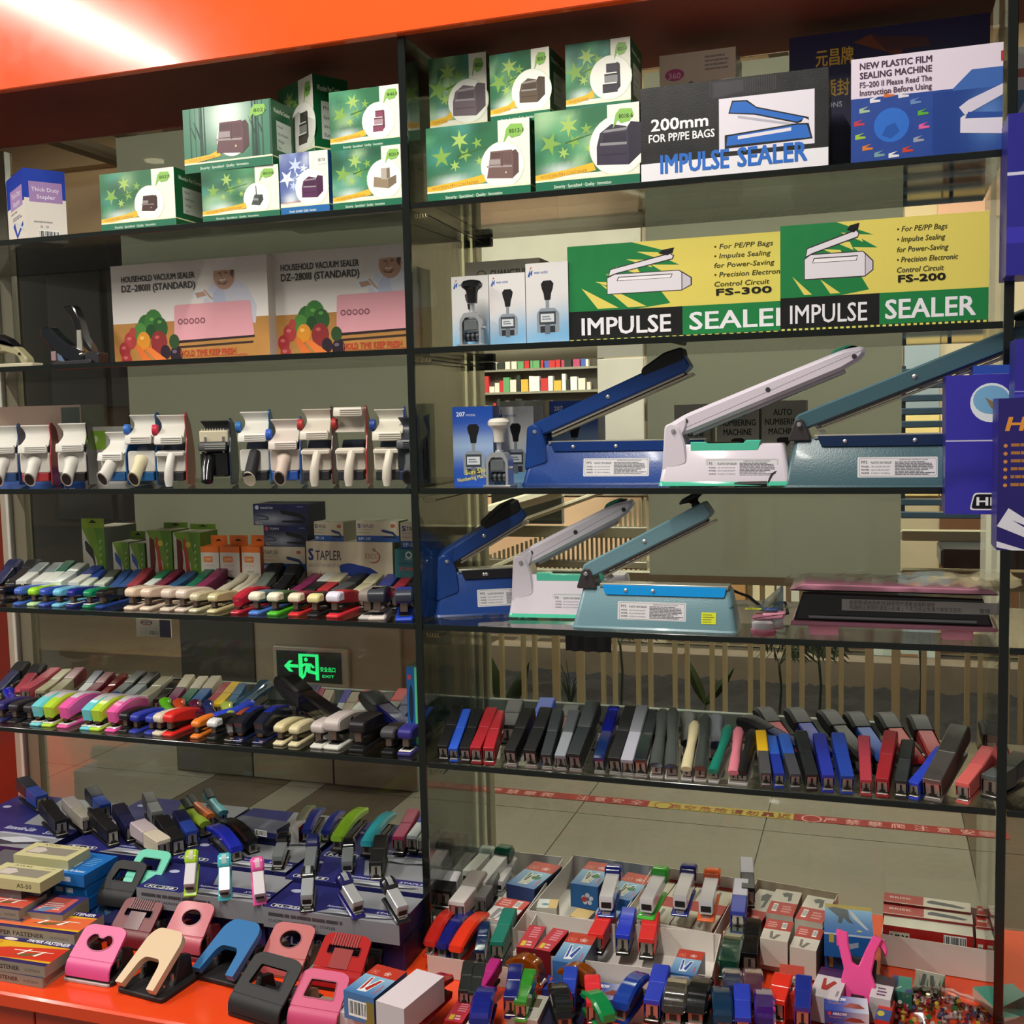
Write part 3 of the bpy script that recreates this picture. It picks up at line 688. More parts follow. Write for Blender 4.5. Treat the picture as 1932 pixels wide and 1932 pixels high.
p.text('IMPULSE', .11, .085, h*.2, bl, wid=.37, bold=1.3).text('SEALER', .53, .085, h*.2, bl, wid=.36, bold=1.3)
p.place('front', 0, 0, 0, t, 'printed_front')
# 360 box behind
t, w, h = bpx('tape_box', 'small white box with pink oval and grey machine, behind the black carton', 1244, 1388, 106, z1, .2, .1, front='d9c8b8', side='6a5f66', top='2a2c55', cat='box')
p = Pr(w, h); p.poly(circ(.2*w, .86*h, .018, .011, 20), 'c0508a').text('360', .12, .835, .011, 'e8b8cc', wid=.16, bold=1)
p.fp([(.27, .5), (.27, .75), (.42, .81), (.56, .76), (.72, .8), (.72, .5)], '6f6a70').fp([(.42, .81), (.56, .76), (.56, .5), (.42, .5)], '8a858a').fp([(.1, .68), (.2, .76), (.17, .7), (.14, .62)], '3c78b8').fp([(.82, .78), (.9, .7), (.86, .69), (.92, .64)], '3c78b8').lines(.6, .86, .95, .97, 4, '9a9090'); p.place('front', 0, 0, 0, t, 'printed_front')
# dark blue carton with gold characters
t, w, h = bpx('corrugated_carton', 'tall dark blue corrugated carton with gold Chinese characters, at the back', 1489, 1868, 72, z1, .19, .17, front='23254c', side='1c1d3c', top='2a2a44', cat='box')
p = Pr(w, h); p.text('元昌牌', .14, .80, h*.085, 'd2a83e', wid=.19, bold=1).text('优质封', .12, .60, h*.085, 'c9a23c', wid=.19, bold=1).text('BUTTONS', .10, .52, h*.035, 'b9bcc8', bold=.6)
p.fp([(.33, .92), (.42, .96), (.58, .84), (.57, .80)], '6e3a22').fp([(.42, .95), (.7, .9), (.72, .84), (.5, .84)], '4a2a2c'); p.place('front', 0, 0, 0, t, 'printed_front')
# new plastic film sealing machine
t, w, h = bpx('sealer_carton', 'blue and white carton of a film sealing machine, right end of the top shelf', 1606, 1893, 113, z1, .01, .14, front='24479a', side='d8d0cc', top='dad4d8', cat='box')
p = Pr(w, h)
p.fp([(0, .62), (.68, .62), (.8, .78), (1, .78), (1, 1), (0, 1)], 'e6d9ea')
def f3(u, v): 
    e = math.exp(-((u-.8)**2/.06+(v-.55)**2/.15)); return np.array(hx('1d3f8e'))*(1-e)+np.array(hx('5a86c8'))*e
p.grad(.55, 0, 1, .6, 8, 6, f3); p.fp([(.68, .62), (.8, .78), (1, .78), (1, .6), (.68, .6)], '3d68b4')
p.poly(circ(.275*w, .34*h, .027, n=24), '2f6fd0').fp([(.21, .25), (.24, .33), (.3, .36), (.33, .27), (.27, .21)], '2257ae')
cl = ['e0e0e6', 'd0703a', 'e8e4ec', 'a7c0a0', 'c83a4a', 'a4c43a', 'e08030', '7aa0a8', 'e8e8ee', 'cf4030', '9aa0b0', 'e860a0', '5fae3c', '6a8ac0']
for i, c in enumerate(cl):
    a = 2*PI*i/len(cl)+1.2; x, y = .275*w+.050*math.cos(a), .34*h+.048*math.sin(a)
    p.poly([(x-.008, y-.004), (x+.008, y-.003), (x+.008, y), (x-.003, y+.001), (x+.006, y+.006), (x-.008, y+.003)], c)
p.fp([(.73, .2), (.73, .34), (.75, .36), (1, .34), (1, .16)], 'e4dcec').fp([(.72, .44), (.76, .36), (1, .52), (1, .62), (.78, .5)], 'ddd4e6').fp([(.76, .33), (.78, .39), (1, .36), (1, .31)], '2b4fa0')
p.text('NEW PLASTIC FILM', .06, .895, h*.062, '4a2c46', wid=.48, bold=1.2).text('SEALING MACHINE', .06, .805, h*.062, '4a2c46', wid=.48, bold=1.2).text('FS–200 II Please Read The', .06, .72, h*.055, '5a4058', wid=.48, bold=.8).text('Instruction Before Using', .06, .645, h*.055, '5a4058', wid=.48, bold=.8)
p.rect(.985, .83, 1, .92, 'b83038'); p.place('front', 0, 0, 0, t, 'printed_front')
# striped box in the next bay and a brown roll
t, w, h = bpx('striped_box', 'white box with red stripe beyond the right divider, top shelf', 1912, 2060, 90, z1, .05, .14, front='dcd4cc', side='c8c0bc', top='d8d0cc')
p = Pr(w, h); p.rect(0, .72, 1, .8, 'b06048').rect(0, 0, 1, .6, '54789c').fp([(0, .3), (.2, .55), (.9, .58), (.9, .3)], 'b8c4d4'); p.place('front', 0, 0, 0, t, 'printed_front')
# thick duty stapler box, far left
c0 = Py(42, 316, .03)
bt = carton('stapler_carton', 'blue and white stapler box with mauve panels, far left of the top shelf', .16, c0[2]-z1, .085, (c0[0]-.16*math.cos(-.62), .03+.16*math.sin(.62), z1), -.62, front='eae2d6', side='e8e0d6', top='3a3c62', cat='box')
h = c0[2]-z1
p = Pr(.16, h); p.rect(0, .57, 1, 1, '1d3fae').rect(.2, .52, .9, .80, 'b290c4').text('Thick Duty', .28, .68, h*.07, 'f4ecfa', wid=.52, bold=.6).text('Stapler', .36, .56, h*.07, 'f4ecfa', wid=.4, bold=.6).text('50 SHEETS OF PAPER', .2, .46, h*.03, '555555').fp([(.3, .3), (.5, .1), (.88, .25), (.86, .3), (.52, .16), (.4, .34)], '2a4fb8').fp([(.5, .34), (.9, .2), (.9, .16), (.5, .3)], 'd8dce8').lines(.3, .36, .9, .42, 2, '9090a0'); p.place('front', 0, 0, 0, bt, 'printed_front')
p = Pr(.085, h); p.rect(0, .6, 1, 1, '1d3fae').rect(.12, .55, .92, .83, 'a886ba').text('Thick Duty', .18, .7, h*.055, 'f0e6f6', wid=.66, bold=.6).text('Stapler', .3, .6, h*.055, 'f0e6f6', wid=.45, bold=.6).bars(.3, .04, .8, .17).text('o  o', .35, .2, h*.05, '3a3f6a').lines(.2, .26, .8, .3, 1, '999999'); p.place('right', .16, 0, 0, bt, 'printed_side')

# ---------------------------------------------------------------- shelf 2
z2 = TOP[2]
def vac(x0, x1, yt, y, lab, sc=1):
    t, w, h = bpx('vacuum_sealer_carton', lab, x0, x1, yt, z2, y, .14, hmax=ZS[1]-TH/2-.004-z2, front='d8cfc9', side='c9c2bb', top='c8bfb6', cat='box', group='household vacuum sealer cartons')
    p = Pr(w, h)
    def bg(u, v): return np.array(hx('c9beb8'))*(v)+np.array(hx('e6deda'))*(1-v)
    p.grad(0, .42, 1, 1, 2, 6, bg)
    def wd(u, v): return np.array(hx('c28a48'))*(1-abs(math.sin(u*5+v*3))*.18)
    p.grad(0, 0, 1, .42, 10, 4, wd)
    # chef: hat, face, jacket, arm and hand
    p.fp([(.62, .36), (.60, .6), (.64, .74), (.72, .80), (.82, .78), (.88, .70), (.93, .52), (.92, .36)], 'c9c6d4').fp([(.66, .36), (.66, .66), (.72, .78), (.74, .6), (.72, .36)], 'b9bdd6')
    p.fp([(.52, .68), (.54, .62), (.62, .62), (.66, .56), (.66, .66), (.6, .72)], 'd2d4e0').fp([(.545, .68), (.6, .69), (.62, .65), (.56, .63)], 'b88f78')
    p.poly(circ(.735*w, .83*h, .068*w, .135*h, 20), 'b58a74')
    p.fp([(.675, .88), (.685, .98), (.72, 1.0), (.8, .995), (.805, .9), (.8, .87), (.74, .885)], 'cfc4c2')
    p.fp([(.775, .88), (.80, .88), (.79, .80), (.772, .84)], '5f463c').fp([(.695, .855), (.715, .865), (.715, .857), (.697, .848)], '3c2c28').fp([(.735, .865), (.76, .86), (.758, .852), (.737, .857)], '3c2c28')
    p.fp([(.7, .845), (.715, .85), (.713, .842)], '2c201c').fp([(.737, .85), (.752, .848), (.745, .842)], '2c201c').fp([(.717, .85), (.727, .85), (.72, .815), (.71, .818)], '9a705c').fp([(.705, .795), (.73, .79), (.75, .805), (.735, .783), (.71, .783)], 'f0e8e4')
    p.fp([(.69, .78), (.72, .755), (.76, .78), (.74, .74), (.70, .75)], '7a5648')
    for k in range(4): p.fp([(.6+.01*k, .70-.02*k), (.625+.01*k, .665-.02*k), (.632+.01*k, .67-.02*k), (.61+.01*k, .71-.02*k)], 'c29a84')
    # pink machine with five buttons
    p.poly(rnd([(.40*w, .22*h), (.91*w, .24*h), (.89*w, .58*h), (.41*w, .575*h)], .006, 3), 'e3a0ab').fp([(.40, .225), (.91, .245), (.91, .225), (.405, .2)], '2b1c22').fp([(.41, .17), (.9, .19), (.9, .17), (.43, .15)], '3a2620')
    for k in range(5): p.poly(circ((.445+.036*k)*w, .41*h, .0045*w/.3*1.1, n=12), '7a4652').poly(circ((.445+.036*k)*w, .41*h, .0028*w/.3*1.1, n=10), 'd898a4')
    # vegetables
    for a, b, r, c in [(.22, .38, .034, '2f6a2a'), (.27, .42, .036, '387a30'), (.31, .36, .03, '27582a'), (.18, .33, .026, '4d8a3a'), (.25, .33, .02, '1f4a20'), (.11, .25, .024, 'b23a3c'), (.07, .16, .022, 'a83238'), (.08, .06, .02, 'b03a3c'), (.2, .24, .026, 'e0922a'), (.3, .22, .032, '8e2a2c'), (.34, .12, .02, '2a1826'), (.41, .09, .024, '241422'), (.4, .22, .02, '2c4a26'), (.13, .33, .014, 'b8443c')]:
        p.poly(circ(a*w, b*h, r*w/.3*.5, r*w/.3*.6, 14), c)
    p.fp([(.14, .19), (.17, .2), (.25, .03), (.2, .0)], 'e0702c').fp([(.2, .17), (.24, .18), (.36, .03), (.3, .0)], 'e87a34')
    for a, b, c in [(.105, .27, 'd87070'), (.065, .18, 'd06868'), (.075, .08, 'd87070'), (.19, .27, 'f6c060'), (.29, .27, 'c85a58'), (.4, .12, '6a5a70'), (.26, .45, '6aa84a'), (.31, .42, '5c9a44')]: p.poly(circ(a*w, b*h, .006, .004, 8), c)
    p.text('HOUSEHOLD VACUUM SEALER', .07, .83, h*.06, '2c2426', wid=.48, bold=.8).text('DZ–280III (STANDARD)', .07, .735, h*.068, '2c2426', wid=.48, bold=.9)
    p.text('HOLD TIME KEEP FRESH', .44, .075, h*.055, 'c0402a', wid=.35, bold=1.2).rect(.44, .062, .86, .067, 'c0402a').text('MAKE YOUR LIFE BETTER', .50, .0, h*.05, 'c0402a', wid=.38, bold=1)
    p.place('front', 0, 0, 0, t, 'printed_front')
vac(208, 503, 503, .14, 'household vacuum sealer carton with chef picture, left one of the pair')
vac(508, 822, 479, .17, 'household vacuum sealer carton with chef picture, passing behind the divider')
def fs(x0, x1, yt, y, num, lab, clip=False, d=.1):
    t, w, h = bpx('impulse_sealer_carton', lab, x0, x1, yt, z2, y, d, front='e3d264', side='1d7c40', top='1f7a3e', cat='box', group='green and yellow impulse sealer cartons')
    p = Pr(w, h); gr, ye = '1b7d42', 'e6d567'
    p.fp([(0, .32), (0, 1), (.28, 1), (.46, .86), (.36, .88), (.48, .74), (.36, .76), (.46, .6), (.36, .62), (.44, .36), (.3, .32)], gr)
    for k in range(5):
        a = .12+.045*k; p.fp([(a, .62+.07*k), (a+.09, .60+.07*k), (a+.11, .52+.07*k)], ye)
    p.fp([(.06, .56), (.13, .34), (.22, .34)], ye).fp([(.14, .6), (.34, .34), (.26, .34)], ye) if clip else p.fp([(.06, .52), (.12, .34), (.16, .34)], ye).fp([(.2, .48), (.3, .34), (.25, .34)], ye)
    lw = 'e6e0e8'; ln = '3a3238'
    def mach(ox, oy, sx, sy):
        q = lambda pts: [(ox+a*sx, oy+b*sy) for a, b in pts]
        for pts, c in [([(0, 0), (0, .42), (.1, .5), (.85, .5), (.9, .44), (1, .3), (1, .12), (.88, 0)], ln), ([(.01, .02), (.01, .4), (.1, .48), (.85, .48), (.88, .43), (.88, .02)], lw), ([(.89, .03), (.89, .42), (.985, .29), (.985, .13)], 'cfc8d2'), ([(.12, .32), (.14, .42), (.78, .42), (.76, .32)], ln), ([(.13, .33), (.15, .4), (.77, .4), (.75, .33)], 'f4f0f4'), ([(.02, .44), (.04, .62), (.75, .92), (.8, .85), (.78, .76), (.12, .5)], ln), ([(.03, .46), (.05, .6), (.75, .89), (.785, .84), (.77, .78), (.12, .52)], lw), ([(.62, .92), (.66, 1.0), (.8, 1.04), (.78, .92), (.72, .86)], '141214')]: p.fp(q(pts), c)
    if clip: mach(.17, .48, .36, .42)
    else: mach(.12, .48, .34, .48)
    bx_ = .6 if clip else .55
    for k, s_ in enumerate(['• For PE/PP Bags', '• Impulse Sealing', '   for Power-Saving', '• Precision Electronic', '   Control Circuit']):
        p.text(s_, bx_+.02, .87-.093*k, h*.05, '3a3820', wid=[.235, .225, .24, .285, .22][k]*(1.0), bold=.4, shear=.2)
    p.text('FS-'+num, bx_+.03, .41, h*.065, '16140e', wid=.22, bold=2.2)
    p.rect(0, 0.03, .49, .32, '121314').rect(.49, .03, 1, .32, gr).rect(0, 0, 1, .032, '16301c')
    for k in range(34): p.g.add([((k+.2)/34*w, .01*h, p.n), ((k+.75)/34*w, .01*h, p.n), ((k+.75)/34*w, .028*h, p.n), ((k+.2)/34*w, .028*h, p.n)], [(0, 1, 2, 3)], 'e0d468')
    p.n += 1
    p.text('IMPULSE', .05 if not clip else .06, .075, h*.18, 'f0ecf2', wid=.38, bold=.4 if not clip else 1.1).text('SEALER', .52, .08, h*.18, 'f0ecf2', wid=.42, bold=1.1)
    p.place('front', 0, 0, 0, t, 'printed_front')
fs(1070, 1528, 466, .05, '300', 'green and yellow impulse sealer carton, partly behind the next one', clip=True)
fs(1472, 1867, 427, .022, '200', 'green and yellow impulse sealer carton in front at the right end', d=.06)
def stampart(p, blue=False):
    w, h = p.w, p.h
    q = lambda pts: [(a*w, b*h) for a, b in pts]
    p.poly(q([(.38, .68), (.36, .74), (.42, .78), (.6, .78), (.66, .74), (.64, .68), (.6, .62), (.58, .54), (.44, .54), (.42, .62)]), '16161a')
    p.rect(.465, .4, .55, .54, '8e949c').poly(rnd(q([(.25, .14), (.25, .38), (.34, .44), (.68, .44), (.78, .38), (.78, .14)]), .003), '8e98a4')
    p.rect(.31, .24, .7, .40, '3e444c').rect(.34, .27, .66, .37, 'd4d8dc').lines(.38, .29, .62, .35, 2, '6a7488').rect(.33, .14, .68, .22, '2e3238').rect(.44, .12, .56, .24, '6a7078')
def stampbox(x0, x1, yt, zb, y, d, lab, kind='white', rz=0, **k):
    base = {'white': 'dcd8dc', 'blue': '2c62bc', 'grey': 'b9bab4', 'auto': '8a867c'}[kind]
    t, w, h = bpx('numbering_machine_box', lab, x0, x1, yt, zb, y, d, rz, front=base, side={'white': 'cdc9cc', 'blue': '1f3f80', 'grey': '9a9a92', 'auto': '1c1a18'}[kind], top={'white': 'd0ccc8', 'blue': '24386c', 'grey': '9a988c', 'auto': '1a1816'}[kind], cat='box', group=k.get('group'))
    p = Pr(w, h)
    if kind == 'white':
        def gf(u, v): e = min(1, max(0, (.45-v+u*.15)/.4)); return np.array(hx('e0dcdc'))*(1-e)+np.array(hx('7fb4dc'))*e
        p.grad(0, 0, 1, 1, 4, 8, gf); stampart(p)
        p.fp([(.05, .84), (.09, .9), (.12, .93), (.10, .87), (.13, .9), (.17, .92), (.15, .84), (.12, .87), (.09, .83)], '2c5aa8').fp([(.1, .93), (.13, .96), (.16, .94)], 'd06048').text('water orchid', .2, .87, h*.035, '3868b0', wid=.32, bold=.3).text('water orchid', .08, .01, h*.05, 'a9c6de', wid=.8)
    elif kind == 'blue':
        def gf(u, v): e = math.exp(-((v-.5)**2/.03)); return np.array(hx('1d4fb4'))*(1-e)+np.array(hx('9fb8dc'))*e
        p.grad(0, 0, 1, 1, 3, 10, gf); stampart(p)
        p.text('207', .1, .88, h*.055, 'f0f2f8', bold=1.2).text('MODEL', .34, .88, h*.028, 'd8dcec')
        p.text('Sun Shine', .3, .14, h*.06, 'd9cf6a', wid=.66, bold=1, rot=.14).text('Numbering Machine', .1, .05, h*.05, 'd9cf6a', wid=.84, bold=.8, rot=.16)
    elif kind == 'auto':
        p.rect(0, 0, 1, 1, 'aaa69a').text('AUTO', .27, .82, h*.08, '1c1a18', wid=.42, bold=1).text('NUMBERING', .08, .7, h*.08, '1c1a18', wid=.84, bold=1).text('MACHINE', .16, .58, h*.08, '1c1a18', wid=.66, bold=1)
        p.fp([(.35, .48), (.34, .52), (.42, .54), (.6, .54), (.66, .52), (.64, .48), (.56, .4), (.55, .3), (.44, .3), (.43, .4)], '1a1816').lines(.1, .2, .3, .5, 6, 'c8c6bc').lines(.66, .2, .95, .5, 6, 'c8c6bc')
    p.place('front', 0, 0, 0, t, 'printed_front'); return t, w, h
stampbox(851, 921, 523, z2, .085, .06, 'white numbering machine box behind the chrome stamp, second shelf')
stampbox(922, 990, 518, z2, .05, .06, 'white numbering machine box between two others, second shelf')
stampbox(991, 1071, 498, z2, .045, .06, 'tallest white numbering machine box, beside the green sealer carton')
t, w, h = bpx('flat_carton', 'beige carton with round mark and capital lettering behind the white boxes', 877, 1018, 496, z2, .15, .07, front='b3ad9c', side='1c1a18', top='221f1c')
p = Pr(w, h); p.poly(circ(.22*w, .84*h, .011, n=16), '5a564c').poly(circ(.22*w, .84*h, .0088, n=16), 'b3ad9c').rect(.15, .83, .29, .845, '5a564c').text('CHANGZHENG', .34, .80, h*.1, '5c584e', wid=.62, bold=1.4); p.place('front', 0, 0, 0, t, 'printed_front')

# ---------------------------------------------------------------- shelf 3
z3 = TOP[3]
stampbox(853, 929, 768, z3, .06, .05, 'blue numbering machine box with stamp picture, third shelf by the divider', 'blue', rz=.08)
stampbox(936, 1006, 768, z3, .165, .07, 'white numbering machine box behind the cream-knobbed stamp, third shelf')
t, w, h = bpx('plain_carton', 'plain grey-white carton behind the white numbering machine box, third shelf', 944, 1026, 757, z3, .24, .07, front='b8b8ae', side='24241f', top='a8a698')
stampbox(1036, 1128, 757, z3, .22, .06, 'darker blue numbering machine box behind the big blue sealer', 'blue')
o = star(0, 0, .02, .2, 12, .72, .6)
bb = ALL[-1]; p = Pr(.08, .15); p.n = 30; p.poly([(a+.055, b+.06) for a, b in o], 'd8582a').text('SALE', .5, .38, .008, 'f4c040', wid=.36, bold=1); p.place('front', 0, 0, 0, bb, 'orange_burst')
for a, b, yt, l in [(1272, 1340, 764, 'behind the white sealer hinge'), (1352, 1432, 760, 'in the middle of the three'), (1437, 1520, 757, 'behind the teal sealer')]:
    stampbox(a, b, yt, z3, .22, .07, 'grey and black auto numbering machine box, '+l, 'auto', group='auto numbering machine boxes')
# esco box at left
t, w, h = bpx('stapler_carton', 'cream stapler carton with red logo behind the tape dispensers, far left', -60, 152, 770, z3, .2, .08, front='d5b8a8', side='8f9088', top='bdb6a6')
p = Pr(w, h); p.text('STAPLER', .1, .62, h*.14, '3a3260', wid=.52, bold=.8).poly(circ(.74*w, .6*h, .018, .012, 16), 'b03a28').poly(circ(.725*w, .61*h, .014, .010, 16), 'd5b8a8').text('ESCO', .66, .57, h*.08, 'b86a3a', wid=.12).rect(.83, .55, .99, .97, '6c7870').rect(0, 0, 1, .22, '2c54a0').text('2pcs', .78, .06, h*.1, 'c8d4ee').poly(circ(.76*w, .34*h, .016, .022, 12), '1c2348'); p.place('front', 0, 0, 0, t, 'printed_front')
t, w, h = bpx('stapler_carton', 'low white box with lime panel behind the leaning dispenser', 156, 300, 806, z3, .19, .06, front='ccc8c4', side='b8b8ae', top='c4c4b8')
p = Pr(w, h); p.rect(.02, .6, .3, .93, '8fc040').text('♥', .08, .7, h*.12, 'd8e8b8').rect(.68, .2, .8, .6, '9dc050'); p.place('front', 0, 0, 0, t, 'printed_front')

# ---------------------------------------------------------------- shelf 4: boxes at the back
z4 = TOP[4]
def smallst(x0, x1, yt, zb, y, d, lab, art, rz=0, front='d9ccb4', side='b9b09c', top='c9c0ac', **k):
    t, w, h = bpx('stapler_box', lab, x0, x1, yt, zb, y+.08, d, rz, front=front, side=side, top=top, cat='box', **k)
    p = Pr(w, h); art(p, w, h); p.place('front', 0, 0, 0, t, 'printed_front'); return t, w, h
def stp(p, ox, oy, sx, sy, c, base='2a2c34'):
    """little picture of an open stapler, fractions"""
    p.fp([(ox, oy+sy*.95), (ox+sx*.15, oy+sy), (ox+sx*.8, oy+sy*.75), (ox+sx, oy+sy*.35), (ox+sx*.95, oy+sy*.15), (ox+sx*.75, oy+sy*.45), (ox+sx*.1, oy+sy*.7)], c)
    p.fp([(ox+sx*.05, oy+sy*.1), (ox+sx*.9, oy), (ox+sx, oy+sy*.12), (ox+sx*.8, oy+sy*.25), (ox+sx*.1, oy+sy*.2)], base)
def greenst(big, red):
    def a(p, w, h):
        p.rect(0, 0, 1, 1, 'd0ccc2').fp([(.0, 1), (1, 1), (1, 0), (.72, 0), (.6, .5)], '7a9c34').fp([(.55, 1), (1, 1), (1, .2), (.8, .5)], '5f8a2a')
        if red: p.poly(rnd([(.12*w, .3*h), (.25*w, .2*h), (.35*w, .55*h), (.3*w, .85*h), (.12*w, .9*h)], .003), '6e2018').poly(rnd([(.35*w, .9*h), (.45*w, .9*h), (.6*w, .35*h), (.45*w, .3*h)], .003), 'c8482a').poly(circ(.55*w, .8*h, .007, n=12), 'd8c848')
        else: stp(p, .1, .25, .45, .55, '3a3432' if big else '4060a8', '2c50a0')
        for k in range(7): p.text('ﻡ', .76, .12+.11*k, h*.06, 'dfe4c0')
    return a
t, w, h = smallst(154, 196, 996, z4, .17, .12, 'tall lime and white stapler box, leftmost of the green hanging boxes', greenst(True, False), side='6f746e', group='green hanging stapler boxes')
g = G().box(0, w, .0, .001, h, h+.023, '86a028'); g.build('hang_tab', CARD, t); G().prism([(w*.32, h+.012), (w*.68, h+.012), (w*.6, h+.016), (w*.5, h+.02), (w*.4, h+.016)], -.0004, 0, '1c2010', 'y').build('hang_hole', MATTE, t)
for a, b, yt, big, rd, lb in [(212, 242, 1023, 0, 0, 'small green and white stapler box with blue picture, second from left'), (244, 272, 1025, 0, 0, 'small green and white stapler box beside the red-pictured ones'), (275, 323, 1001, 1, 1, 'green stapler box with red plier picture, left of two'), (326, 377, 1004, 1, 1, 'green stapler box with red plier picture, right of two')]:
    t, w, h = smallst(a, b, yt, z4, .16, .07, lb, greenst(bool(big), bool(rd)), side='707864' if not big else '5d7a2c', group='green hanging stapler boxes')
    hh = .02 if not big else .013
    G().box(.002, w-.002, .066, .067, h, h+hh, '6c8c2c').build('hang_tab', CARD, t)
    G().prism([(w*.32, h+hh*.5), (w*.68, h+hh*.5), (w*.5, h+hh*.85)], .0655, .066, '1c2010', 'y').build('hang_hole', MATTE, t)
def orst(p, w, h):
    p.rect(0, .88, 1, 1, 'e8722a').poly(rnd([(.15*w, .68*h), (.65*w, .68*h), (.65*w, .8*h), (.15*w, .8*h)], .003), 'e07c3c').text('TOMMY', .2, .71, h*.06, 'f0c8a0', wid=.4, bold=.6).text('STAPLER', .2, .6, h*.035, 'd89878', wid=.5).text('NO.INT', .3, .48, h*.04, '444444', wid=.35)
    stp(p, .12, .22, .7, .2, '1c1a18', '1c1a18')
for i, (a, b, yt) in enumerate([(378, 412, 1031), (414, 451, 1031), (455, 490, 1031)]):
    t, w, h = smallst(a, b, yt, z4, .15, .04, 'orange and white boxed stapler, %s of three standing together' % ['left one', 'middle one', 'right one'][i], orst, front='d8cfc8', side='c05a28', top='d86a28', group='orange stapler boxes')
    G().box(.003, w-.001, .038, .039, h, h+.022, 'e07028').build('hang_tab', CARD, t); G().prism([(w*.32, h+.009), (w*.68, h+.009), (w*.5, h+.014)], .0375, .038, '1c1810', 'y').build('hang_hole', MATTE, t)
def cream(num, lg=False, dk=False):
    def a(p, w, h):
        p.rect(0, 0, 1, .3 if not lg else 0.001, '2b58a8')
        p.text('S', .03, .68, h*.2, '2a3a80', wid=.07 if not lg else .05, bold=2).text('TAPLER', .11, .68, h*.17, '3c3c5c', wid=.3, bold=.4).text('BASO STAPLER EP-10', .03, .56, h*.06, '8a8a94', wid=.36).text('Design Ergonomic', .03, .42, h*.06, '6a5a4a', wid=.3)
        if not lg: p.text(num, .05, .08, h*.15, 'e0e8f4', wid=.28, bold=.7)
        if lg:
            p.poly(circ(.78*w, .75*h, .017, .014, 18), 'b2583a').poly(circ(.768*w, .755*h, .0165, .0125, 18), 'dfd0b6').text('ESCO', .69, .72, h*.09, 'b07a50', wid=.15, bold=.4).poly(star(.79*w, .87*h, .006, 1.2, 5, .4), 'a0884a')
            p.poly(rnd([(.38*w, .60*h), (.5*w, .64*h), (.75*w, .56*h), (.92*w, .38*h), (.95*w, .18*h), (.88*w, 0.08*h), (.8*w, .26*h), (.6*w, .39*h), (.4*w, .44*h)], .008, 4), '1f3f98').fp([(.42, .36), (.6, .3), (.8, .16), (.8, .1), (.45, .24)], 'd8dce0')
        else:
            p.poly(circ(.86*w, .78*h, .006, .004, 12), 'c06a48') ; stp(p, .58, .18, .36, .42, '26406e')
    return a
def komodo(name, c2):
    def a(p, w, h):
        def gf(u, v): e = math.exp(-((u-.35)**2/.08+(v-.35)**2/.1)); return np.array(hx('23284a'))*(1-e)+np.array(hx('a8acc0'))*e
        p.grad(0, 0, 1, .78, 8, 5, gf); p.rect(0, .72, 1, 1, '20245a').text(name, .14, .78, h*.12, 'c8ccdc', wid=.22, bold=.8).poly(circ(.07*w, .84*h, .005, n=12), c2).text('STAPLER', .8, .85, h*.06, 'a0a4c0')
        stp(p, .48, .1, .48, .62, '14151c', '14151c'); stp(p, .05, .25, .24, .25, '3c4054', '3c4054'); p.rect(.04, .06, .17, .18, 'e0e0e6').rect(.045, .07, .165, .17, '101014').text('HS-60', .05, .08, h*.07, 'e8e8ee', wid=.1, bold=.6)
    return a
# lower cream stapler box with two dark ones on it
hid, hw, hh = smallst(489, 576, 1075, z4, .17, .08, 'cream stapler carton seen low behind the grey staplers', cream('HD-50'))
m1 = smallst(489, 575, 1031, z4+hh, .165, .07, 'cream and blue stapler box under the two dark blue boxes', cream('HD-50'))
zb = z4+hh+m1[2]
k1 = smallst(497, 580, 991, zb, .17, .07, 'dark blue stapler box with red dot, lower of the dark pair', komodo('TOMMY', 'c04050'), front='20245a', side='191b3c', top='1c1e44')
k2 = smallst(477, 581, 951, zb+k1[2], .17, .08, 'dark navy stapler box with grey picture, topmost of the stack', komodo('komodo-Lite', 'b8c4dc'), front='20245a', side='191b3c', top='1c1e44')
e1 = smallst(577, 740, 1021, z4, .15, .09, 'large cream stapler carton with big blue stapler picture', cream('EP', True), front='dfd0b6', side='8d8a7e', top='c2b8a2')
smallst(592, 647, 984, z4+e1[2], .16, .05, 'small cream and blue stapler box on the big carton, left one', cream('EP-10'), rz=-.12)
smallst(672, 752, 983, z4+e1[2], .155, .05, 'small cream and blue stapler box on the big carton, right one', cream('EP-10'), side='8f8c70')
tq = lambda p, w, h: (p.poly(circ(.25*w, .8*h, .008, n=14), 'c8dcd8').poly(circ(.25*w, .8*h, .0045, n=10), '2c6a70').text('TENGTA', .17, .62, h*.06, 'b8d0cc', wid=.18), p.text('POWER STAPLE', .08, .46, h*.06, '16343a', wid=.4, bold=.8).text('STAPLER', .08, .25, h*.12, 'c04848', wid=.38, bold=1.4, shear=.15), p.poly(rnd([(.52*w, .8*h), (.58*w, .9*h), (.85*w, .78*h), (.95*w, .5*h), (.8*w, .6*h), (.6*w, .65*h)], .006), '4a8a90'), stp(p, .52, .2, .44, .3, '2a5a78', '24507a'))
q0 = smallst(745, 850, 1089, z4, .135, .09, 'teal stapler box at the bottom, beside the divider', tq, front='2f7076', side='245a60', top='2c6468')
q1 = smallst(744, 852, 1036, z4+q0[2], .13, .09, 'teal stapler box with red lettering, crossing behind the divider', tq, front='2f7076', side='245a60', top='2c6468')
smallst(755, 857, 986, z4+q0[2]+q1[2], .14, .07, 'cream and blue stapler box on the teal boxes, behind the divider', cream('EP-500'), side='9a978a')
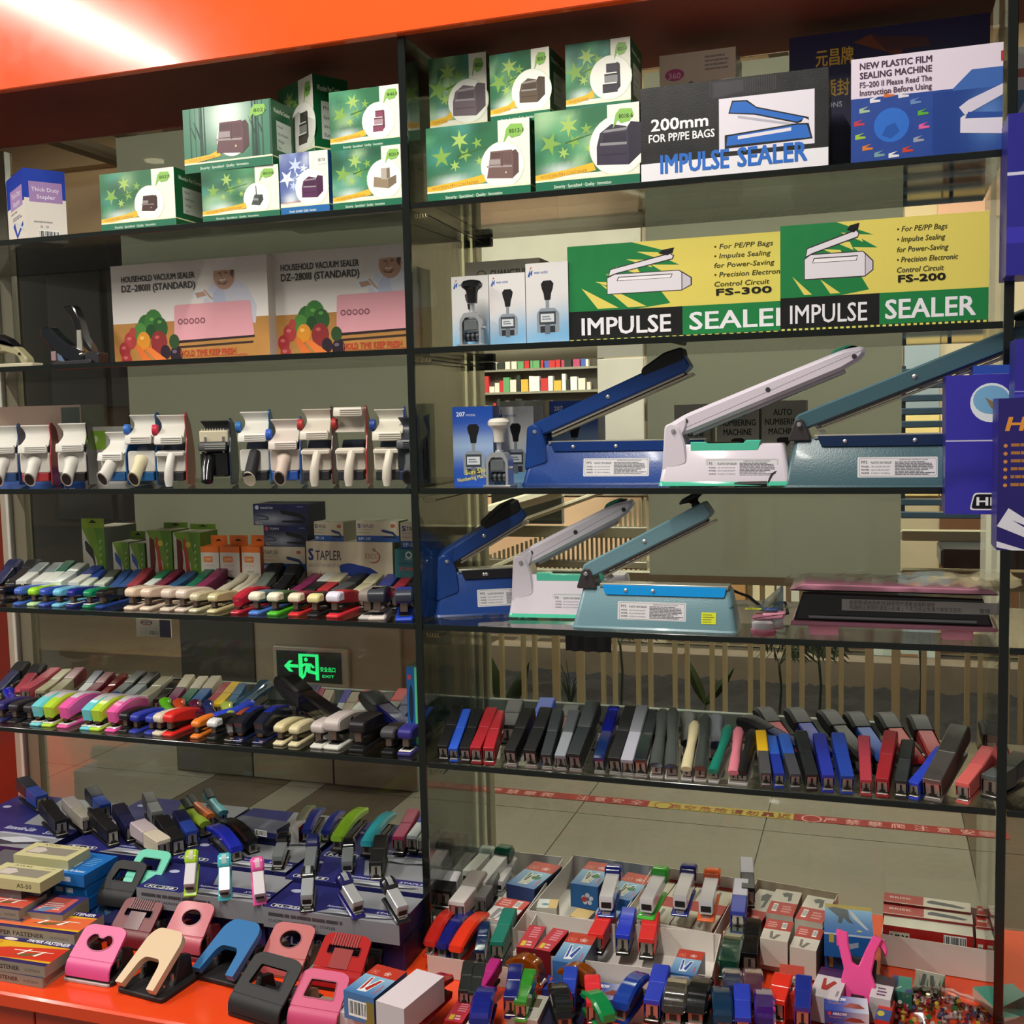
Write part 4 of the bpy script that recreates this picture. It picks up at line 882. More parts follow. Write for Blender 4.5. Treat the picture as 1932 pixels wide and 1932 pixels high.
# tall box on shelf 5 at the divider
z5 = TOP[5]
t, w, h = bpx('stapler_carton', 'tall narrow carton with blue front and white side, behind the divider on shelf five', 766, 786, 1258, z5, .07, .2, front='1b5c9c', side='c9cdbe', top='3f6a5c')
p = Pr(w, h); p.rect(.75, 0, 1, 1, '5cc090').poly(circ(.4*w, .55*h, .005, .04, 12), '14283c').rect(.1, .85, .4, .9, 'c04040'); p.place('front', 0, 0, 0, t, 'printed_front')
p = Pr(.2, h); p.rect(0, 0, .12, 1, '7fae98').rect(.93, 0, 1, 1, '3c9c80').lines(.3, .75, .7, .95, 6, '6a6a66').rect(.5, .5, .75, .65, 'b0a040')
p.rect(0, 0, .12, 1, '7fae98').rect(.93, 0, 1, 1, '3c9c80').lines(.3, .75, .8, .95, 7, '6a6a66').rect(.5, .52, .8, .66, 'b5a548').rect(.5, .34, .8, .46, 'b5a548').lines(.25, .3, .45, .66, 8, '7a7a74').rect(.2, .02, .9, .26, '9cc4d6').fp([(.4, .04), (.45, .22), (.52, .24), (.55, .04)], '22303a'); p.place('right', w, 0, 0, t, 'printed_side')

# ---------------------------------------------------------------- purple boxes standing on a side stand at the right edge
def purp(x0, x1, yt, yb, y, d, lab, art, front='2f2a9c', rz=0):
    c, w = widthto(x0, x1, (yt+yb)/2, y, rz); zt = Py(x0, yt, y)[2]; zb = Py(x0, yb, y)[2]
    t = carton('heavy_duty_box', lab, w, zt-zb, d, (c[0], y, zb), rz, front=front, side='241f78', top='37309c', cat='box', group='purple heavy duty stapler boxes')
    p = Pr(w, zt-zb); art(p, w, zt-zb); p.place('front', 0, 0, 0, t, 'printed_front'); return t, w, zt-zb, zb
def pa(p, w, h):
    def gf(u, v): e = .35*math.exp(-((v-.25-.05*math.sin(u*6))**2/.004)); return np.array(hx('3a34a8'))*(1-e)+np.array(hx('14144c'))*e
    p.grad(0, 0, 1, 1, 6, 14, gf).rect(0, .525, 1, .535, 'c8c4e0').poly(circ(.42*w, .8*h, .03, n=24), 'e8eef4').poly(circ(.42*w, .82*h, .026, .022, 20), '7ab0d8').fp([(.36, .84), (.45, .8), (.47, .74), (.42, .76)], '8a7454')
    p.poly(rnd([(.23*w, .03*h), (1*w, .03*h), (1*w, .155*h), (.27*w, .155*h)], .005), 'f0eef6').poly(rnd([(.245*w, .04*h), (1*w, .04*h), (1*w, .145*h), (.28*w, .145*h)], .005), '14121a').text('HD-12N', .3, .065, h*.06, 'f4f2f8', wid=.6, bold=2)
hd = purp(1784, 1990, 709, 970, -.07, .10, 'purple-blue heavy duty box with model number, overlapping the right divider', pa)
def pb_(p, w, h):
    p.text('HD', .1, .79, h*.09, 'e8963a', wid=.5, bold=2, shear=.25)
    for k in range(6): p.poly(circ(.1*w, (.69-.052*k)*h, .0028, n=8), 'd08a4a'); p.lines(.17, .675-.052*k, .8, .715-.052*k, 1, 'b0763c', seed=k)
    p.fp([(0, .16), (.3, .1), (.8, 0), (1, 0), (1, .02), (.4, .2), (.15, .28)], 'e6e2ee').fp([(0, .06), (.4, .0), (.2, 0), (0, .02)], 'e6e2ee').fp([(.2, .2), (.6, .08), (.9, .04), (.5, .14)], '2c2480')
pb2 = purp(1882, 2030, 752, 1038, -.2, .08, 'dark purple heavy duty box with orange lettering and white splash, at the right edge', pb_, front='2a2170')
def pc_(p, w, h): p.rect(0, .1, 1, .12, '8a84c8').fp([(0, 0), (0, .06), (1, .16), (1, .1)], '4a44b0')
p3 = purp(1836, 2000, 690, 708.5, -.02, .07, 'thin blue box lying above the purple-blue box', pc_, front='2c50a8')
pu = purp(1900, 2060, 215, 520, -.08, .10, 'purple-blue box high at the right edge, over the second shelf', lambda p, w, h: p.rect(0, .62, 1, .64, 'd8d4ec').fp([(.5, .3), (.6, .4), (.62, .36), (.56, .28)], 'c8d0e8').rect(0, .2, 1, .3, '3c36b4'), front='2c2890')
pm = purp(1915, 2060, 640, 751, -.17, .07, 'purple box behind the orange-lettered one, just inside the right edge', pc_, front='342c96')
# the stand that carries them, just outside the picture
st = thing('side_stand', 'white wire stand carrying the purple boxes, at the right edge', 'stand', (Py(1960, 1000, -.1)[0], -.24, DECK))
for nm, zz, yy in [('shelf_board', hd[3]-DECK, (.16, .27)), ('shelf_board', pb2[3]-DECK, (.03, .13)), ('shelf_board', pu[3]-DECK, (.14, .25)), ('shelf_board', p3[3]-DECK, (.2, .28)), ('shelf_board', pm[3]-DECK, (.06, .15))]:
    G().box(.0, .14, yy[0], yy[1], zz-.005, zz-.0005, 'b8b8b4').build(nm, PAINT, st)
for yy in (.03, .25): G().box(.09, .10, yy, yy+.01, 0, 1.5, 'b8b8b4').build('upright', PAINT, st)
# ================================================================ impulse sealers
def sealer(name, label, loc, rz, L, kind, ang, armL, h=.078, dp=.075, group='impulse sealers on the right bay shelves', sticker=False, clipbar=False):
    C_ = {'blue': ('17408a', '123778'), 'white': ('ddd3de', 'd6ccd8'), 'teal': ('40606a', '3b5962'), 'light': ('6c8f9a', '668994')}[kind]
    t = thing(name, label, 'bag sealer', loc, rz, group)
    c = C_[0]; g = G()
    # tapered body
    bi, ti = 0, .014
    def taper(x0, x1, y0, y1, z0, X0, X1, Y0, Y1, z1, col, g):
        lo = rnd([(x0, y0), (x1, y0), (x1, y1), (x0, y1)], .010, 3); up = rnd([(X0, Y0), (X1, Y0), (X1, Y1), (X0, Y1)], .008, 3)
        mid = [((a[0]*.06+b[0]*.94), (a[1]*.06+b[1]*.94)) for a, b in zip(lo, up)]
        top = inset(up, .003); k = len(lo)
        vs = [(a, b, z0) for a, b in lo]+[(a, b, z1-.004) for a, b in mid]+[(a, b, z1) for a, b in top]; fs = [tuple(range(k))[::-1], tuple(range(2*k, 3*k))]
        for j in range(2): fs += [(j*k+i, j*k+(i+1) % k, (j+1)*k+(i+1) % k, (j+1)*k+i) for i in range(k)]
        g.add(vs, fs, col)
    m = PAINT if kind in ('blue', 'teal', 'light') else GLOS
    if kind == 'white':
        taper(0, L, 0, dp, .010, .012, L-.012, .010, dp-.010, h, c, g); g.build('body', m, t)
        g2 = G(); taper(-.002, L+.002, -.002, dp+.002, .003, .0, L, .0, dp, .014, '4fc0a0', g2); g2.build('base_rim', GLOS, t)
        for x in (.02, .032, L-.03): G().lathe([(.004, 0), (.004, .006)], '4fc0a0', 10, cx=x, cy=.012).build('foot', MATTE, t)
        G().prism([(.055, h-.012), (L-.055, h-.012), (L-.05, h+.006), (L-.075, h+.006), (L-.08, h+.001), (.085, h+.001), (.08, h+.004), (.055, h+.004)], .008, .03, '54c4a6', 'y', .001).build('channel_plate', GLOS, t)
        G().box(.075, L-.09, .03, .05, h-.004, h+.003, '4a3b32').build('sealing_strip', METAL, t)
    else:
        taper(0, L, 0, dp, .004, .018, L-.012, .014, dp-.012, h, c, g); g.build('body', m, t)
        g2 = G(); taper(-.003, L+.002, -.003, dp+.003, 0, -.001, L, -.001, dp+.001, .006, C_[1], g2); g2.build('base_rim', m, t)
        pc = '0f3478' if kind == 'blue' else ('122a50' if kind == 'teal' else '0ea0f4')
        if clipbar: pc = '1c1a20'
        G().prism(rnd([(.062, h-.014), (L-.022, h-.014), (L-.018, h+.004), (.055, h+.004)], .003), .0085, .0105, pc, 'y', .0005).build('guard_plate', GLOS if kind == 'light' else PAINT, t, label='bright blue guard plate' if kind == 'light' else None)
        for x in (.10, L*.5, L-.07)[:3 if L > .33 else 2]:
            G().lathe([(.003, 0), (.0035, .001), (.002, .0025), (0.0002, .0028)], 'd8d8d8', 12, M=Matrix.Translation((x, .0083, h-.005)) @ Matrix.Rotation(PI/2, 4, 'X')).build('screw', METAL, t)
        G().box(.05, L-.015, .012, .05, h-.001, h+.006, 'c8c4b8', b=.001).build('sealing_strip', METAL, t)
    # hinge post
    hx_, hz = .022, h+.022
    g = G()
    if kind in ('blue', 'white'):
        g.prism([(.005 if kind == 'white' else .004, h*.35), (.05, h*.55), (.046, h+.002), (.036, hz+.010), (.024, hz+.017), (.010, hz+.012), (.008, h)], .004, dp-.008, c, 'y', .003, rr=.006); g.build('hinge_post', m, t)
        if kind == 'blue': G().box(.012, .045, .018, dp-.022, hz-.010, hz+.012, '0a1c40').build('hinge_gap', MATTE, t)
    else:
        g.prism([(.006, h-.004), (.046, h-.004), (.034, hz+.008), (.026, hz+.013), (.018, hz+.008)], .008, dp-.02, '3a3436', 'y', .002, rr=.005); g.build('hinge_bracket', PAINT, t)
    G().lathe([(.0035, 0), (.0042, .001), (.0025, .003)], 'c8c8c8', 12, M=Matrix.Translation((.026, .0045 if kind != 'white' else .003, hz+.002)) @ Matrix.Rotation(PI/2, 4, 'X')).build('hinge_pin', METAL, t)
    # arm
    A = Matrix.Translation((.024, 0, hz)) @ Matrix.Rotation(-ang, 4, 'Y')
    y0, y1 = .012, dp-.014
    g = G()
    if kind == 'white':
        g.prism(rnd([(-.018, -.008), (.03, -.012), (armL*.9, -.004), (armL, .002), (armL+.012, .010), (armL+.01, .022), (armL-.02, .028), (armL*.6, .026), (.03, .022), (-.012, .014)], [.008, .004, .004, .006, .008, .008, .008, .02, .01, .008]), y0-.002, y1, 'd8cedb' if kind == 'white' else c, 'y', .006, M=A)
        g.build('arm', GLOS, t)
        G().prism(rnd([(-.014, -.012), (.016, -.010), (.028, .004), (.03, .016), (.006, .012), (-.016, .004)], .006), y0-.005, y0+.006, 'ded4e0', 'y', .002, M=A).build('hinge_cover', GLOS, t)
        G().prism(rnd([(armL-.045, .026), (armL-.005, .027), (armL+.004, .020), (armL-.01, .033), (armL-.035, .034)], .004), y0+.006, y1-.008, '2f8a6c', 'y', .002, M=A).build('thumb_pad', MATTE, t)
        for u in (.028, armL*.53, armL-.008): G().lathe([(.004, 0), (.0042, .0006), (.0005, .0008)], '2e2a30', 12, M=A @ Matrix.Translation((u, y0-.0022, .010)) @ Matrix.Rotation(PI/2, 4, 'X')).build('screw_hole', MATTE, t)
        G().prism([(.03, -.018), (armL-.03, -.010), (armL-.03, -.003), (.03, -.011)], y0+.006, y1-.008, 'a8a0a8', 'y', .001, M=A).build('pressing_bar', METAL, t)
    else:
        g.prism([(-.014, -.002), (.0, -.010), (armL-.01, -.010), (armL+.004, -.004), (armL, .022), (.004, .018)], y0, y1, c, 'y', .003, M=A, rr=.004)
        g.build('arm', PAINT, t)
        G().box(.03, armL-.012, y0+.004, y1-.004, -.014, -.0102, '4a3c3c' if kind != 'blue' else 'a8a098', M=A).build('jaw_pad', MATTE, t)
        G().box(.026, armL+.002, y0+.008, y1-.010, -.0205, -.0155, 'c8bfae', M=A, b=.001).build('pressing_bar', METAL, t)
        G().lathe([(.0035, 0), (.004, .001), (.002, .0028), (.0003, .003)], 'd0d0d0', 12, M=A @ Matrix.Translation((armL*.5, y0, .006)) @ Matrix.Rotation(PI/2, 4, 'X')).build('arm_screw', METAL, t)
        if kind == 'blue':
            G().prism(rnd([(armL-.085, .014), (armL-.002, .010), (armL+.004, .034), (armL-.03, .038), (armL-.08, .028)], .006), y0-.002, y1+.002, '121214', 'y', .003, M=A).build('handle_grip', MATTE, t)
        else:
            K = A @ Matrix.Translation((armL-.018, (y0+y1)/2, .020))
            G().lathe([(.009, -.002), (.007, .008), (.010, .012), (.026, .016), (.026, .019), (.018, .023), (.004, .024)], '121214', 20, M=K).build('handle_knob', MATTE, t)
            G().prism([(.03, -.028), (.036, -.028), (.03, 0), (.02, 0)], y0+.01, y1-.01, 'a0a0a0', 'y', M=A).build('return_link', METAL, t)
    # label
    sw, shh = (.125, .034)
    lx = .085 if L < .33 else .12
    if kind == 'white': lx = L*.36
    tilt = math.atan2(.014 if kind != 'white' else .010, h)
    ly = lambda z: (.014 if kind != 'white' else .0095)*z/h - .0006
    p = Pr(sw, shh)
    p.poly(rnd([(0, 0), (sw, 0), (sw, shh), (0, shh)], .002), 'ddd9de').poly(rnd([(.003, .002), (sw-.002, .002), (sw-.002, shh-.002), (.003, shh-.002)], .003), '4a4a50').poly(rnd([(.0035, .0025), (sw-.0025, .0025), (sw-.0025, shh-.0025), (.0035, shh-.0025)], .0028), 'ddd9de')
    p.text('PFS' if kind != 'white' else 'FS', .05, .68, shh*.15, '3a3a44', bold=.6).text('PLASTIC FILM SEALER', .17, .68, shh*.11, '44444c', wid=.26, bold=.5)
    for i, (a, b) in enumerate([('MODEL:', '100-150-200-250-300'), ('POWER:', '150-310-400-450-600W'), ('SOURCE:', 'AC220V/110V(60Hz)')]):
        p.text(a, .05, .50-.16*i, shh*.085, '44444c', wid=.10, bold=.5).text(b, .17, .50-.16*i, shh*.075, '85858c', wid=.24)
    p.text('OPERATING INSTRUCTIONS', .52, .84, shh*.06, '6a6a70', wid=.36).lines(.47, .12, .96, .80, 9, '6c6c74', seed=4, fill=.45)
    st = p.place('front', lx, 0, 0, t, 'rating_label')
    st.matrix_parent_inverse = Matrix.Identity(4)
    st.location = (0, ly(.016), .016); st.rotation_euler = (-tilt, 0, 0)
    if sticker:
        p = Pr(.026, .021); p.rect(0, 0, 1, 1, 'd8e038').lines(.1, .1, .9, .9, 4, '6a7030', seed=3, fill=.35)
        s2 = p.place('front', L-.062, 0, 0, t, 'price_sticker', label='small yellow-green price note'); s2.location = (0, ly(.014)-.0008, .014); s2.rotation_euler = (-tilt, 0, 0)
    return t
def onsh(px, py, y, z): c = Py(px, py, y); return (c[0], y, z)
sealer('impulse_sealer', 'large deep-blue bag sealer with black grip, third shelf', onsh(985, 912, .085, TOP[3]), 0, .365, 'blue', .385, .315, h=.077)
sealer('impulse_sealer', 'white and turquoise bag sealer, third shelf, between blue and teal ones', onsh(1243, 912, .006, TOP[3]+.0), 0, .226, 'white', .345, .335, h=.075)
sealer('impulse_sealer', 'dark teal bag sealer at the right of the third shelf', onsh(1478, 909, .004, TOP[3]), 0, .42, 'teal', .365, .40, h=.082, dp=.08)
sealer('impulse_sealer', 'small deep-blue bag sealer turned away, beside the divider, fourth shelf', onsh(822, 1175, .07, TOP[4]), .5, .21, 'blue', .50, .185, h=.085, clipbar=True)
sealer('impulse_sealer', 'white and turquoise bag sealer in the middle of the fourth shelf', onsh(960, 1178, .088, TOP[4]), .10, .24, 'white', .43, .235, h=.085)
sealer('impulse_sealer', 'light blue-grey bag sealer with black knob and yellow note, fourth shelf', onsh(1080, 1184, .03, TOP[4]), 0, .30, 'light', .47, .255, h=.075, sticker=True)
# mains lead by the teal sealer
ld = thing('power_lead', 'black mains lead with plug lying between the white and teal sealers', 'cable', onsh(1470, 908, .012, TOP[3]))
P_ = [(0, .0, .03), (-.012, -.004, .022), (-.018, -.005, .008), (-.01, -.004, .004), (.02, -.006, .004), (.05, -.004, .004)]
G().tube(P_, .0022, '0c0c0d', 6).build('cable', MATTE, ld)
G().tube([(-.02, -.004, .006), (-.075, -.002, .006)], .0055, '1a1a1c', 8).build('plug', MATTE, ld)
G().tube([(-.075, -.002, .006), (-.10, -.001, .006)], .0045, 'd8d4cc', 8).build('plug_tip', PLAS, ld)
l2 = thing('power_lead', 'black lead curling behind the light blue sealer, fourth shelf', 'cable', onsh(1392, 1140, .16, TOP[4]))
G().tube([(-.02, 0, .06), (.02, 0, .045), (.05, 0, .02), (.075, .0, .01), (.09, .02, .012), (.085, .03, .03), (.06, .03, .026)], .003, '0c0c0d', 6).build('cable', MATTE, l2)
# pink vacuum sealer in clear bag
v = thing('vacuum_sealer', 'pink and black vacuum sealer wrapped in clear plastic, fourth shelf', 'vacuum sealer', onsh(1492, 1190, .04, TOP[4]), 0)
L = Py(1880, 1190, .04)[0]-Py(1492, 1190, .04)[0]
G().prism(rnd([(0, .016), (L, .016), (L+.004, .02), (L, .024), (0, .024)], .002), 0, .15, 'd08aa0', 'y', .002).build('base_shell', GLOS, v)
for x in (.03, L-.085): G().prism(rnd([(x, 0), (x+.05, 0), (x+.05, .018), (x, .018)], .004), .005, .03, 'e094aa', 'y', .001).build('foot', GLOS, v)
G().prism([(.004, .024), (L-.004, .024), (L-.02, .070), (.02, .074)], .01, .14, '17151b', 'y', .003).build('middle_body', GLOS, v)
G().box(.03, L-.03, .004, .009, .030, .034, '9a9a9c').build('metal_strip', METAL, v)
G().prism(rnd([(-.004, .078), (L+.004, .078), (L-.01, .088), (.02, .09)], .004), -.002, .14, 'cf8ca2', 'y', .002).build('lid', GLOS, v)
p = Pr(.25, .02); p.rect(0, 0, 1, 1, 'b8b2ae').text('爱家牌(通电蒸烘)机器使用时请拿出吸粉海绵', .05, .55, .0062, '3c3838', wid=.55).text('机器停止使用时请放入机罐上下夹之间以免薄力橡受压变形', .05, .14, .0062, '3c3838', wid=.72).text('警惕', .88, .14, .006, '3c3838')
p.place('front', .085, .0085, .044, v, 'paper_label')
R = random.Random(4)
def crumple(x0, x1, y0, y1, z0, z1, nx, ny, amp, seed, top=True):
    R = random.Random(seed); g = G()
    def sheet(f):
        vs = [f(i/nx, j/ny) for j in range(ny+1) for i in range(nx+1)]
        fs = [(j*(nx+1)+i, j*(nx+1)+i+1, (j+1)*(nx+1)+i+1, (j+1)*(nx+1)+i) for j in range(ny) for i in range(nx)]
        g.add(vs, fs, 'ffffff')
    q = lambda: R.uniform(-amp, amp)
    sheet(lambda u, v_: (x0+(x1-x0)*u+q(), y0+q()*.6, z0+(z1-z0)*v_+q()))
    sheet(lambda u, v_: (x0+(x1-x0)*u+q(), y0+(y1-y0)*v_, z1+q()))
    return g
g = crumple(-.012, L+.04, -.008, .15, .0, .095, 22, 5, .0045, 4)
vs = [(-.012, -.006, .01), (-.05, .02, .0), (-.07, .05, .012), (-.05, .06, .05), (-.012, -.006, .09), (-.03, .02, .04)]
g.add(vs, [(0, 1, 5), (1, 2, 5), (2, 3, 5), (3, 4, 5), (4, 0, 5)], 'ffffff')
vs = [(L+.03, -.006, .004), (L+.075, .0, .0), (L+.085, .02, .025), (L+.06, .03, .06), (L+.03, -.006, .09), (L+.045, .0, .04)]
g.add(vs, [(0, 1, 5), (1, 2, 5), (2, 3, 5), (3, 4, 5), (4, 0, 5)], 'ffffff')
g.build('plastic_bag', BAG, v)
b = thing('bagged_clip_sealer', 'small pink and white gadget in a clear bag with yellow note, fourth shelf', 'gadget', onsh(1440, 1205, .03, TOP[4]))
G().lathe([(.020, 0), (.022, .003), (.022, .009), (.019, .011)], 'd88098', 20).build('pink_base', GLOS, b)
G().lathe([(.019, .011), (.020, .014), (.020, .022), (.016, .026)], 'ddd8dc', 20).build('white_wheel', GLOS, b)
G().prism(rnd([(-.02, .027), (.035, .030), (.04, .042), (-.015, .038)], .004), -.012, .014, 'dc90a6', 'y', .003).build('pink_cap', GLOS, b)
G().box(-.004, .024, -.009, .012, .043, .046, '2c4a80', b=.001).build('blue_plate', PLAS, b)
p = Pr(.028, .018); p.rect(0, 0, 1, 1, 'dfe62e').lines(.1, .2, .9, .9, 2, '6a7030'); o = p.place('top', -.03, -.018, .0465, b, 'price_sticker'); 
g = crumple(-.055, .045, -.026, .02, 0, .05, 8, 4, .005, 8); g.build('plastic_bag', BAG, b)

# ================================================================ numbering machines (chrome hand stamps)
def stamp(label, loc, knob, rz=0, s=1.0):
    t = thing('numbering_machine', label, 'hand stamp', loc, rz)
    w = .021*s; H = .062*s
    pr = rnd([(-w, 0), (-w, H*.78), (-w*.6, H), (w*.6, H), (w, H*.78), (w, 0), (w*.78, 0), (w*.78, H*.70), (w*.5, H*.86), (-w*.5, H*.86), (-w*.78, H*.70), (-w*.78, 0)], .003*s)
    G().prism(pr, 0, .028*s, 'd4d6da', 'y', holes=[]).build('frame', METAL, t)
    G().box(-w*1.25, w*1.25, -.004*s, .032*s, 0, .004*s, 'b8babe', b=.001).build('base_plate', METAL, t)
    G().box(-w*.7, w*.7, .004*s, .024*s, H*.45, H*.82, 'aeb2b6', b=.0015).build('name_plate', METAL, t)
    G().box(-w*.6, w*.6, .0015*s, .004*s, H*.50, H*.76, '8c9298').build('engraved_face', METAL, t)
    g = G()
    for k in range(6): g.lathe([(.0085*s, 0), (.0085*s, .0042*s)], ['2a2c30', '6a6e74'][k % 2], 14, M=Matrix.Translation((-w*.62+k*.0045*s, .012*s, .018*s)) @ Matrix.Rotation(PI/2, 4, 'Y'))
    g.build('number_wheels', METAL, t)['kind'] = 'stuff'
    for sx in (-1, 1): G().lathe([(.003*s, 0), (.003*s, .005*s)], 'c8c8cc', 10, M=Matrix.Translation((sx*w*1.0, .014*s, H*.55)) @ Matrix.Rotation(sx*PI/2, 4, 'Y')).build('side_screw', METAL, t)
    G().lathe([(.0075*s, H), (.0075*s, H+.003*s), (.0045*s, H+.004*s), (.0045*s, H+.022*s)], 'd8d8dc', 16, cy=.014*s).build('plunger_rod', METAL, t)
    z = H+.018*s
    G().lathe([(.0095*s, z), (.0105*s, z+.018*s), (.012*s, z+.024*s), (.0195*s, z+.030*s), (.020*s, z+.036*s), (.016*s, z+.041*s), (.007*s, z+.043*s)], knob, 24, cy=.014*s).build('knob', GLOS, t)
    return t
stamp('chrome hand numbering stamp with black knob, second shelf', onsh(888, 652, .02, TOP[2]), '141416', s=1.0)
stamp('chrome hand numbering stamp with cream knob, third shelf', onsh(938, 912, .018, TOP[3]), 'dcd6ca', rz=-.05, s=1.05)

# ================================================================ tape dispensers
def dispenser(label, px, y, hood='d8d4cc', plate='2c5c94', knob=None, handle='d6d2ca', hstyle='open', rz=0, s=1.0, hup=0, hd=1, lean=0, black=False):
    t = thing('tape_dispenser', label, 'tape dispenser', onsh(px, 912, y, TOP[3]), rz, 'hand tape dispensers on the third shelf', ry=lean)
    loc_ = t.location; t.rotation_euler[2] = rz + math.atan2(CAM[0]-loc_[0], loc_[1]-CAM[1])*.74
    s *= 1.12; t.scale = (1, 1, 1.04)
    w = .054*s
    # side plate (thin, in the y-z plane) at the right
    pf = rnd([(.03, .004), (.13, .0), (.155, .03), (.15, .075), (.11, .125), (.055, .150+hup), (.035, .145+hup), (.05, .10), (.028, .07)], .008)
    G().prism(pf, w*.5-.0015, w*.5+.0015, plate, 'x', .0005).build('side_plate', PAINT, t)
    if not black:
        # square back plate and its flange
        G().prism(rnd([(-w*.5, .030), (w*.5-.002, .030), (w*.5-.002, .074), (-w*.5, .074)], .006), .032, .038, hood, 'y', .002).build('back_plate', PLAS, t)
        G().box(-w*.46, w*.4, .03, .06, .012, .030, plate if hstyle == 'open' else '24242a', b=.002).build('tension_roller', PLAS, t)
    # tape core wheel
    G().lathe([(.030, -w*.38), (.034, -w*.36), (.034, w*.36), (.030, w*.38)], '2a3444' if not black else '18181a', 20, M=Matrix.Translation((0, .095, .055)) @ Matrix.Rotation(PI/2, 4, 'Y')).build('tape_core', PLAS, t)
    # hood: saddle shaped cover with ribs
    g = G(); nu, nv = 8, 6; z0, z1 = .098+hup, .142+hup
    vs = []; fs = []
    for j in range(nv+1):
        v_ = j/nv
        for i in range(nu+1):
            u = i/nu; bite = .010*math.sin(PI*v_)*(1-u)**2
            x = -w*.5+bite+(w-.003-bite)*u; y_ = .040-.014*math.cos(PI*v_*.9)+.018*math.sin(PI*v_) if hd > 0 else .034+.012*math.sin(PI*v_)
            vs.append((x, y_, z0+(z1-z0)*v_))
    n = len(vs); vs += [(a, b+.005, c+.002) for a, b, c in vs]
    for j in range(nv):
        for i in range(nu):
            a = j*(nu+1)+i; fs += [(a, a+1, a+nu+2, a+nu+1), (n+a, n+a+nu+1, n+a+nu+2, n+a+1)]
    for i in range(nu): a = nv*(nu+1)+i; fs += [(i+1, i, n+i, n+i+1), (a, a+1, n+a+1, n+a)]
    for j in range(nv): a = j*(nu+1); b_ = a+nu; fs += [(a, a+nu+1, n+a+nu+1, n+a), (b_+nu+1, b_, n+b_, n+b_+nu+1)]
    g.add(vs, fs, hood if not black else '1b1c20'); g.build('hood', PLAS, t)
    zr = z0-.005 if hd > 0 else z1-.006
    g = G().prism(rnd([(.016, zr-.009), (.030, zr-.009), (.036, zr+.008), (.022, zr+.010)], .004), -w*.52, w*.42, hood if not black else '222226', 'x', .002)
    g.build('grip_roller', PLAS, t)
    for k in range(3): G().box(-w*.3, w*.38, .0165+k*.001, .019, zr-.005+k*.004, zr-.0035+k*.004, mixc(hood, '000000', .45)).build('groove', PLAS, t)
    if knob: G().lathe([(.010, 0), (.011, .002), (.011, .010), (.009, .012)], knob, 18, M=Matrix.Translation((-w*.5-.008, .045, z0+.016)) @ Matrix.Rotation(PI/2, 4, 'Y')).build('tension_knob', PLAS, t)
    # handle
    if black:
        G().box(-w*.5, w*.46, .03, .045, .082, .112, 'd2c8ac', b=.002).build('cream_blade_guard', PLAS, t, label='cream toothed guard')
        g = G()
        for k in range(9): g.prism([(-w*.45+k*.0055, .112), (-w*.45+k*.0055+.004, .112), (-w*.45+k*.0055+.002, .117)], .032, .034, 'c8beA0'.lower(), 'y')
        g.build('teeth', PLAS, t)['kind'] = 'stuff'
        for sx in (-.3, .3): G().tube([(w*sx, .028, .068), (w*sx, .028, .10)], .0028, 'a8a49c', 8).build('metal_post', METAL, t)
        G().box(-w*.5, w*.45, .03, .09, .02, .070, '101013', b=.003).build('black_body', GLOS, t)
        G().tube([(-.012, .034, .060), (-.014, .014, .035), (-.014, .002, .012)], [.013, .013, .012], '141416', 12, ry=[.012, .014, .012]).build('handle', GLOS, t)
        return t
    if hstyle == 'open':   # hollow oval handle pointing to the viewer
        G().tube([(-.002, .036, .056), (-.004, .022, .044), (-.006, .006, .026), (-.008, -.004, .018)], [.016, .0115, .0115, .0125], handle, 18, ry=[.014, .014, .016, .0185], hollow=False).build('handle', PLAS, t)
        d = (Vector((-.008, -.004, .018))-Vector((-.006, .006, .026))).normalized()
        c = Vector((-.008, -.0043, .018)); G().tube([c, c+d*.0006], .0095, '1c1613' if handle != '4a4c50' else '0c0c0d', 16, ry=.0150).build('handle_opening', MATTE, t, label='dark open end of the handle')
    elif hstyle == 'solid':
        G().tube([(0, .036, .066), (-.002, .020, .050), (-.006, .004, .028), (-.008, -.004, .018)], [.012, .0125, .0125, .013], '1a1a1c', 16, ry=[.012, .014, .015, .017]).build('handle', MATTE, t)
        G().tube([(-.008, -.004, .018), (-.0085, -.0055, .0168)], .0135, handle, 16, ry=.018).build('handle_cap', PLAS, t)
    else:                  # slim curved grip hanging from a T bar
        G().prism(rnd([(-w*.5, .062), (w*.5-.003, .062), (w*.5-.003, .071), (-w*.5, .071)], .003), .018, .036, handle, 'y', .002).build('t_bar', PLAS, t)
        G().tube([(.002, .026, .066), (.0, .016, .052), (-.003, .010, .034), (-.004, .010, .016), (-.004, .012, .003)], [.009, .0085, .0095, .0095, .007], handle, 14, ry=[.009, .010, .011, .010, .008]).build('handle', PLAS, t)
    return t
wh = 'ddd9d0'; cr = 'd8ceac'
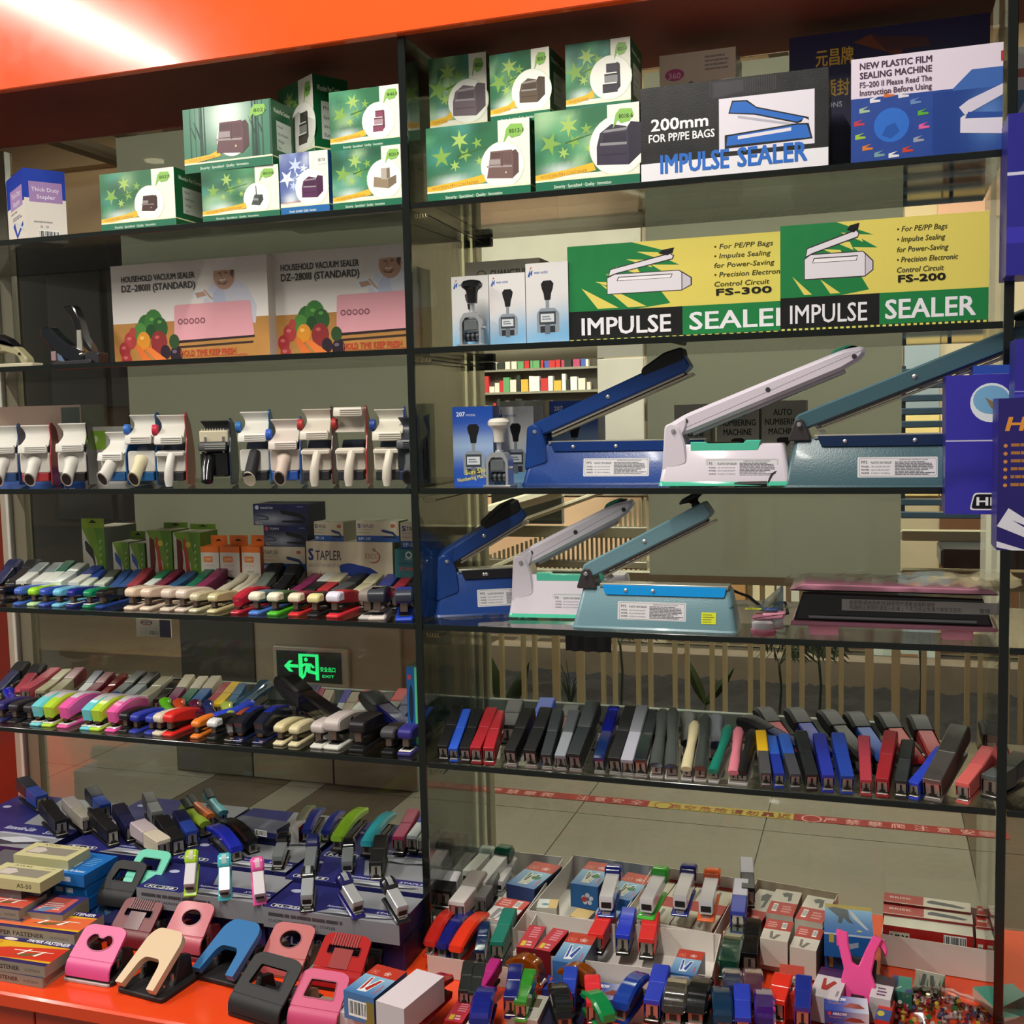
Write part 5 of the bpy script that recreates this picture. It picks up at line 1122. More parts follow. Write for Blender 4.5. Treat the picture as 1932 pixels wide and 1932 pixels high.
D_ = [
 ('white-handled dispenser cut by the left frame edge, blue side plate', -2, dict(plate='2a4a7c', hup=-.012)),
 ('dispenser with red frame and open white handle, second from left', 58, dict(plate='a83038', hup=-.012, s=1.05)),
 ('dispenser with dark frame and open white handle, third from left', 128, dict(plate='241c1c', hup=-.010)),
 ('leaning blue dispenser with white handle turned left', 196, dict(plate='2a5a90', hup=-.03, rz=-.35, s=1.0)),
 ('blue dispenser with cream handle and tall white hood', 255, dict(plate='1d5a92', handle=cr, hup=.004, knob='2c6ac0', hstyle='open', rz=-.15)),
 ('dispenser with red side plate and ribbed white grip, beside the gap', 315, dict(plate='a83a38', knob='c82a48', hstyle='t', hup=.002)),
 ('all-black dispenser with cream toothed guard', 398, dict(plate='22344c', black=True, hup=-.012)),
 ('dispenser with black handle and beige end cap, blue plate', 473, dict(plate='1d5c92', knob='2c6ab0', hstyle='solid', handle='cfc6b2', hup=.004)),
 ('dispenser with royal blue frame and open beige handle', 530, dict(plate='2450a4', knob='2c5ac0', handle='cdb9ac', hood='cfc2b8', hup=-.012)),
 ('dispenser with maroon plate and red knob, beige curved handle', 590, dict(plate='5a1f30', knob='b03030', hstyle='t', hood='d0c6b8', handle='d0c6b8', hup=.006)),
 ('dispenser with thin red plate and red knob, second beige curved handle', 655, dict(plate='b03a3a', knob='b03030', hstyle='t', hood='d0c6b8', handle='d0c6b8', hd=-1, hup=.006)),
 ('dispenser with thin blue plate and navy knob, beige curved handle', 727, dict(plate='2c48a0', knob='24408c', hstyle='t', hood='d4ccbc', handle='d4ccbc', hup=.002)),
 ('grey dispenser with dark open handle against the divider', 772, dict(plate='2a3a5c', hood='2c3038', handle='4a4c50', hup=-.014)),
]
for lab, px, kw in D_:
    dispenser('tape '+lab if 'dispenser' not in lab else lab, px+6, .03, **kw)

# ================================================================ heavy staplers at the left of shelf 2
t = thing('long_arm_stapler', 'beige and black heavy stapler at the far left of the second shelf', 'stapler', onsh(-30, 684, .04, TOP[2]))
G().prism(rnd([(0, 0), (.13, 0), (.13, .010), (0, .010)], .003), -.0, .035, 'b0a890', 'y', .002).build('base', PLAS, t)
G().prism(rnd([(0, .045), (.04, .06), (.085, .045), (.112, .02), (.112, .004), (.098, .004), (.086, .026), (.05, .036), (0, .030)], .006), .004, .03, '9a9270', 'y', .003).build('arm', PLAS, t)
G().prism(rnd([(-.01, .066), (.03, .078), (.062, .064), (.082, .046), (.05, .058), (0, .060)], .004), .002, .032, '17161a', 'y', .003).build('top_cover', GLOS, t)
G().box(.02, .028, .006, .028, .008, .045, 'a09c88', b=.001).build('magazine', METAL, t)
for x in (.04, .095): G().lathe([(.003, 0), (.003, .002)], '2a2824', 10, M=Matrix.Translation((x, .0035, .03 if x > .05 else .045)) @ Matrix.Rotation(PI/2, 4, 'X')).build('rivet', METAL, t)
t = thing('long_arm_stapler', 'dark navy heavy stapler with rounded raised handle, beside the beige one', 'stapler', onsh(98, 684, .05, TOP[2]))
G().prism(rnd([(0, 0), (.10, 0), (.10, .012), (0, .010)], .004), 0, .04, '201f24', 'y', .002).build('base', PLAS, t)
G().prism(rnd([(-.035, .070), (-.028, .084), (-.010, .088), (.012, .066), (.04, .045), (.075, .030), (.08, .004), (.05, .004), (.02, .018), (-.012, .042)], .012), .003, .036, '14161c', 'y', .005).build('handle', GLOS, t)
G().box(-.002, .010, .0, .02, .012, .032, 'c9a8ac', b=.001).build('front_plate', METAL, t)
G().prism([(.012, .012), (.03, .010), (.02, .026), (.012, .028)], .004, .02, '8aa0c4', 'y').build('spring_plate', METAL, t)
t = thing('long_arm_stapler', 'black stapler with tall curved lever and bright metal head', 'stapler', onsh(146, 684, .06, TOP[2]))
G().prism(rnd([(-.005, 0), (.055, 0), (.055, .026), (.03, .03), (.012, .02), (-.005, .02)], .004), 0, .035, '1c1b1e', 'y', .002).build('base', PLAS, t)
G().prism([(-.036, .128), (-.012, .13), (-.006, .122), (.006, .095), (.014, .062), (.03, .04), (.035, .028), (.025, .03), (.004, .048), (-.006, .070), (-.014, .10)], .006, .03, '111114', 'y', .002).build('lever', GLOS, t)
G().prism([(-.003, .018), (.012, .018), (.012, .05), (.009, .076), (.0, .076), (-.001, .048)], .002, .02, 'cfcac0', 'y', .001).build('metal_head', METAL, t)
G().prism([(.012, .024), (.03, .018), (.03, .03), (.012, .05)], .008, .024, '8a6c4c', 'y').build('bronze_link', METAL, t)
# ================================================================ staplers
PR_ = {'p': PLAS, 'g': GLOS, 'm': METAL, 'c': CLEARP, 'k': MATTE}
def stapler(style, label, c1, c2=None, base=None, L=.13, w=.02, loc=(0, 0, 0), yaw=0, pitch=0, group=None, mt='p', roll=0, pad=None, mag='b0a89c', name='stapler'):
    c2 = c2 or c1; base = base or '24262a'; m = PR_[mt]
    t = thing(name, label, 'stapler', loc, yaw, group, rx=pitch, ry=roll)
    h = w/2
    if style == 'slim':      # narrow closed stapler, metal channel facing forward
        H = min(w*1.55, .040)
        G().prism([(0, .009), (L*.86, .010), (L*.86, H*.62), (0, H*.86)], -h*.72, h*.72, mag, 'x').build('magazine', METAL, t)
        g = G().box(-h*.16, h*.16, -.0008, .0, .013, H*.72, '17130f').box(-h*.42, h*.42, -.0008, 0, .0092, .0125, '17130f')
        g.build('staple_slot', MATTE, t)['kind'] = 'stuff'
        pf = rnd([(-.001, H*.80), (-.001, H), (L*.5, H*1.10), (L*.5, H*.62), (L*.1, H*.72)], [0, .001, 0, 0, 0])
        g = G().prism(pf, -h, h, c1, 'x', .0012)
        for sx in (-1, 1): g.box(sx*h*.95-.0006, sx*h*.95+.0006, -.0005, L*.5, .011, H*.9, c1)
        g.build('front_arm', m, t)
        pf = rnd([(L*.49, H*1.12), (L*.49, H*.45), (L*.96, H*.50), (L, H*.8), (L*.97, H*1.34), (L*.62, H*1.20)], [.001, .002, .006, .006, .006, .01])
        G().prism(pf, -h*1.06, h*1.06, c2, 'x', .002).build('handle', m, t)
        G().prism([(-.004, 0), (L*.88, 0), (L*.88, .006), (.01, .005), (-.004, .0035)], -h*.95, h*.95, base, 'x', .0008).build('base', PLAS if base not in ('c8c8c8',) else METAL, t)
        G().box(-h*.8, h*.8, -.003, .010, .0042, .0062, 'c8c4bc', b=.0005).build('anvil', METAL, t)
    elif style == 'knob':    # handle ends in a rounded bulb
        H = min(w*1.5, .036)
        G().prism([(0, .009), (L*.8, .010), (L*.8, H*.6), (0, H*.84)], -h*.72, h*.72, mag, 'x').build('magazine', METAL, t)
        G().box(-h*.16, h*.16, -.0008, .0, .013, H*.72, '17130f').build('staple_slot', MATTE, t)
        g = G(); P_ = [(0, -.001, H*.78), (0, L*.25, H*.82), (0, L*.5, H*.84), (0, L*.72, H*.92), (0, L*.9, H*1.1), (0, L*.98, H*1.2)]
        g.tube(P_, [h, h, h*.82, h*.95, h*1.12, h*.6], c1, 12, ry=[h*.55, h*.7, h*.7, h*.8, h*.8, h*.4]); g.build('handle', m, t)
        G().prism([(-.004, 0), (L*.8, 0), (L*.8, .006), (-.004, .004)], -h*.95, h*.95, base, 'x', .0008).build('base', PLAS, t)
        G().box(-h*.8, h*.8, -.003, .010, .0042, .0062, 'c8c4bc').build('anvil', METAL, t)
    elif style == 'desk':    # raised head over a flat base
        zt = w*1.72
        pf = rnd([(-.002, zt*.60), (-.004, zt*.88), (.006, zt), (L*.45, zt*1.0), (L*.8, zt*.82), (L, zt*.45), (L*.97, zt*.25), (L*.6, zt*.40), (.01, zt*.58)], [.004, .007, .008, .02, .015, .008, .004, .01, .003])
        G().prism(pf, -h, h, c1, 'x', .0032).build('arm', m, t)
        if c2 != c1: G().prism(rnd([(-.0045, zt*.64), (-.0055, zt*.9), (.004, zt*1.02), (.022, zt*1.01), (.022, zt*.62)], .004), -h*1.04, h*1.04, c2, 'x', .003).build('nose_cap', m, t)
        G().prism([(.003, zt*.30), (.014, zt*.30), (.014, zt*.62), (.003, zt*.62)], -h*.42, h*.42, '8a7468', 'x', .0005).build('staple_head', METAL, t)
        G().prism([(.012, zt*.45), (L*.85, zt*.25), (L*.85, zt*.35), (.012, zt*.58)], -h*.5, h*.5, '4a4c50', 'x').build('magazine', METAL, t)
        G().prism(rnd([(-.008, 0), (-.008, .006), (.008, .0085), (L*.95, .010), (L, .004), (L, 0)], .003), -h*1.02, h*1.02, base, 'x', .003).build('base', m, t)
        G().box(-h*.62, h*.62, .004, .028, .0085, .0100, '1c1a1a', b=.0005).build('anvil_plate', MATTE, t)
        if pad: G().box(-h*.85, h*.85, -.004, .034, .0072, .0092, pad, b=.001).build('base_pad', m, t)
    elif style == 'round':   # arched arm with rounded nose
        zt = w*2.0
        pf = [(-.004+L*u, zt*(.62+.42*math.sin(PI*(.10+.72*u)))) for u in np.linspace(0, 1, 11)]+[(L*u, zt*(.30+.12*math.sin(PI*u))) for u in np.linspace(1, 0.02, 8)]
        G().prism(pf, -h, h, c1, 'x', .0045).build('arm', m, t)
        if c2 != c1: G().prism([(L*u, zt*(.64+.42*math.sin(PI*(.10+.72*u)))) for u in np.linspace(.28, .95, 8)]+[(L*.93, zt*.6), (L*.4, zt*.7)], -h*.82, h*.82, c2, 'x', .003).build('arm_inlay', m, t)
        G().prism([(.002, zt*.22), (.013, zt*.22), (.013, zt*.5), (.002, zt*.5)], -h*.40, h*.40, '7c5a4c', 'x', .0005).build('staple_head', METAL, t)
        G().prism([(.012, zt*.35), (L*.85, zt*.22), (L*.85, zt*.3), (.012, zt*.45)], -h*.45, h*.45, '4a4c50', 'x').build('magazine', METAL, t)
        G().prism(rnd([(-.010, 0), (-.010, .005), (.006, .0085), (L*.95, .010), (L, .004), (L, 0)], .003), -h*1.0, h*1.0, base, 'x', .003).build('base', m, t)
        G().prism(circ(0, .012, h*.62, .010, 14), .0086, .0098, '16110f', 'z').build('anvil_plate', MATTE, t)
        G().box(-h*.9, h*.9, -.004, .026, .0068, .0088, 'ded8d0', b=.001).build('base_pad', m, t) if pad else None
    elif style == 'arch':    # closed stapler with a smooth arched back
        H = min(w*1.25, .036)
        top = [(L*u, H*(.72+.62*math.sin(PI*(.12+.70*u)))) for u in np.linspace(0, 1, 11)]
        bot = [(L*u, H*(.55+.30*math.sin(PI*(.05+.8*u)))) for u in np.linspace(.97, .0, 8)]
        G().prism([(-.002, H*.62)]+top+bot, -h, h, c1, 'x', .004).build('arm', m, t)
        G().prism([(0, .008), (L*.8, .012), (L*.8, H*.6), (0, H*.7)], -h*.62, h*.62, '8c8880', 'x').build('magazine', METAL, t)
        G().box(-h*.3, h*.3, -.0008, 0, .010, H*.55, '17130f').build('staple_slot', MATTE, t)
        G().prism(rnd([(-.006, 0), (L*.9, 0), (L*.94, .012), (L*.5, .009), (-.004, .006)], .002), -h*.95, h*.95, base, 'x', .002).build('base', m, t)
        G().box(-h*.6, h*.6, -.004, .008, .006, .0075, 'c8c4bc').build('anvil', METAL, t)
    elif style == 'big':     # heavy duty, dark pad at the tail end
        H = w*(1.5 if L > .2 else 1.2)
        G().prism(rnd([(0, 0), (L*.98, 0), (L, .008), (L*.95, .012), (.01, .008), (0, .006)], .003), -h, h, base, 'x', .003).build('base', PLAS, t)
        G().prism([(.0, .012), (L*.8, .012), (L*.8, .026), (.0, .026)], -h*.5, h*.5, '55585c', 'x', .001).build('magazine', METAL, t)
        pf = rnd([(-.004, .026), (-.004, H*.8), (L*.25, H*1.0), (L*.62, H*1.35), (L*.62, H*.8), (L*.3, .030)], [.003, .006, .01, .001, .001, .008])
        G().prism(pf, -h*.85, h*.85, c1, 'x', .004).build('arm', m, t)
        pf = rnd([(L*.6, H*1.36), (L*.6, H*.75), (L*.85, H*.95), (L, H*1.3), (L*.99, H*1.62), (L*.84, H*1.70)], [.002, .004, .01, .012, .012, .012])
        G().prism(pf, -h, h, c2, 'x', .005).build('handle_pad', MATTE, t)
        G().box(-h*.7, h*.7, -.004, .012, .008, .022, 'a09c94', b=.001).build('staple_head', METAL, t)
        G().lathe([(.004, -h*.95), (.0045, -h*.9), (.0045, h*.9), (.004, h*.95)], 'b8b4ac', 10, M=Matrix.Translation((0, L*.3, .028)) @ Matrix.Rotation(PI/2, 4, 'Y')).build('pivot_pin', METAL, t)
    elif style == 'mini':    # light body, coloured cap over the tail end and coloured base
        H = w*1.25
        cf = .74 if L > .12 else .6
        G().prism([(0, H*.35), (L*(cf+.1), H*.45), (L*(cf+.1), H*1.0), (.002, H*.95), (0, H*.8)], -h*.86, h*.86, c1, 'x', .0015).build('body', m if c1 != 'metal' else METAL, t)
        g = G().box(-h*.7, h*.7, -.002, .0005, H*.30, H*.36, 'c8c8c8').box(-h*.6, h*.6, -.0012, -.0002, H*.40, H*.68, '15120f'); g.build('staple_exit', MATTE, t)['kind'] = 'stuff'
        G().prism(rnd([(L*cf, H*1.08), (L*cf, H*.5), (L*.9, H*.5), (L, H*.8), (L*.98, H*1.2), (L*.8, H*1.28)], .006), -h*1.04, h*1.04, c2, 'x', .004).build('end_cap', GLOS, t)
        G().prism(rnd([(-.010, 0), (-.010, .004), (.0, .006), (L*.75, .007), (L*.8, 0)], .002), -h*1.05, h*1.05, base, 'x', .002).build('base', GLOS, t)
        if pad: G().prism(rnd([(L*.66, H*1.16), (L*.8, H*1.30), (L*.92, H*1.28), (L*.9, H*1.18)], .002), -h*.4, h*.4, pad, 'x', .001).build('cap_mark', MATTE, t)
        G().box(-h*.5, h*.5, -.004, .006, .0058, .0072, 'd0ccc4').build('anvil', METAL, t)
    return t
def aim(N, tail, L, H=.03):
    """direction from nose N so that the tail of a stapler of length L is seen at pixel tail"""
    d = ray(*tail); d = d/np.linalg.norm(d); o = CAM-N; b = o@d; R_ = math.hypot(L, H)
    disc = b*b-(o@o-R_*R_)
    tt = -b+(math.sqrt(disc) if disc > 0 else 0)
    v = CAM+tt*d-N; v = v/np.linalg.norm(v)
    yaw = math.atan2(-v[0], v[1]); el = math.asin(max(-1, min(1, v[2])))-math.atan2(H, L)
    return yaw, el
ORD = ['first', 'second', 'third', 'fourth', 'fifth', 'sixth', 'seventh', 'eighth', 'ninth', 'tenth', 'eleventh', 'twelfth', 'thirteenth', 'fourteenth', 'fifteenth', 'sixteenth', 'seventeenth', 'eighteenth', 'nineteenth', 'twentieth']
USED = set()
def rowlabels(names, row, noun='stapler'):
    out = []
    for i, n in enumerate(names):
        w_ = lambda s: ' '.join(s.split()[:3])
        a = w_(names[i-1]) if i else None; b = w_(names[i+1]) if i+1 < len(names) else None
        if a and b: l = '%s %s between %s and %s, %s' % (n, noun, a, b, row)
        elif b: l = 'leftmost, %s %s, %s' % (n, noun, row)
        else: l = 'rightmost, %s %s, %s' % (n, noun, row)
        if len(l.split()) > 16: l = '%s %s between %s and %s, %s' % (n, noun, (a or '').split()[0], (b or '').split()[0], row)
        if len(l.split()) > 16 or l in USED:
            l = '%s %s, %s from left, %s' % (n, noun, ORD[i] if i < 20 else ORD[len(names)-i-1], row) if i < 20 else '%s %s, %s from right, %s' % (n, noun, ORD[len(names)-1-i], row)
        USED.add(l); out.append(l)
    return out
BK = '131316'; NV = '1b2456'; RB = '2238b4'; 
# ---- shelf 4, left bay, front row: (px, name, style, colours)
row = [(3, 'black', 'desk', BK, None, BK), (36, 'cornflower blue', 'desk', '4468c0', None, '3c62b4'), (62, 'lime', 'desk', '9ed82e', None, 'b6dca4'), (83, 'mid blue', 'desk', '3450b0', None, '3450a8'), (109, 'sky blue', 'desk', '74c0de', None, '70bcda'), (135, 'dark blue', 'desk', '1d2484', None, '202a78'), (166, 'emerald', 'desk', '12865a', None, '0e7c58'), (190, 'black with blue base', 'desk', '1c1b1e', None, '1f3e86'),
 (246, 'cream glossy', 'desk', 'e0c8b0', None, 'e2ccb6'), (276, 'cream peach', 'desk', 'e0c6b0', None, 'e4d0bc'), (314, 'pale peach', 'desk', 'dcc8b8', None, 'd8c8b6'), (342, 'wide pale peach', 'desk', 'dfcdbc', None, 'd8c8b8'), (367, 'beige', 'desk', 'd0c4a0', None, 'c8c09c'), (401, 'yellowish beige', 'desk', 'd2c694', None, 'cac08c'), (447, 'red round', 'round', 'c0283c', None, 'b8283c'),
 (481, 'white on blue', 'desk', '5c7484', 'ece2cc', '4c7cd0'), (516, 'white on green', 'desk', '4f6c46', 'ece4cc', '4cb828'), (556, 'white on red', 'desk', '90343c', 'ecdcc0', 'd02c30'), (592, 'pale yellow on black', 'desk', '26221f', 'dfd498', '19171a'), (629, 'white head on bright red', 'desk', 'b02830', 'e2daea', 'd82c38'),
 (692, 'taupe with white base', 'desk', '8c8078', None, 'b8b4ac'), (711, 'grey-headed black', 'desk', '222226', '343640', 'd8ccc4'), (762, 'grey-headed blue', 'desk', '23348c', '343848', '2348c4')]
lb = rowlabels([r[1] for r in row], 'front row, fourth shelf')
for (px, n, sty, c1, c2, bs), l in zip(row, lb):
    w_ = .023 if px < 470 else .026
    if px > 600: w_ = .029
    if px > 680: w_ = .034
    if px in (246, 276, 314, 342): w_ = .027
    stapler(sty, l, c1, c2, bs, L=.115 if px < 680 else .14, w=w_, loc=onsh(px, 1150, .028 if px < 690 else .022, TOP[4]), yaw=random.uniform(-.06, .04) + (.35 if px > 700 else 0), group='staplers on the front of the fourth shelf', mt='g' if px < 470 else 'p', pad='e8e4dc' if n in ('dark blue', 'emerald') else None)
# back row, fourth shelf: nose px, tail px
def backrow(items, y, z, rowname, grp, L=.125, w=.021, mt='p', H=.035, emin=0, lmax=1):
    lb = rowlabels([r[0] for r in items], rowname)
    for it, l in zip(items, lb):
        n, nose, tail, c1, c2 = it[:5]; sty = it[5] if len(it) > 5 else 'slim'; L_ = it[6] if len(it) > 6 else L; w_ = it[7] if len(it) > 7 else w; m_ = it[8] if len(it) > 8 else mt
        N = Py(nose[0], nose[1], y); N[2] = z; L_ = min(L_, lmax)
        H = {'slim': 1.6, 'knob': 1.7, 'big': 2.1}[sty]*w_
        yaw, el = aim(N, tail, L_, H)
        yaw = max(-1.2, min(1.2, yaw)); el = max(emin, min(.9, el))
        stapler(sty, l, c1, c2, None, L=L_, w=w_, loc=tuple(N), yaw=yaw, pitch=el, group=grp, mt=m_)
backrow([
 ('navy heavy', (-10, 1090), (35, 1056), NV, NV, 'big', .16, .034), ('black heavy', (20, 1095), (72, 1058), BK, BK, 'big', .16, .034),
 ('white and smoke', (42, 1098), (86, 1068), 'd8d8d2', '8c949a', 'slim', .13, .026), ('second white and smoke', (72, 1100), (115, 1068), 'dadad4', '7c868a', 'slim', .13, .026), ('white and green', (92, 1100), (138, 1064), 'd6dad2', '2c6a54', 'slim', .13, .026), ('clear white', (108, 1104), (160, 1066), 'dfe4e0', 'b0b8b8', 'slim', .14, .028, 'g'),
 ('white and navy', (140, 1102), (188, 1074), 'cfcfc6', '20347c', 'slim', .13, .026), ('pale and blue', (160, 1104), (194, 1080), 'ccd2c4', '2448a0', 'slim', .12, .022), ('pale and grey', (188, 1106), (222, 1082), 'c8d0c0', '5a6054', 'slim', .12, .024),
 ('steel blue', (214, 1106), (244, 1080), '274a86', '213f78'), ('second steel blue', (230, 1106), (266, 1080), '274a86', '213f78'), ('crimson', (250, 1108), (284, 1078), '9c2c3c', '8e2434', 'slim', .125, .024), ('white and emerald', (276, 1112), (318, 1082), 'd4dcd4', '1d7450', 'slim', .13, .023),
 ('maroon', (296, 1113), (342, 1080), '7c2040', '701a38', 'slim', .13, .022), ('teal blue', (322, 1112), (366, 1084), '23527e', '204c76', 'slim', .13, .023), ('deep green', (354, 1112), (398, 1080), '17684e', '145c44', 'slim', .13, .022), ('magenta', (378, 1113), (422, 1080), '842c56', '7a264e', 'slim', .14, .025),
 ('beige arched', (416, 1112), (464, 1088), 'c4baa4', 'b04c4c', 'knob', .14, .024), ('beige arched paler', (444, 1116), (486, 1090), 'c8beaa', 'c8beaa', 'knob', .14, .024), ('beige arched with pink mark', (452, 1118), (494, 1092), 'ccc2ae', 'b45050', 'knob', .14, .022),
 ('grey with black pad', (482, 1118), (534, 1086), '6c746c', BK, 'big', .16, .036), ('black rounded', (520, 1120), (568, 1090), BK, BK, 'big', .15, .034),
 ('plum', (558, 1120), (602, 1094), '7c2050', '7c2050', 'slim', .14, .024), ('black with white cap', (586, 1124), (630, 1090), BK, 'dcdad2', 'slim', .14, .026), ('red with cream cap', (610, 1126), (650, 1094), 'b42c34', 'dcd0b0', 'slim', .14, .026),
 ('dark grey', (636, 1130), (688, 1090), '4c5052', '28292c', 'slim', .16, .028), ('cream large', (676, 1124), (716, 1092), 'c8be9c', 'd4cba6', 'slim', .15, .028), ('indigo', (714, 1118), (746, 1096), '2c3a88', '2c3a88', 'slim', .13, .028), ('red small', (738, 1120), (775, 1094), 'a42838', 'a42838', 'slim', .12, .025), ('black small', (770, 1130), (796, 1094), BK, BK, 'slim', .12, .03),
], .115, TOP[4]+.002, 'back row, fourth shelf', 'staplers on the back of the fourth shelf', emin=.05, lmax=.125)
# ---- shelf 5, left bay
row = [(2, 'indigo', 'desk', '2a2866', None, '23265a', .026), (28, 'black', 'desk', '28242a', None, '1c1a1e', .026), (56, 'black rounded', 'desk', '2a262c', None, '1c1a1e', .026), (72, 'cyan and white', 'round', '6ccad2', 'c8c2c6', '70ccd6', .029), (94, 'lime and white', 'round', 'b4d63c', 'cdc6ca', 'b8da44', .029), (123, 'pink and white', 'round', 'e860a8', 'd4ccd2', 'ec5ca6', .030),
 (166, 'second cyan and white', 'round', '6ccad2', 'c4bec2', '70ccd6', .029), (184, 'second lime and white', 'round', 'b4d63c', 'c4bec2', 'b8da44', .029), (213, 'second pink and white', 'round', 'ea62aa', 'ccc4ca', 'f05ca8', .029), (236, 'glossy black', 'desk', '111013', None, '111013', .025), (255, 'blue', 'desk', '2c38a0', None, '2a3698', .024), (284, 'second blue', 'desk', '2c3aa4', None, '2a3698', .024),
 (299, 'ivory', 'desk', 'd4c6b0', None, 'd4c6b2', .026), (319, 'bright red', 'desk', 'd82822', None, 'e0261e', .028), (370, 'orange', 'desk', 'e87c24', None, 'e47a28', .022), (402, 'black with white spot', 'desk', '18181a', 'd8d8d8', '18181a', .024), (435, 'black with orange nose', 'round', '1c1a1c', 'a04a28', '28211e', .024), (452, 'black and navy', 'round', '20222c', '1c2a80', '1a2048', .027), (490, 'second black and navy', 'round', '1e2130', '1d2c8c', '1a2048', .029),
 (527, 'cream', 'desk', 'd4c698', None, 'd8caa2', .025), (555, 'second cream', 'desk', 'd6caa0', None, 'd8cca4', .024), (599, 'grey-white', 'desk', 'c0b4b0', None, 'd0cec4', .030), (627, 'large grey-white', 'desk', 'c4b8b4', None, 'd4d2ca', .036), (674, 'large black', 'desk', '1d1a1d', None, '151416', .036), (732, 'black and grey', 'desk', '1d1b1f', '4a474c', '151416', .029), (764, 'blue with white base', 'desk', '302c80', None, '363078', .031)]
lb = rowlabels([r[1] for r in row], 'front row, lowest left shelf')
for (px, n, sty, c1, c2, bs, w_), l in zip(row, lb):
    stapler(sty, l, c1, c2, bs, L=.115 if w_ < .033 else .15, w=w_, loc=onsh(px, 1400, .03, TOP[5]), yaw=random.uniform(-.05, .05)+(-.1 if px > 240 and px < 330 else 0), group='staplers on the front of the lowest left shelf', mt='g' if sty == 'round' else 'p', pad='e8e2dc' if 'white base' in n or sty == 'round' and px < 220 else None)
backrow([
 ('navy with black pad', (-6, 1300), (52, 1262), '1c2854', BK, 'big', .16, .034), ('rose with dark pad', (32, 1300), (82, 1264), 'b03c50', '211c20', 'big', .15, .034), ('coral', (48, 1305), (108, 1266), 'b8485a', 'b8485a', 'slim', .16, .026), ('khaki', (76, 1306), (130, 1268), 'b0a888', 'a8a080', 'slim', .16, .024), ('khaki and maroon', (104, 1306), (154, 1265), '9c9474', '7c1c34', 'slim', .16, .026),
 ('silver and navy', (148, 1310), (190, 1270), 'c4c8cc', '1c2c5c', 'slim', .16, .022), ('wine', (164, 1312), (210, 1274), '7a1c38', '841c34', 'slim', .16, .024), ('wine narrow', (184, 1314), (236, 1274), '7a1828', '841824', 'slim', .17, .018, 'g'), ('grey and black', (214, 1316), (270, 1272), '50565a', '1d1e20', 'slim', .18, .025), ('silver-grey with black bulb', (240, 1318), (294, 1274), '7c8488', '16171a', 'slim', .18, .025),
 ('ivory glossy', (270, 1320), (318, 1284), 'b4ae9c', 'b8b2a0', 'slim', .15, .026, 'g'), ('black glossy', (298, 1320), (338, 1286), '101114', '101114', 'slim', .15, .022, 'g'), ('plum with beige cap', (322, 1324), (360, 1278), '6c2050', 'bcb098', 'slim', .16, .023), ('teal with beige cap', (346, 1326), (386, 1281), '146048', 'bcb09c', 'slim', .16, .023), ('blue with beige cap', (368, 1330), (410, 1281), '285c9c', 'bcb09c', 'slim', .17, .024),
 ('crimson', (390, 1330), (432, 1292), '98202c', '98202c', 'slim', .15, .02), ('yellow', (408, 1333), (448, 1292), 'e0b820', 'd8b01c', 'slim', .15, .022), ('steel teal', (430, 1334), (458, 1294), '28587c', '28587c', 'slim', .15, .02), ('metallic teal large', (446, 1330), (508, 1290), '1f4a66', '1f4a66', 'knob', .18, .036, 'g'),
 ('small purple', (570, 1330), (596, 1298), '2a2450', '2a2450', 'slim', .12, .026), ('small maroon', (585, 1332), (606, 1302), '842448', '842448', 'slim', .12, .02), ('small taupe', (600, 1334), (624, 1306), '9c8c78', 'a89880', 'slim', .12, .02),
 ('silver with blue tail', (632, 1338), (658, 1304), 'a8acb0', '2a2c8c', 'slim', .16, .016), ('taupe', (648, 1340), (674, 1312), '988c78', '988c78', 'slim', .14, .022), ('white with rose tail', (656, 1350), (696, 1308), 'b8bcb8', 'b83848', 'slim', .18, .02), ('white with red tail', (672, 1352), (712, 1308), 'b8bcb8', 'c42c40', 'slim', .18, .02), ('grey with black tail', (715, 1340), (738, 1311), '6c7070', '101012', 'slim', .14, .022), ('grey with red tail', (730, 1342), (764, 1306), '6c7070', 'b02428', 'slim', .15, .026), ('navy by the carton', (755, 1345), (775, 1318), '1e2a6a', '1e2a6a', 'slim', .12, .024),
], .175, TOP[5], 'back row, lowest left shelf', 'staplers on the back of the lowest left shelf', H=.035)
def one(style, label, nose, tail, c1, c2=None, base=None, L=.13, w=.022, z=None, y=None, mt='p', H=.03, group=None, pad=None, emin=0, emax=1.0, name='stapler'):
    N = Py(nose[0], nose[1], y) if y is not None else Pz(nose[0], nose[1], z)
    if y is not None and z is not None: N[2] = z
    H = {'slim': 1.7, 'knob': 1.8, 'big': 2.0, 'arch': 1.5, 'mini': 1.45}.get(style, 1.8)*min(w, .028 if style not in ('big', 'mini') else 1)
    yaw, el = aim(N, tail, L, H)
    return stapler(style, label, c1, c2, base, L, w, tuple(N), yaw, max(emin, min(emax, el)), group, mt, pad=pad, name=name)
one('big', 'giant black heavy-duty stapler lying across the lowest left shelf', (655, 1370), (526, 1312), BK, '1c1c1c', BK, L=.24, w=.044, z=TOP[5], y=.075, H=.07, mt='g', name='heavy_duty_stapler')
one('big', 'giant navy heavy-duty stapler with dark grey pad, beside the black giant', (778, 1378), (684, 1330), '1a1e54', '2a2c2c', BK, L=.18, w=.042, z=TOP[5], y=.09, H=.06, mt='g', name='heavy_duty_stapler')
one('knob', 'wide royal blue stapler lying sideways before the teal one, lowest left shelf', (402, 1358), (486, 1334), '2a44c4', None, BK, L=.10, w=.03, z=TOP[5], y=.09, H=.03)
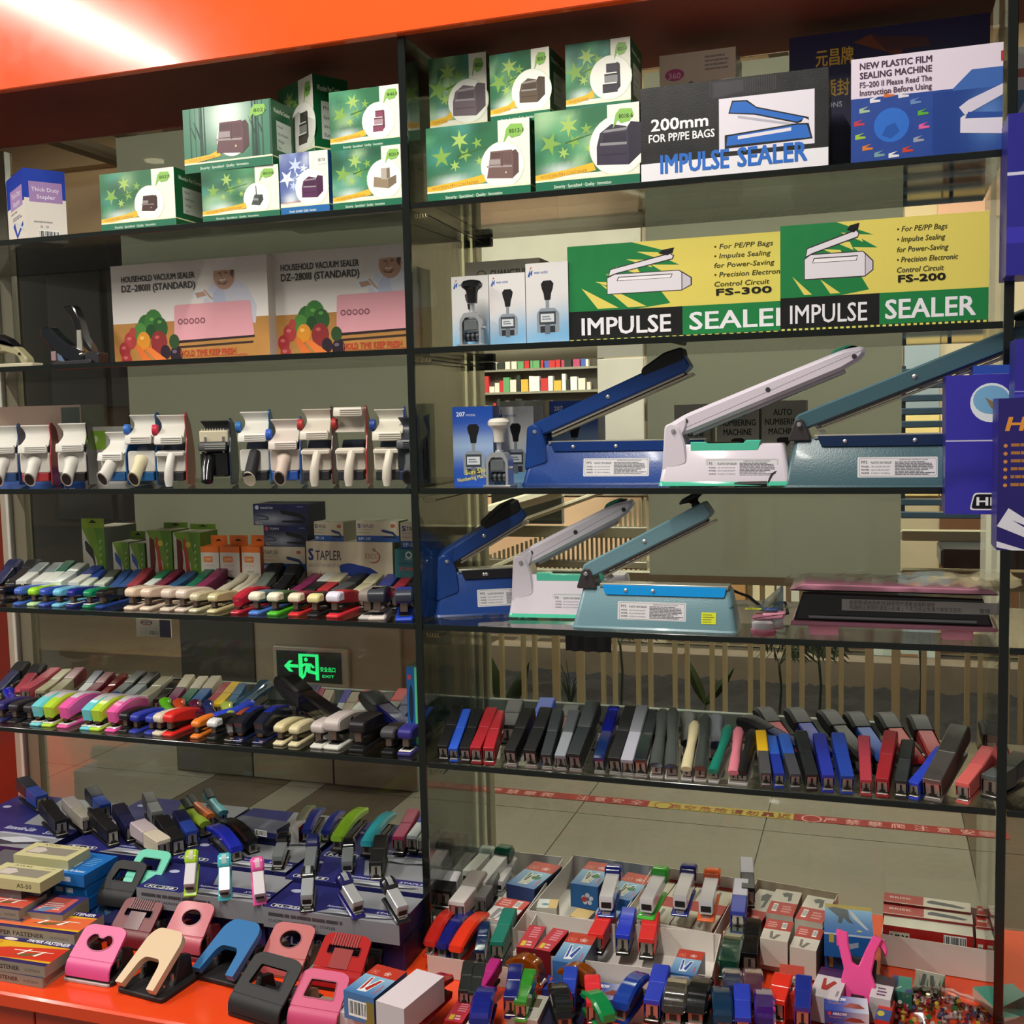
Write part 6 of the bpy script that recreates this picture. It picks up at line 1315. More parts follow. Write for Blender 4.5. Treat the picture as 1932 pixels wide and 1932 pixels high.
for px, py, c, n in [(13, 1312, '1c24a4', 'royal blue'), (214, 1318, '1c3a80', 'dark blue'), (308, 1338, '5cb420', 'green'), (334, 1338, 'c84420', 'orange-red'), (364, 1345, '5c1c3c', 'maroon'), (388, 1346, '1e2a5c', 'navy'), (424, 1336, 'a8b850', 'pale lime')]:
    one('knob', 'small %s stapler peeping between the two rows, lowest left shelf' % n, (px+12, py+16), (px+2, py-14), c, None, BK, L=.07, w=.026, z=TOP[5], y=.105, H=.035, mt='g', group='small staplers between the rows')
# price tag
tg = thing('price_tag', 'small white card with red circle standing behind the grey-white staplers', 'tag', onsh(596, 1362, .06, TOP[5]))
G().prism(rnd([(0, 0), (.034, 0), (.034, .042), (0, .042)], .003), 0, .0015, 'd8d4d0', 'y').build('card', CARD, tg)
p = Pr(.034, .042); p.poly(circ(.68*.034, .85*.042, .005, n=16), 'c03838').poly(circ(.68*.034, .85*.042, .004, n=16), 'd8d4d0').rect(.08, .8, .4, .92, 'a8a4a4'); p.place('front', 0, 0, 0, tg)

# ---- shelf 5, right bay, leaning front row
S5 = [('black', 838, 1436, 866, 1334, BK, BK, 22), ('bright blue', 857, 1438, 881, 1336, '2a58cc', '2a58cc', 19), ('black', 879, 1437, 904, 1338, BK, BK, 21), ('red', 900, 1440, 930, 1340, 'a41c28', 'a41c28', 23), ('second red', 924, 1442, 942, 1346, 'ac1c2a', 'a81c28', 23),
 ('black brown-mouthed', 966, 1447, 1000, 1341, '141412', '141412', 24), ('wide black', 1003, 1442, 1034, 1344, '121214', '121214', 26), ('dark grey', 1033, 1449, 1054, 1341, '2c3134', '2c3134', 22), ('mid grey', 1060, 1452, 1086, 1342, '8a8e96', '4a4e52', 22), ('charcoal large', 1087, 1455, 1122, 1332, '22282a', '34383a', 27),
 ('translucent navy', 1132, 1468, 1160, 1334, '141c78', '1a24a0', 22), ('black tall', 1162, 1461, 1194, 1338, '141416', '141416', 25), ('silver-grey', 1186, 1462, 1214, 1336, 'a8a8b4', '7a7c84', 24), ('clear smoke', 1210, 1470, 1232, 1346, '30383a', '4c5254', 25), ('clear grey', 1239, 1468, 1252, 1344, '6c7470', '8c928e', 25), ('second clear grey', 1267, 1470, 1270, 1342, '6c7470', '8c928e', 25),
 ('cream', 1296, 1473, 1312, 1362, 'd4c8a0', 'd0c49c', 21), ('clear smoke short', 1321, 1480, 1332, 1353, '5c6462', '848a86', 24), ('teal', 1347, 1480, 1376, 1368, '127a66', '17755f', 20), ('pink', 1384, 1482, 1394, 1372, 'd87c8c', 'cc7080', 20), ('black white-mouthed', 1401, 1486, 1420, 1376, '121214', '1c1c1e', 20),
 ('yellow and grey', 1445, 1485, 1435, 1376, '4a4a4e', 'e0b01c', 19), ('blue small', 1470, 1490, 1454, 1387, '1c349c', '2c60c4', 19), ('blue and grey', 1500, 1493, 1478, 1385, '44464e', '2c5cbc', 20), ('charcoal', 1531, 1493, 1510, 1382, '202426', '202426', 22), ('violet-blue', 1562, 1497, 1545, 1387, '2636a4', '24329c', 22), ('blue', 1598, 1498, 1580, 1388, '1f42a4', '1f42a4', 23),
 ('rose', 1634, 1502, 1630, 1388, 'b03848', 'a8384c', 20), ('crimson', 1665, 1508, 1682, 1384, '9c1c28', '94202a', 23), ('chrome-edged black', 1700, 1510, 1714, 1400, '22282a', '181c1e', 22), ('royal blue', 1725, 1503, 1780, 1410, '1f3cc0', '1f3cc0', 20), ('large gunmetal', 1761, 1515, 1814, 1380, '7a7674', '6c6a68', 32), ('coral-topped grey', 1817, 1522, 1868, 1418, 'd8605c', 'c8585a', 24)]
lb = rowlabels([r[0] for r in S5], 'leaning row, lowest right shelf')
for i, (r, l) in enumerate(zip(S5, lb)):
    n, a, b, ta, tb, c1, c2, wp_ = r
    N = Py(a, b, .02); N[2] = TOP[5]
    w_ = wp_/1030
    L_ = math.hypot(a-ta, b-tb)/1040*1.25; L_ = max(.135, min(.19, L_))
    yaw, el = aim(N, (ta, tb), L_, .035)
    sty = 'knob' if n in ('cream', 'teal', 'pink', 'clear grey', 'second clear grey', 'clear smoke short', 'black white-mouthed') else 'slim'
    stapler(sty, l, c1, c2, 'c8c8c8' if 960 < a < 1440 else c1, L=L_, w=w_, loc=tuple(N), yaw=max(-.8, min(.8, yaw)), pitch=max(.1, min(.95, el)), group='staplers leaning in a row on the lowest right shelf', mt='c' if 'clear' in n or 'transl' in n else ('m' if 'gunmetal' in n else 'p'), mag='b8a898' if a > 1180 and a < 1390 else 'b0aca4')
one('slim', 'dark grey stapler lying open at the right end, lowest right shelf', (1868, 1500), (1935, 1462), '4a5252', '3c4444', '2a2c2c', L=.13, w=.032, z=TOP[5], y=.05, H=.04)
# big ones behind, tails to the left
BIG = [('black', (1548, 1430), (1395, 1348), '1f3060', BK, .17), ('dull red', (1500, 1430), (1432, 1350), 'a02430', '17171a', .17), ('dark blue', (1560, 1440), (1490, 1356), '1c2c90', '141418', .18), ('all-black', (1632, 1446), (1550, 1362), '1a1a1c', '1a1a1c', .18), ('bright blue', (1668, 1452), (1602, 1366), '1f50b0', '111114', .17), ('scarlet', (1730, 1462), (1660, 1370), 'b0241c', '111114', .18), ('crimson', (1775, 1450), (1724, 1374), 'a81c24', '0f0f11', .17), ('red half-hidden', (1895, 1480), (1862, 1386), 'ac1c1c', '0f0f11', .16)]
lb = rowlabels([b[0] for b in BIG], 'big ones behind the leaning row', 'heavy-duty stapler')
for (n, a, b, c1, c2, L_), l in zip(BIG, lb):
    one('big', l, a, b, c1, c2, BK, L=L_, w=.038, z=TOP[5], y=.13, H=.055, group='heavy staplers behind the leaning row', mt='k', emin=.0, name='heavy_duty_stapler')
for n, a, b, c1, c2 in [('black upright', (958, 1395), (974, 1322), BK, BK), ('tall bright blue', (1012, 1400), (1034, 1318), '1f4cc0', '1f4cc0'), ('dark red and black', (1060, 1400), (1080, 1332), '6c1820', '1c1a1c'), ('black behind the navy one', (1108, 1400), (1116, 1334), BK, BK), ('black bulbous, behind the silver-grey one', (1215, 1410), (1222, 1338), BK, BK), ('black bulbous, behind the clear greys', (1262, 1410), (1262, 1338), BK, BK), ('black bulbous, behind the cream one', (1300, 1412), (1298, 1340), BK, BK), ('black bulbous, above the teal one', (1352, 1415), (1350, 1344), '16284c', '1c1c20')]:
    one('knob' if 'bulb' in n else 'slim', n.replace('black bulbous,', 'black bulb-ended stapler') + ('' if 'bulb' in n else ' stapler standing') + ' at the back, lowest right shelf' if 'bulb' not in n else n.replace('black bulbous,', 'black bulb-ended stapler'), a, b, c1, c2, BK, L=.14, w=.032, z=TOP[5], y=.15, H=.035, group='staplers behind the leaning row', mt='k')
# label under shelf: hanging price card
hc = thing('hanging_card', 'white and purple card hanging outside the window under the fourth shelf, left bay', 'card', tuple(Py(258, 1200, .40)))
w1 = Py(322, 1180, .40)[0]-hc.location.x
G().box(0, w1, .0, .003, 0, .045, 'cfc8c0').build('card', CARD, hc)
p = Pr(w1, .045); p.rect(.68, 0, 1, 1, '2c1c4c').poly(circ(.3*w1, .8*.045, .018, .007, 20), 'a82c38').poly(circ(.3*w1, .8*.045, .015, .005, 20), 'cfc8c0').text('ABM', .14, .74, .006, '1c1c1c', wid=.3, bold=1, shear=.2).bars(.35, .05, .6, .4); p.place('front', 0, 0, 0, hc)
# ================================================================ goods on the orange deck
def dbox(name, label, A, B, C, ztop, h, front='ffffff', side=None, top=None, art=None, topart=None, sideart=None, cat='box', group=None, dmax=.5, d=None, flap=False):
    a = Pz(*A, ztop); b = Pz(*B, ztop); c = Pz(*C, ztop)
    e = b-a; w = math.hypot(e[0], e[1]); yaw = math.atan2(e[1], e[0])
    n = np.array([-math.sin(yaw), math.cos(yaw), 0]); dd = d or min(dmax, abs((c-a)@n))
    t = carton(name, label, w, h, dd, (a[0], a[1], ztop-h), yaw, front, side, top, cat, group, flap=flap)
    if art: p = Pr(w, h); art(p, w, h); p.place('front', 0, 0, 0, t, 'printed_front')
    if topart: p = Pr(w, dd); topart(p, w, dd); p.place('top', 0, 0, h, t, 'printed_top')
    if sideart: p = Pr(dd, h); sideart(p, dd, h); p.place('right', w, 0, 0, t, 'printed_side')
    return t, w, dd
def abox(name, label, x0, x1, y0, y1, z0, z1, front, side=None, top=None, art=None, topart=None, yaw=0, cat='box', group=None):
    t = carton(name, label, x1-x0, z1-z0, y1-y0, (x0, y0, z0), yaw, front, side, top, cat, group, flap=False)
    if art: p = Pr(x1-x0, z1-z0); art(p, x1-x0, z1-z0); p.place('front', 0, 0, 0, t, 'printed_front')
    if topart: p = Pr(x1-x0, y1-y0); topart(p, x1-x0, y1-y0); p.place('top', 0, 0, z1-z0, t, 'printed_top')
    return t
def klfront(p, w, h): p.lines(.04, .5, .6, .85, 1, '4a4a50', 2, .5).text('AGRAFEUSE | HEFTER | GRAPADORA', .04, .58, h*.14, '3c3c40', wid=.5, bold=.5).text('CUCITRICE | AGRAFADOR | STAPLER', .04, .3, h*.14, '3c3c40', wid=.5, bold=.5)
def kltop(num, mk=True):
    def a(p, w, h):
        p.rect(0, 0, 1, 1, '8c8e94').fp([(0, 0), (.36, 0), (.46, .25), (1, .25), (1, .42), (.5, .42), (.4, 1), (0, 1)], '26286c')
        p.fp([(.44, .22), (1, .22), (1, .235), (.44, .235)], 'b8bcd8')
        if mk: p.poly(rnd([(.04*w, .05*h), (.3*w, .05*h), (.3*w, .16*h), (.04*w, .16*h)], .006), 'e8e8f0').poly(rnd([(.045*w, .06*h), (.295*w, .06*h), (.295*w, .15*h), (.045*w, .15*h)], .005), '14142c').text(num, .07, .075, h*.06, 'e8e8f0', wid=.2, bold=1.2, shear=.15)
        p.text('komodo-Lite', .42, .30, h*.07, 'c8cce4', wid=.26, bold=.8, shear=.2).text('STAPLER', .78, .28, h*.06, 'd0d4e8', wid=.2, bold=1, shear=.2)
        p.fp([(.35, .05), (.6, .02), (.9, .1), (.95, .16), (.6, .12)], '3a3a44').fp([(.5, .12), (.7, .08), (.9, .15), (.7, .2)], 'c0c4cc').poly(circ(.1*w, .7*h, .012, .008, 16), 'b8bcd8')
    return a
ZB = -.80
g_ = 'dark blue stapler cartons on the deck'
kw = dict(front='87888e', side='1f2260', top='2a2c70')
abox('stapler_carton', 'lower dark blue carton under the right model-number carton', -.30, -.008, -.095, .0, DECK, ZB-.042, '20225a', '1b1d50', '20225a', art=lambda p, w, h: p.text('KL-228', .1, .35, h*.3, 'd0d4e8', wid=.3, bold=1.2, shear=.1), group=g_)
abox('stapler_carton', 'lower dark blue carton under the left model-number carton', -.60, -.31, -.09, .01, DECK, ZB-.042, '20225a', '1b1d50', '20225a', group=g_)
abox('stapler_carton', 'grey and blue model-number carton on the left with three bright mini staplers on top', -.597, -.303, -.105, .02, ZB-.04, ZB, art=klfront, topart=kltop('KL-228'), **kw)
abox('stapler_carton', 'grey and blue model-number carton on the right with three dark mini staplers on top', -.297, -.0085, -.115, .0, ZB-.04, ZB, art=klfront, topart=kltop('KL-228'), **kw)
for i, (x0, x1, y0, y1, zt, lab) in enumerate([(-.9, -.62, .03, .16, -.80, 'blue carton with pale logo behind the yellow fastener boxes'), (-.61, -.33, .03, .15, -.795, 'blue carton behind the left model-number carton'), (-.32, -.012, .01, .13, -.795, 'blue and grey carton behind the right model-number carton'),
      (-.92, -.62, .17, .36, -.80, 'dark carton at the back left corner of the deck'), (-.61, -.33, .16, .36, -.80, 'dark carton at the back of the deck, middle of the left bay'), (-.32, -.03, .14, .36, -.805, 'dark carton at the back of the deck beside the divider'), (-1.25, -.93, .0, .30, -.80, 'pale grey and blue carton at the far left of the deck')]):
    abox('stapler_carton', lab, x0, x1, y0, y1, DECK, zt, '1e2056', '1a1c4a', '22245c', topart=kltop('KL-33'), group=g_)
def smk(p, w, h): p.rect(0, 0, 1, .6, '24285c').rect(0, .6, 1, 1, '70727e').bars(.55, .1, .8, .75).text('K/6', .35, .2, h*.3, '101018', wid=.1, bold=1)
dbox('staple_box', 'flat grey-blue box with barcode at the back of the deck, topmost of two', (430, 1552), (522, 1566), (445, 1532), -.755, .022, '24285c', '141640', '6a6c7c', art=smk, dmax=.05)
dbox('staple_box', 'flat grey-blue box under the one with the barcode', (438, 1568), (524, 1580), (450, 1550), -.777, .024, '24285c', '141640', '5a5c6c', dmax=.06)
dbox('staple_box', 'white box with dark red end behind the flat grey-blue boxes', (535, 1560), (563, 1562), (545, 1535), -.765, .035, 'c8c4c0', '6a2424', '8a8484', dmax=.05)
# staplers on the left side of the deck
ZL = -.80
DL = [
 ('tall blue stapler with dark cap at the left corner of the deck', 'slim', (80, 1530), (40, 1468), '27429a', '161c2c', .13, .030, 'p'),
 ('black stapler right of the tall blue one, back left of the deck', 'slim', (118, 1578), (84, 1520), BK, BK, .13, .030, 'p'),
 ('long grey-beige stapler standing on its base, back left of the deck', 'slim', (168, 1572), (126, 1508), 'a8a294', 'b0a6a4', .14, .028, 'p'),
 ('blue stapler with dark cap, second of its kind on the deck', 'slim', (200, 1548), (170, 1488), '2446a0', '161c30', .12, .028, 'p'),
 ('black stapler between the grey-beige and the navy ones on the deck', 'slim', (215, 1596), (175, 1546), BK, BK, .13, .028, 'p'),
 ('navy stapler leaning at the back of the left deck', 'slim', (250, 1588), (222, 1528), '171a48', '14163c', .13, .028, 'p'),
 ('grey stapler rising over the ivory one at the back of the deck', 'slim', (298, 1562), (278, 1508), '9a9ca0', '6c6e70', .12, .026, 'p'),
 ('ivory stapler with wide base, middle of the left deck', 'slim', (312, 1618), (256, 1566), 'c8bca8', 'b8a8ae', .13, .034, 'p'),
 ('black stapler right of the ivory one', 'slim', (338, 1614), (303, 1556), BK, BK, .13, .030, 'p'),
 ('blue stapler with navy cap before the lime one', 'slim', (364, 1600), (336, 1544), '24409c', '131a4c', .12, .028, 'p'),
 ('lime stapler with dark oval pad', 'knob', (388, 1578), (344, 1524), '98b43a', '4c5c30', .12, .028, 'p'),
 ('orange stapler with dark oval pad behind the lime one', 'knob', (398, 1562), (356, 1512), 'd06a34', '4c3c30', .12, .024, 'p'),
 ('turquoise stapler with dark oval pad, rightmost of three', 'knob', (422, 1556), (388, 1506), '5eaab8', '345058', .12, .026, 'p'),
 ('long royal blue stapler in front of the turquoise one', 'arch', (448, 1626), (400, 1560), '1c2aa4', '1c2aa4', .15, .032, 'g'),
 ('long black glossy stapler beside the royal blue one', 'arch', (478, 1612), (424, 1550), '121214', '121214', .15, .030, 'g'),
 ('grey-olive arched stapler behind the first dark mini', 'arch', (562, 1580), (590, 1540), '706e60', '706e60', .12, .024, 'g'),
 ('blue arched glossy stapler, left of two', 'arch', (578, 1588), (608, 1540), '1e3088', '1e3088', .13, .024, 'g'),
 ('blue arched glossy stapler, right of two', 'arch', (614, 1588), (646, 1544), '1e3088', '1e3088', .12, .022, 'g'),
 ('large lime green arched stapler on the deck', 'arch', (636, 1606), (686, 1522), '8cbc28', '8cbc28', .17, .030, 'g'),
 ('large turquoise arched stapler on the deck', 'arch', (692, 1616), (738, 1528), '2c98a8', '2c98a8', .17, .030, 'g'),
 ('rose stapler at the middle divider, back of the deck', 'slim', (752, 1612), (784, 1556), 'a02c54', '9c2c50', .14, .026, 'p'),
 ('white and blue-capped stapler beside the rose one', 'slim', (778, 1608), (816, 1560), 'c8ccd0', '24308c', .14, .024, 'p'),
 ('white and green-capped stapler seen through the divider', 'slim', (798, 1612), (840, 1562), 'a8b4a4', '14503c', .14, .024, 'p'),
 ('black stapler next to the turquoise arched one', 'slim', (710, 1662), (722, 1602), BK, BK, .12, .028, 'p'),
]
for lab, sty, a, b, c1, c2, L_, w_, m_ in DL:
    o = one(sty, lab, a, b, c1, c2, BK, L=L_, w=w_, z=ZL+.002, mt=m_, emax=.9, group='staplers set out on the left deck')
    if 'oval pad' in lab: G().tube([(0, L_*.68, w_*1.60), (0, L_*.94, w_*2.05)], w_*.4, '2c3434', 12, ry=w_*.14).build('soft_pad', MATTE, o)
MN = [('lime', (360, 1684), (362, 1600), 'd8d2d6', 'a8d030', 'a8d030', 'c8c4a8'), ('cyan', (425, 1692), (423, 1604), 'd8d2d8', '48b8c4', '48b8c4', 'a8c0c0'), ('pink', (490, 1700), (484, 1608), 'dcd4da', 'ec58a4', 'ec58a4', 'e0b8c8')]
for n, a, b, c1, c2, bs, pd in MN: one('mini', 'mini stapler with white body and %s cap and base' % n, a, b, c1, c2, bs, L=.078, w=.025, z=ZB+.002, group='bright mini staplers', pad=pd, emax=1.0, mt='g')
for n, a, b, c1, c2, bs in [('black cap, left of the back three', (525, 1642), (537, 1568), '6a6e70', BK, '1c1c1e'), ('navy cap, middle of the back three', (586, 1655), (592, 1570), '6a6e70', '1b2050', '1c1c1e'), ('black cap, right of the back three', (656, 1652), (658, 1578), '6a6e70', BK, '1c1c1e'),
      ('grey-streaked black cap, left of the front three', (580, 1716), (582, 1632), '9a9ca0', '1d1f20', '1d1f20'), ('grey-streaked navy cap, middle of the front three', (674, 1728), (644, 1644), 'a0a0a2', '1e1c58', '24206c'), ('grey-streaked black cap, right of the front three', (758, 1737), (728, 1652), 'a4a4a6', '1d1f20', '1d1f20')]:
    one('mini', 'grey mini stapler with '+n, a, b, 'metal' if 0 else c1, c2, bs, L=.084, w=.027, z=ZB+.002, group='grey mini staplers', pad='8c8e90' if 'streak' in n else None, emax=1.0, mt='g')
# paper fastener boxes and other small boxes at the left
def fast(col):
    def a(p, w, h): p.rect(0, 0, 1, 1, '8c8678').text('PAPER FASTENER', .12, .3, h*.4, '2a2428', wid=.55, bold=1.2).text('50 SETS/BOX', .74, .35, h*.25, '5a544c', wid=.2)
    return a
def fastt(c1, c2):
    def a(p, w, h):
        p.rect(0, 0, 1, 1, c1).fp([(0, .35), (.3, .55), (1, .75), (1, .2), (0, .1)], c2).rect(0, .78, 1, 1, '2a1c58').rect(0, 0, 1, .12, '2a1c58').text('PAPER FASTENER', .4, .83, h*.12, 'e8e4ec', wid=.55, bold=1.2).poly(circ(.18*w, .85*h, .016, .005, 16), 'e0d0d0').text('20', .06, .62, h*.12, 'c87020', wid=.08, bold=1)
        p.fp([(.4, .45), (.9, .5), (.9, .52), (.4, .48)], 'f0e8dc').fp([(.45, .3), (.6, .25), (.8, .4), (.75, .45), (.55, .35)], '6a5a30').fp([(.5, .3), (.58, .55), (.61, .55), (.53, .3)], 'f0ece4').fp([(.7, .32), (.78, .52), (.8, .52), (.74, .3)], 'f0ece4')
    return a
zf = DECK
def fbox(lab, A, B, C, ztop, h, c1, c2, bd='8c8678', **k):
    return dbox('paper_fastener_box', lab, A, B, C, ztop, h, bd, '948c7c', c1, art=fast(c1), topart=fastt(c1, c2), group='paper fastener boxes', **k)
fbox('pink-sided paper fastener box at the bottom of the front left stack', (-60, 1822), (80, 1846), (105, 1800), zf+.02, .0195, 'c02820', 'd83420', 'd0a8a4', dmax=.09)
fbox('red and yellow paper fastener box, second in the front left stack', (-60, 1802), (84, 1824), (126, 1774), zf+.042, .0215, 'd8a820', 'c8301e', dmax=.09)
fbox('orange and yellow paper fastener box behind the front stack, topmost', (-35, 1742), (140, 1764), (190, 1724), zf+.062, .022, 'e0b020', 'e06838', dmax=.09)
fbox('paper fastener box beneath the orange and yellow one', (-30, 1765), (138, 1785), (185, 1745), zf+.0395, .02, 'd8a820', 'c8301e', dmax=.09)
fbox('faded red paper fastener box behind, third stack at the left edge', (-70, 1704), (35, 1718), (75, 1680), zf+.085, .02, 'b86848', 'c85040', dmax=.08)
fbox('paper fastener box lying under the faded red one', (-70, 1724), (40, 1738), (75, 1700), zf+.065, .024, 'b86848', 'c85040', dmax=.09)
dbox('paper_fastener_box', 'open fastener box with pink and blue card inside', (50, 1720), (118, 1727), (132, 1690), zf+.075, .03, '8c8270', '8c8270', '34306c', topart=lambda p, w, h: p.rect(.1, .1, .85, .85, 'c85a4c').lines(.15, .2, .8, .6, 4, 'd8c8c8').fp([(.1, .1), (.4, .1), (.6, .35), (.3, .35)], '6a88a8'))
def yel(p, w, h): p.rect(0, 0, 1, 1, 'c8c090').text('ATLAS', .2, .86, h*.08, '2a2820', wid=.3, bold=1).fp([(.1, .25), (.85, .25), (.9, .75), (.15, .75)], '8c8678').fp([(.12, .3), (.35, .3), (.42, .5), (.3, .7), (.15, .65)], 'c8bcb4').text('AS-50', .72, .86, h*.06, '4a4830', wid=.18)
dbox('yellow_box', 'pale yellow box with grey picture, nearer of the two', (-35, 1652), (75, 1666), (100, 1630), zf+.13, .022, 'bcb888', 'a8a478', 'c8c090', topart=yel, art=lambda p, w, h: p.text('AS-50', .6, .3, h*.4, '3a3828', wid=.25, bold=.6), group='pale yellow boxes', dmax=.07)
dbox('yellow_box', 'pale yellow box with grey picture, farther of the two', (25, 1612), (128, 1624), (158, 1592), zf+.135, .02, 'bcb888', 'a8a478', 'c8c090', topart=yel, group='pale yellow boxes', dmax=.07)
abox('support_carton', 'plain grey carton under the yellow boxes', -1.0, -.81, -.19, -.03, DECK, zf+.108, '6c6a70', '4a4850', '5c5a60')
def blt(p, w, h): p.rect(0, 0, 1, 1, '1a6ab8').poly([(.2*w, .3*h), (.42*w, .3*h), (.42*w, .55*h), (.2*w, .55*h)], 'c8dcf0').poly([(.23*w, .34*h), (.39*w, .34*h), (.39*w, .51*h), (.23*w, .51*h)], '1a6ab8').text('Metal File Fastener', .2, .1, h*.1, 'd8e4f4', wid=.7, bold=.4).lines(.5, .4, .9, .8, 5, '7ab0dc', fill=.25)
for k, (ay, lab) in enumerate([(1643, 'topmost of the stack'), (1664, 'second in the stack'), (1686, 'third in the stack'), (1706, 'at the bottom of the stack')]):
    zt = zf+.115-.0265*k
    dbox('blue_fastener_box', 'bright blue fastener box %s' % lab, (94+5*k, ay), (158+5*k, ay+9), (224, 1598+21*k), zt, .0255, '1a68b4', '1658a0', '1a6ab8', topart=blt if k == 0 else None, art=lambda p, w, h: p.rect(.08, .3, .3, .7, 'c8d0e0').rect(.38, .3, .6, .7, 'c8d0e0'), group='bright blue fastener boxes', d=.105)
G_ = abox('support_carton', 'low blue carton under the bright blue stack', -.80, -.72, -.11, -.012, DECK, zf+.0088, '1c508c', '1a4a80', '1c508c')
# ---------------------------------------------------------------- hole punches
def punch(kind, label, col, px, py, w=.115, yaw=0, s=1.0, base='1a1a1c', z=DECK, hole='heart', d=.10, hh=.055, tilt=.18, m=PLAS, plate=None):
    N = Pz(px, py, z)
    t = thing('hole_punch', label, 'hole punch', tuple(N), yaw, 'hole punches')
    h = w/2; hh *= s
    bp = rnd([(-h, 0), (h, 0), (h, d), (-h, d)], .010)
    g = G(); g.prism(bp, 0, .010, base, 'z', .002); g.build('base', MATTE, t)
    if plate: G().prism(rnd([(-h*.96, -.004), (h*.9, -.004), (h*.9, .03), (-h*.96, .03)], .004), .0, .006, plate, 'z', .001).build('chip_tray', PLAS, t)
    for sx in (-1, 1):
        G().prism(rnd([(d*.35, .008), (d*.85, .008), (d*.8, hh*.62), (d*.55, hh*.72), (d*.45, .022)], .004), sx*h*.66-.006, sx*h*.66+.006, base if kind != 'trans' else '2c2a2c', 'x', .001).build('punch_block', MATTE, t)
        G().lathe([(.0035, .008), (.0035, .03)], 'a8a49c', 10, cx=sx*h*.66, cy=d*.42).build('punch_pin', METAL, t)
    if kind == 'fork':
        M = Matrix.Translation((0, -.004, .018)) @ Matrix.Rotation(math.atan2(hh-.012, d), 4, 'X')
        u = rnd([(-h*.82, 0), (-h*.52, 0), (-h*.42, d*.40), (-h*.3, d*.50), (h*.3, d*.50), (h*.42, d*.40), (h*.52, 0), (h*.82, 0), (h*.72, d*.86), (h*.5, d*1.02), (-h*.5, d*1.02), (-h*.72, d*.86)], [.001, .001, .006, .008, .008, .006, .001, .001, .012, .012, .012, .012])
        G().prism(u, 0, .013, col, 'z', 0, M=M, holes=[]).build('lever', m, t)
        for sx in (-1, 1): G().lathe([(.002, 0), (.002, .002)], 'b0aca4', 8, M=Matrix.Translation((sx*h*.82, .016, .024)) @ Matrix.Rotation(sx*PI/2, 4, 'Y')).build('rivet', METAL, t)
        return t
    al = math.atan2(hh*.35+tilt*.05, d*.8)+tilt+.12
    M = Matrix.Translation((0, .012, hh*.66)) @ Matrix.Rotation(al, 4, 'X'); d *= .84
    out = rnd([(-h*.9, 0), (h*.9, 0), (h*.86, d*.72), (h*.6, d*.80), (-h*.6, d*.80), (-h*.86, d*.72)], [.003, .003, .01, .012, .012, .01])
    cx, cy, r = 0, d*.42, h*.42
    if hole == 'heart': hl = [(cx+r*1.2*math.cos(a)*(1.0), cy+r*.75*math.sin(a)-(.0 if math.sin(a) < .2 else r*.55*math.exp(-(math.cos(a)/.35)**2))) for a in [2*PI*i/22 for i in range(22)]]
    elif hole == 'round': hl = circ(cx, cy, r*1.0, r*.8, 18)
    elif hole == 'slot': hl = rnd([(cx-r*1.4, cy-r*.35), (cx+r*1.4, cy-r*.35), (cx+r*1.4, cy+r*.35), (cx-r*1.4, cy+r*.35)], .003)
    else: hl = rnd([(cx-r*1.3, cy-r*.8), (cx+r*1.3, cy-r*.8), (cx+r*1.1, cy+r*.6), (cx-r*1.1, cy+r*.6)], .003)
    g = G(); g.prism(out, -.005, .0, col, 'z', 0, M=M, holes=[hl[::-1]])
    # apron curving down at the front
    z1 = hh*.66; g.prism(rnd([(.014, z1), (.006, z1-.004), (-.001, z1-.016), (-.002, z1-.030), (.002, z1-.030), (.004, z1-.016), (.009, z1-.007), (.014, z1-.004)], 0), -h*.9, h*.9, col, 'x', .001)
    g.build('lever', m, t)
    ring = G(); rp = inset(hl, -.002)
    ring.prism(rp, -.0065, .0006, mixc(col, '000000', .45), 'z', 0, M=M, holes=[hl[::-1]]); ring.build('hole_rim', m, t)
    G().prism([(.02, .012), (d*.75, .014), (d*.7, hh*.5), (.03, hh*.35)], -h*.5, h*.5, '2a2826' if kind != 'open' else '0d0d0e', 'x', .001).build('mechanism', MATTE, t)
    if kind == 'trans':
        g = G()
        for k in range(10): g.box(-h*.5+k*h*.1, -h*.45+k*h*.1, d*.5, d*.78, .0002, .0016, mixc(col, '777777', .4), M=M)
        g.build('ribs', m, t)['kind'] = 'stuff'
        G().box(-h*.35, h*.35, .0, d*.45, .0002, .0012, mixc(col, '666666', .35), M=M).build('smoked_window', GLOS, t)
    return t
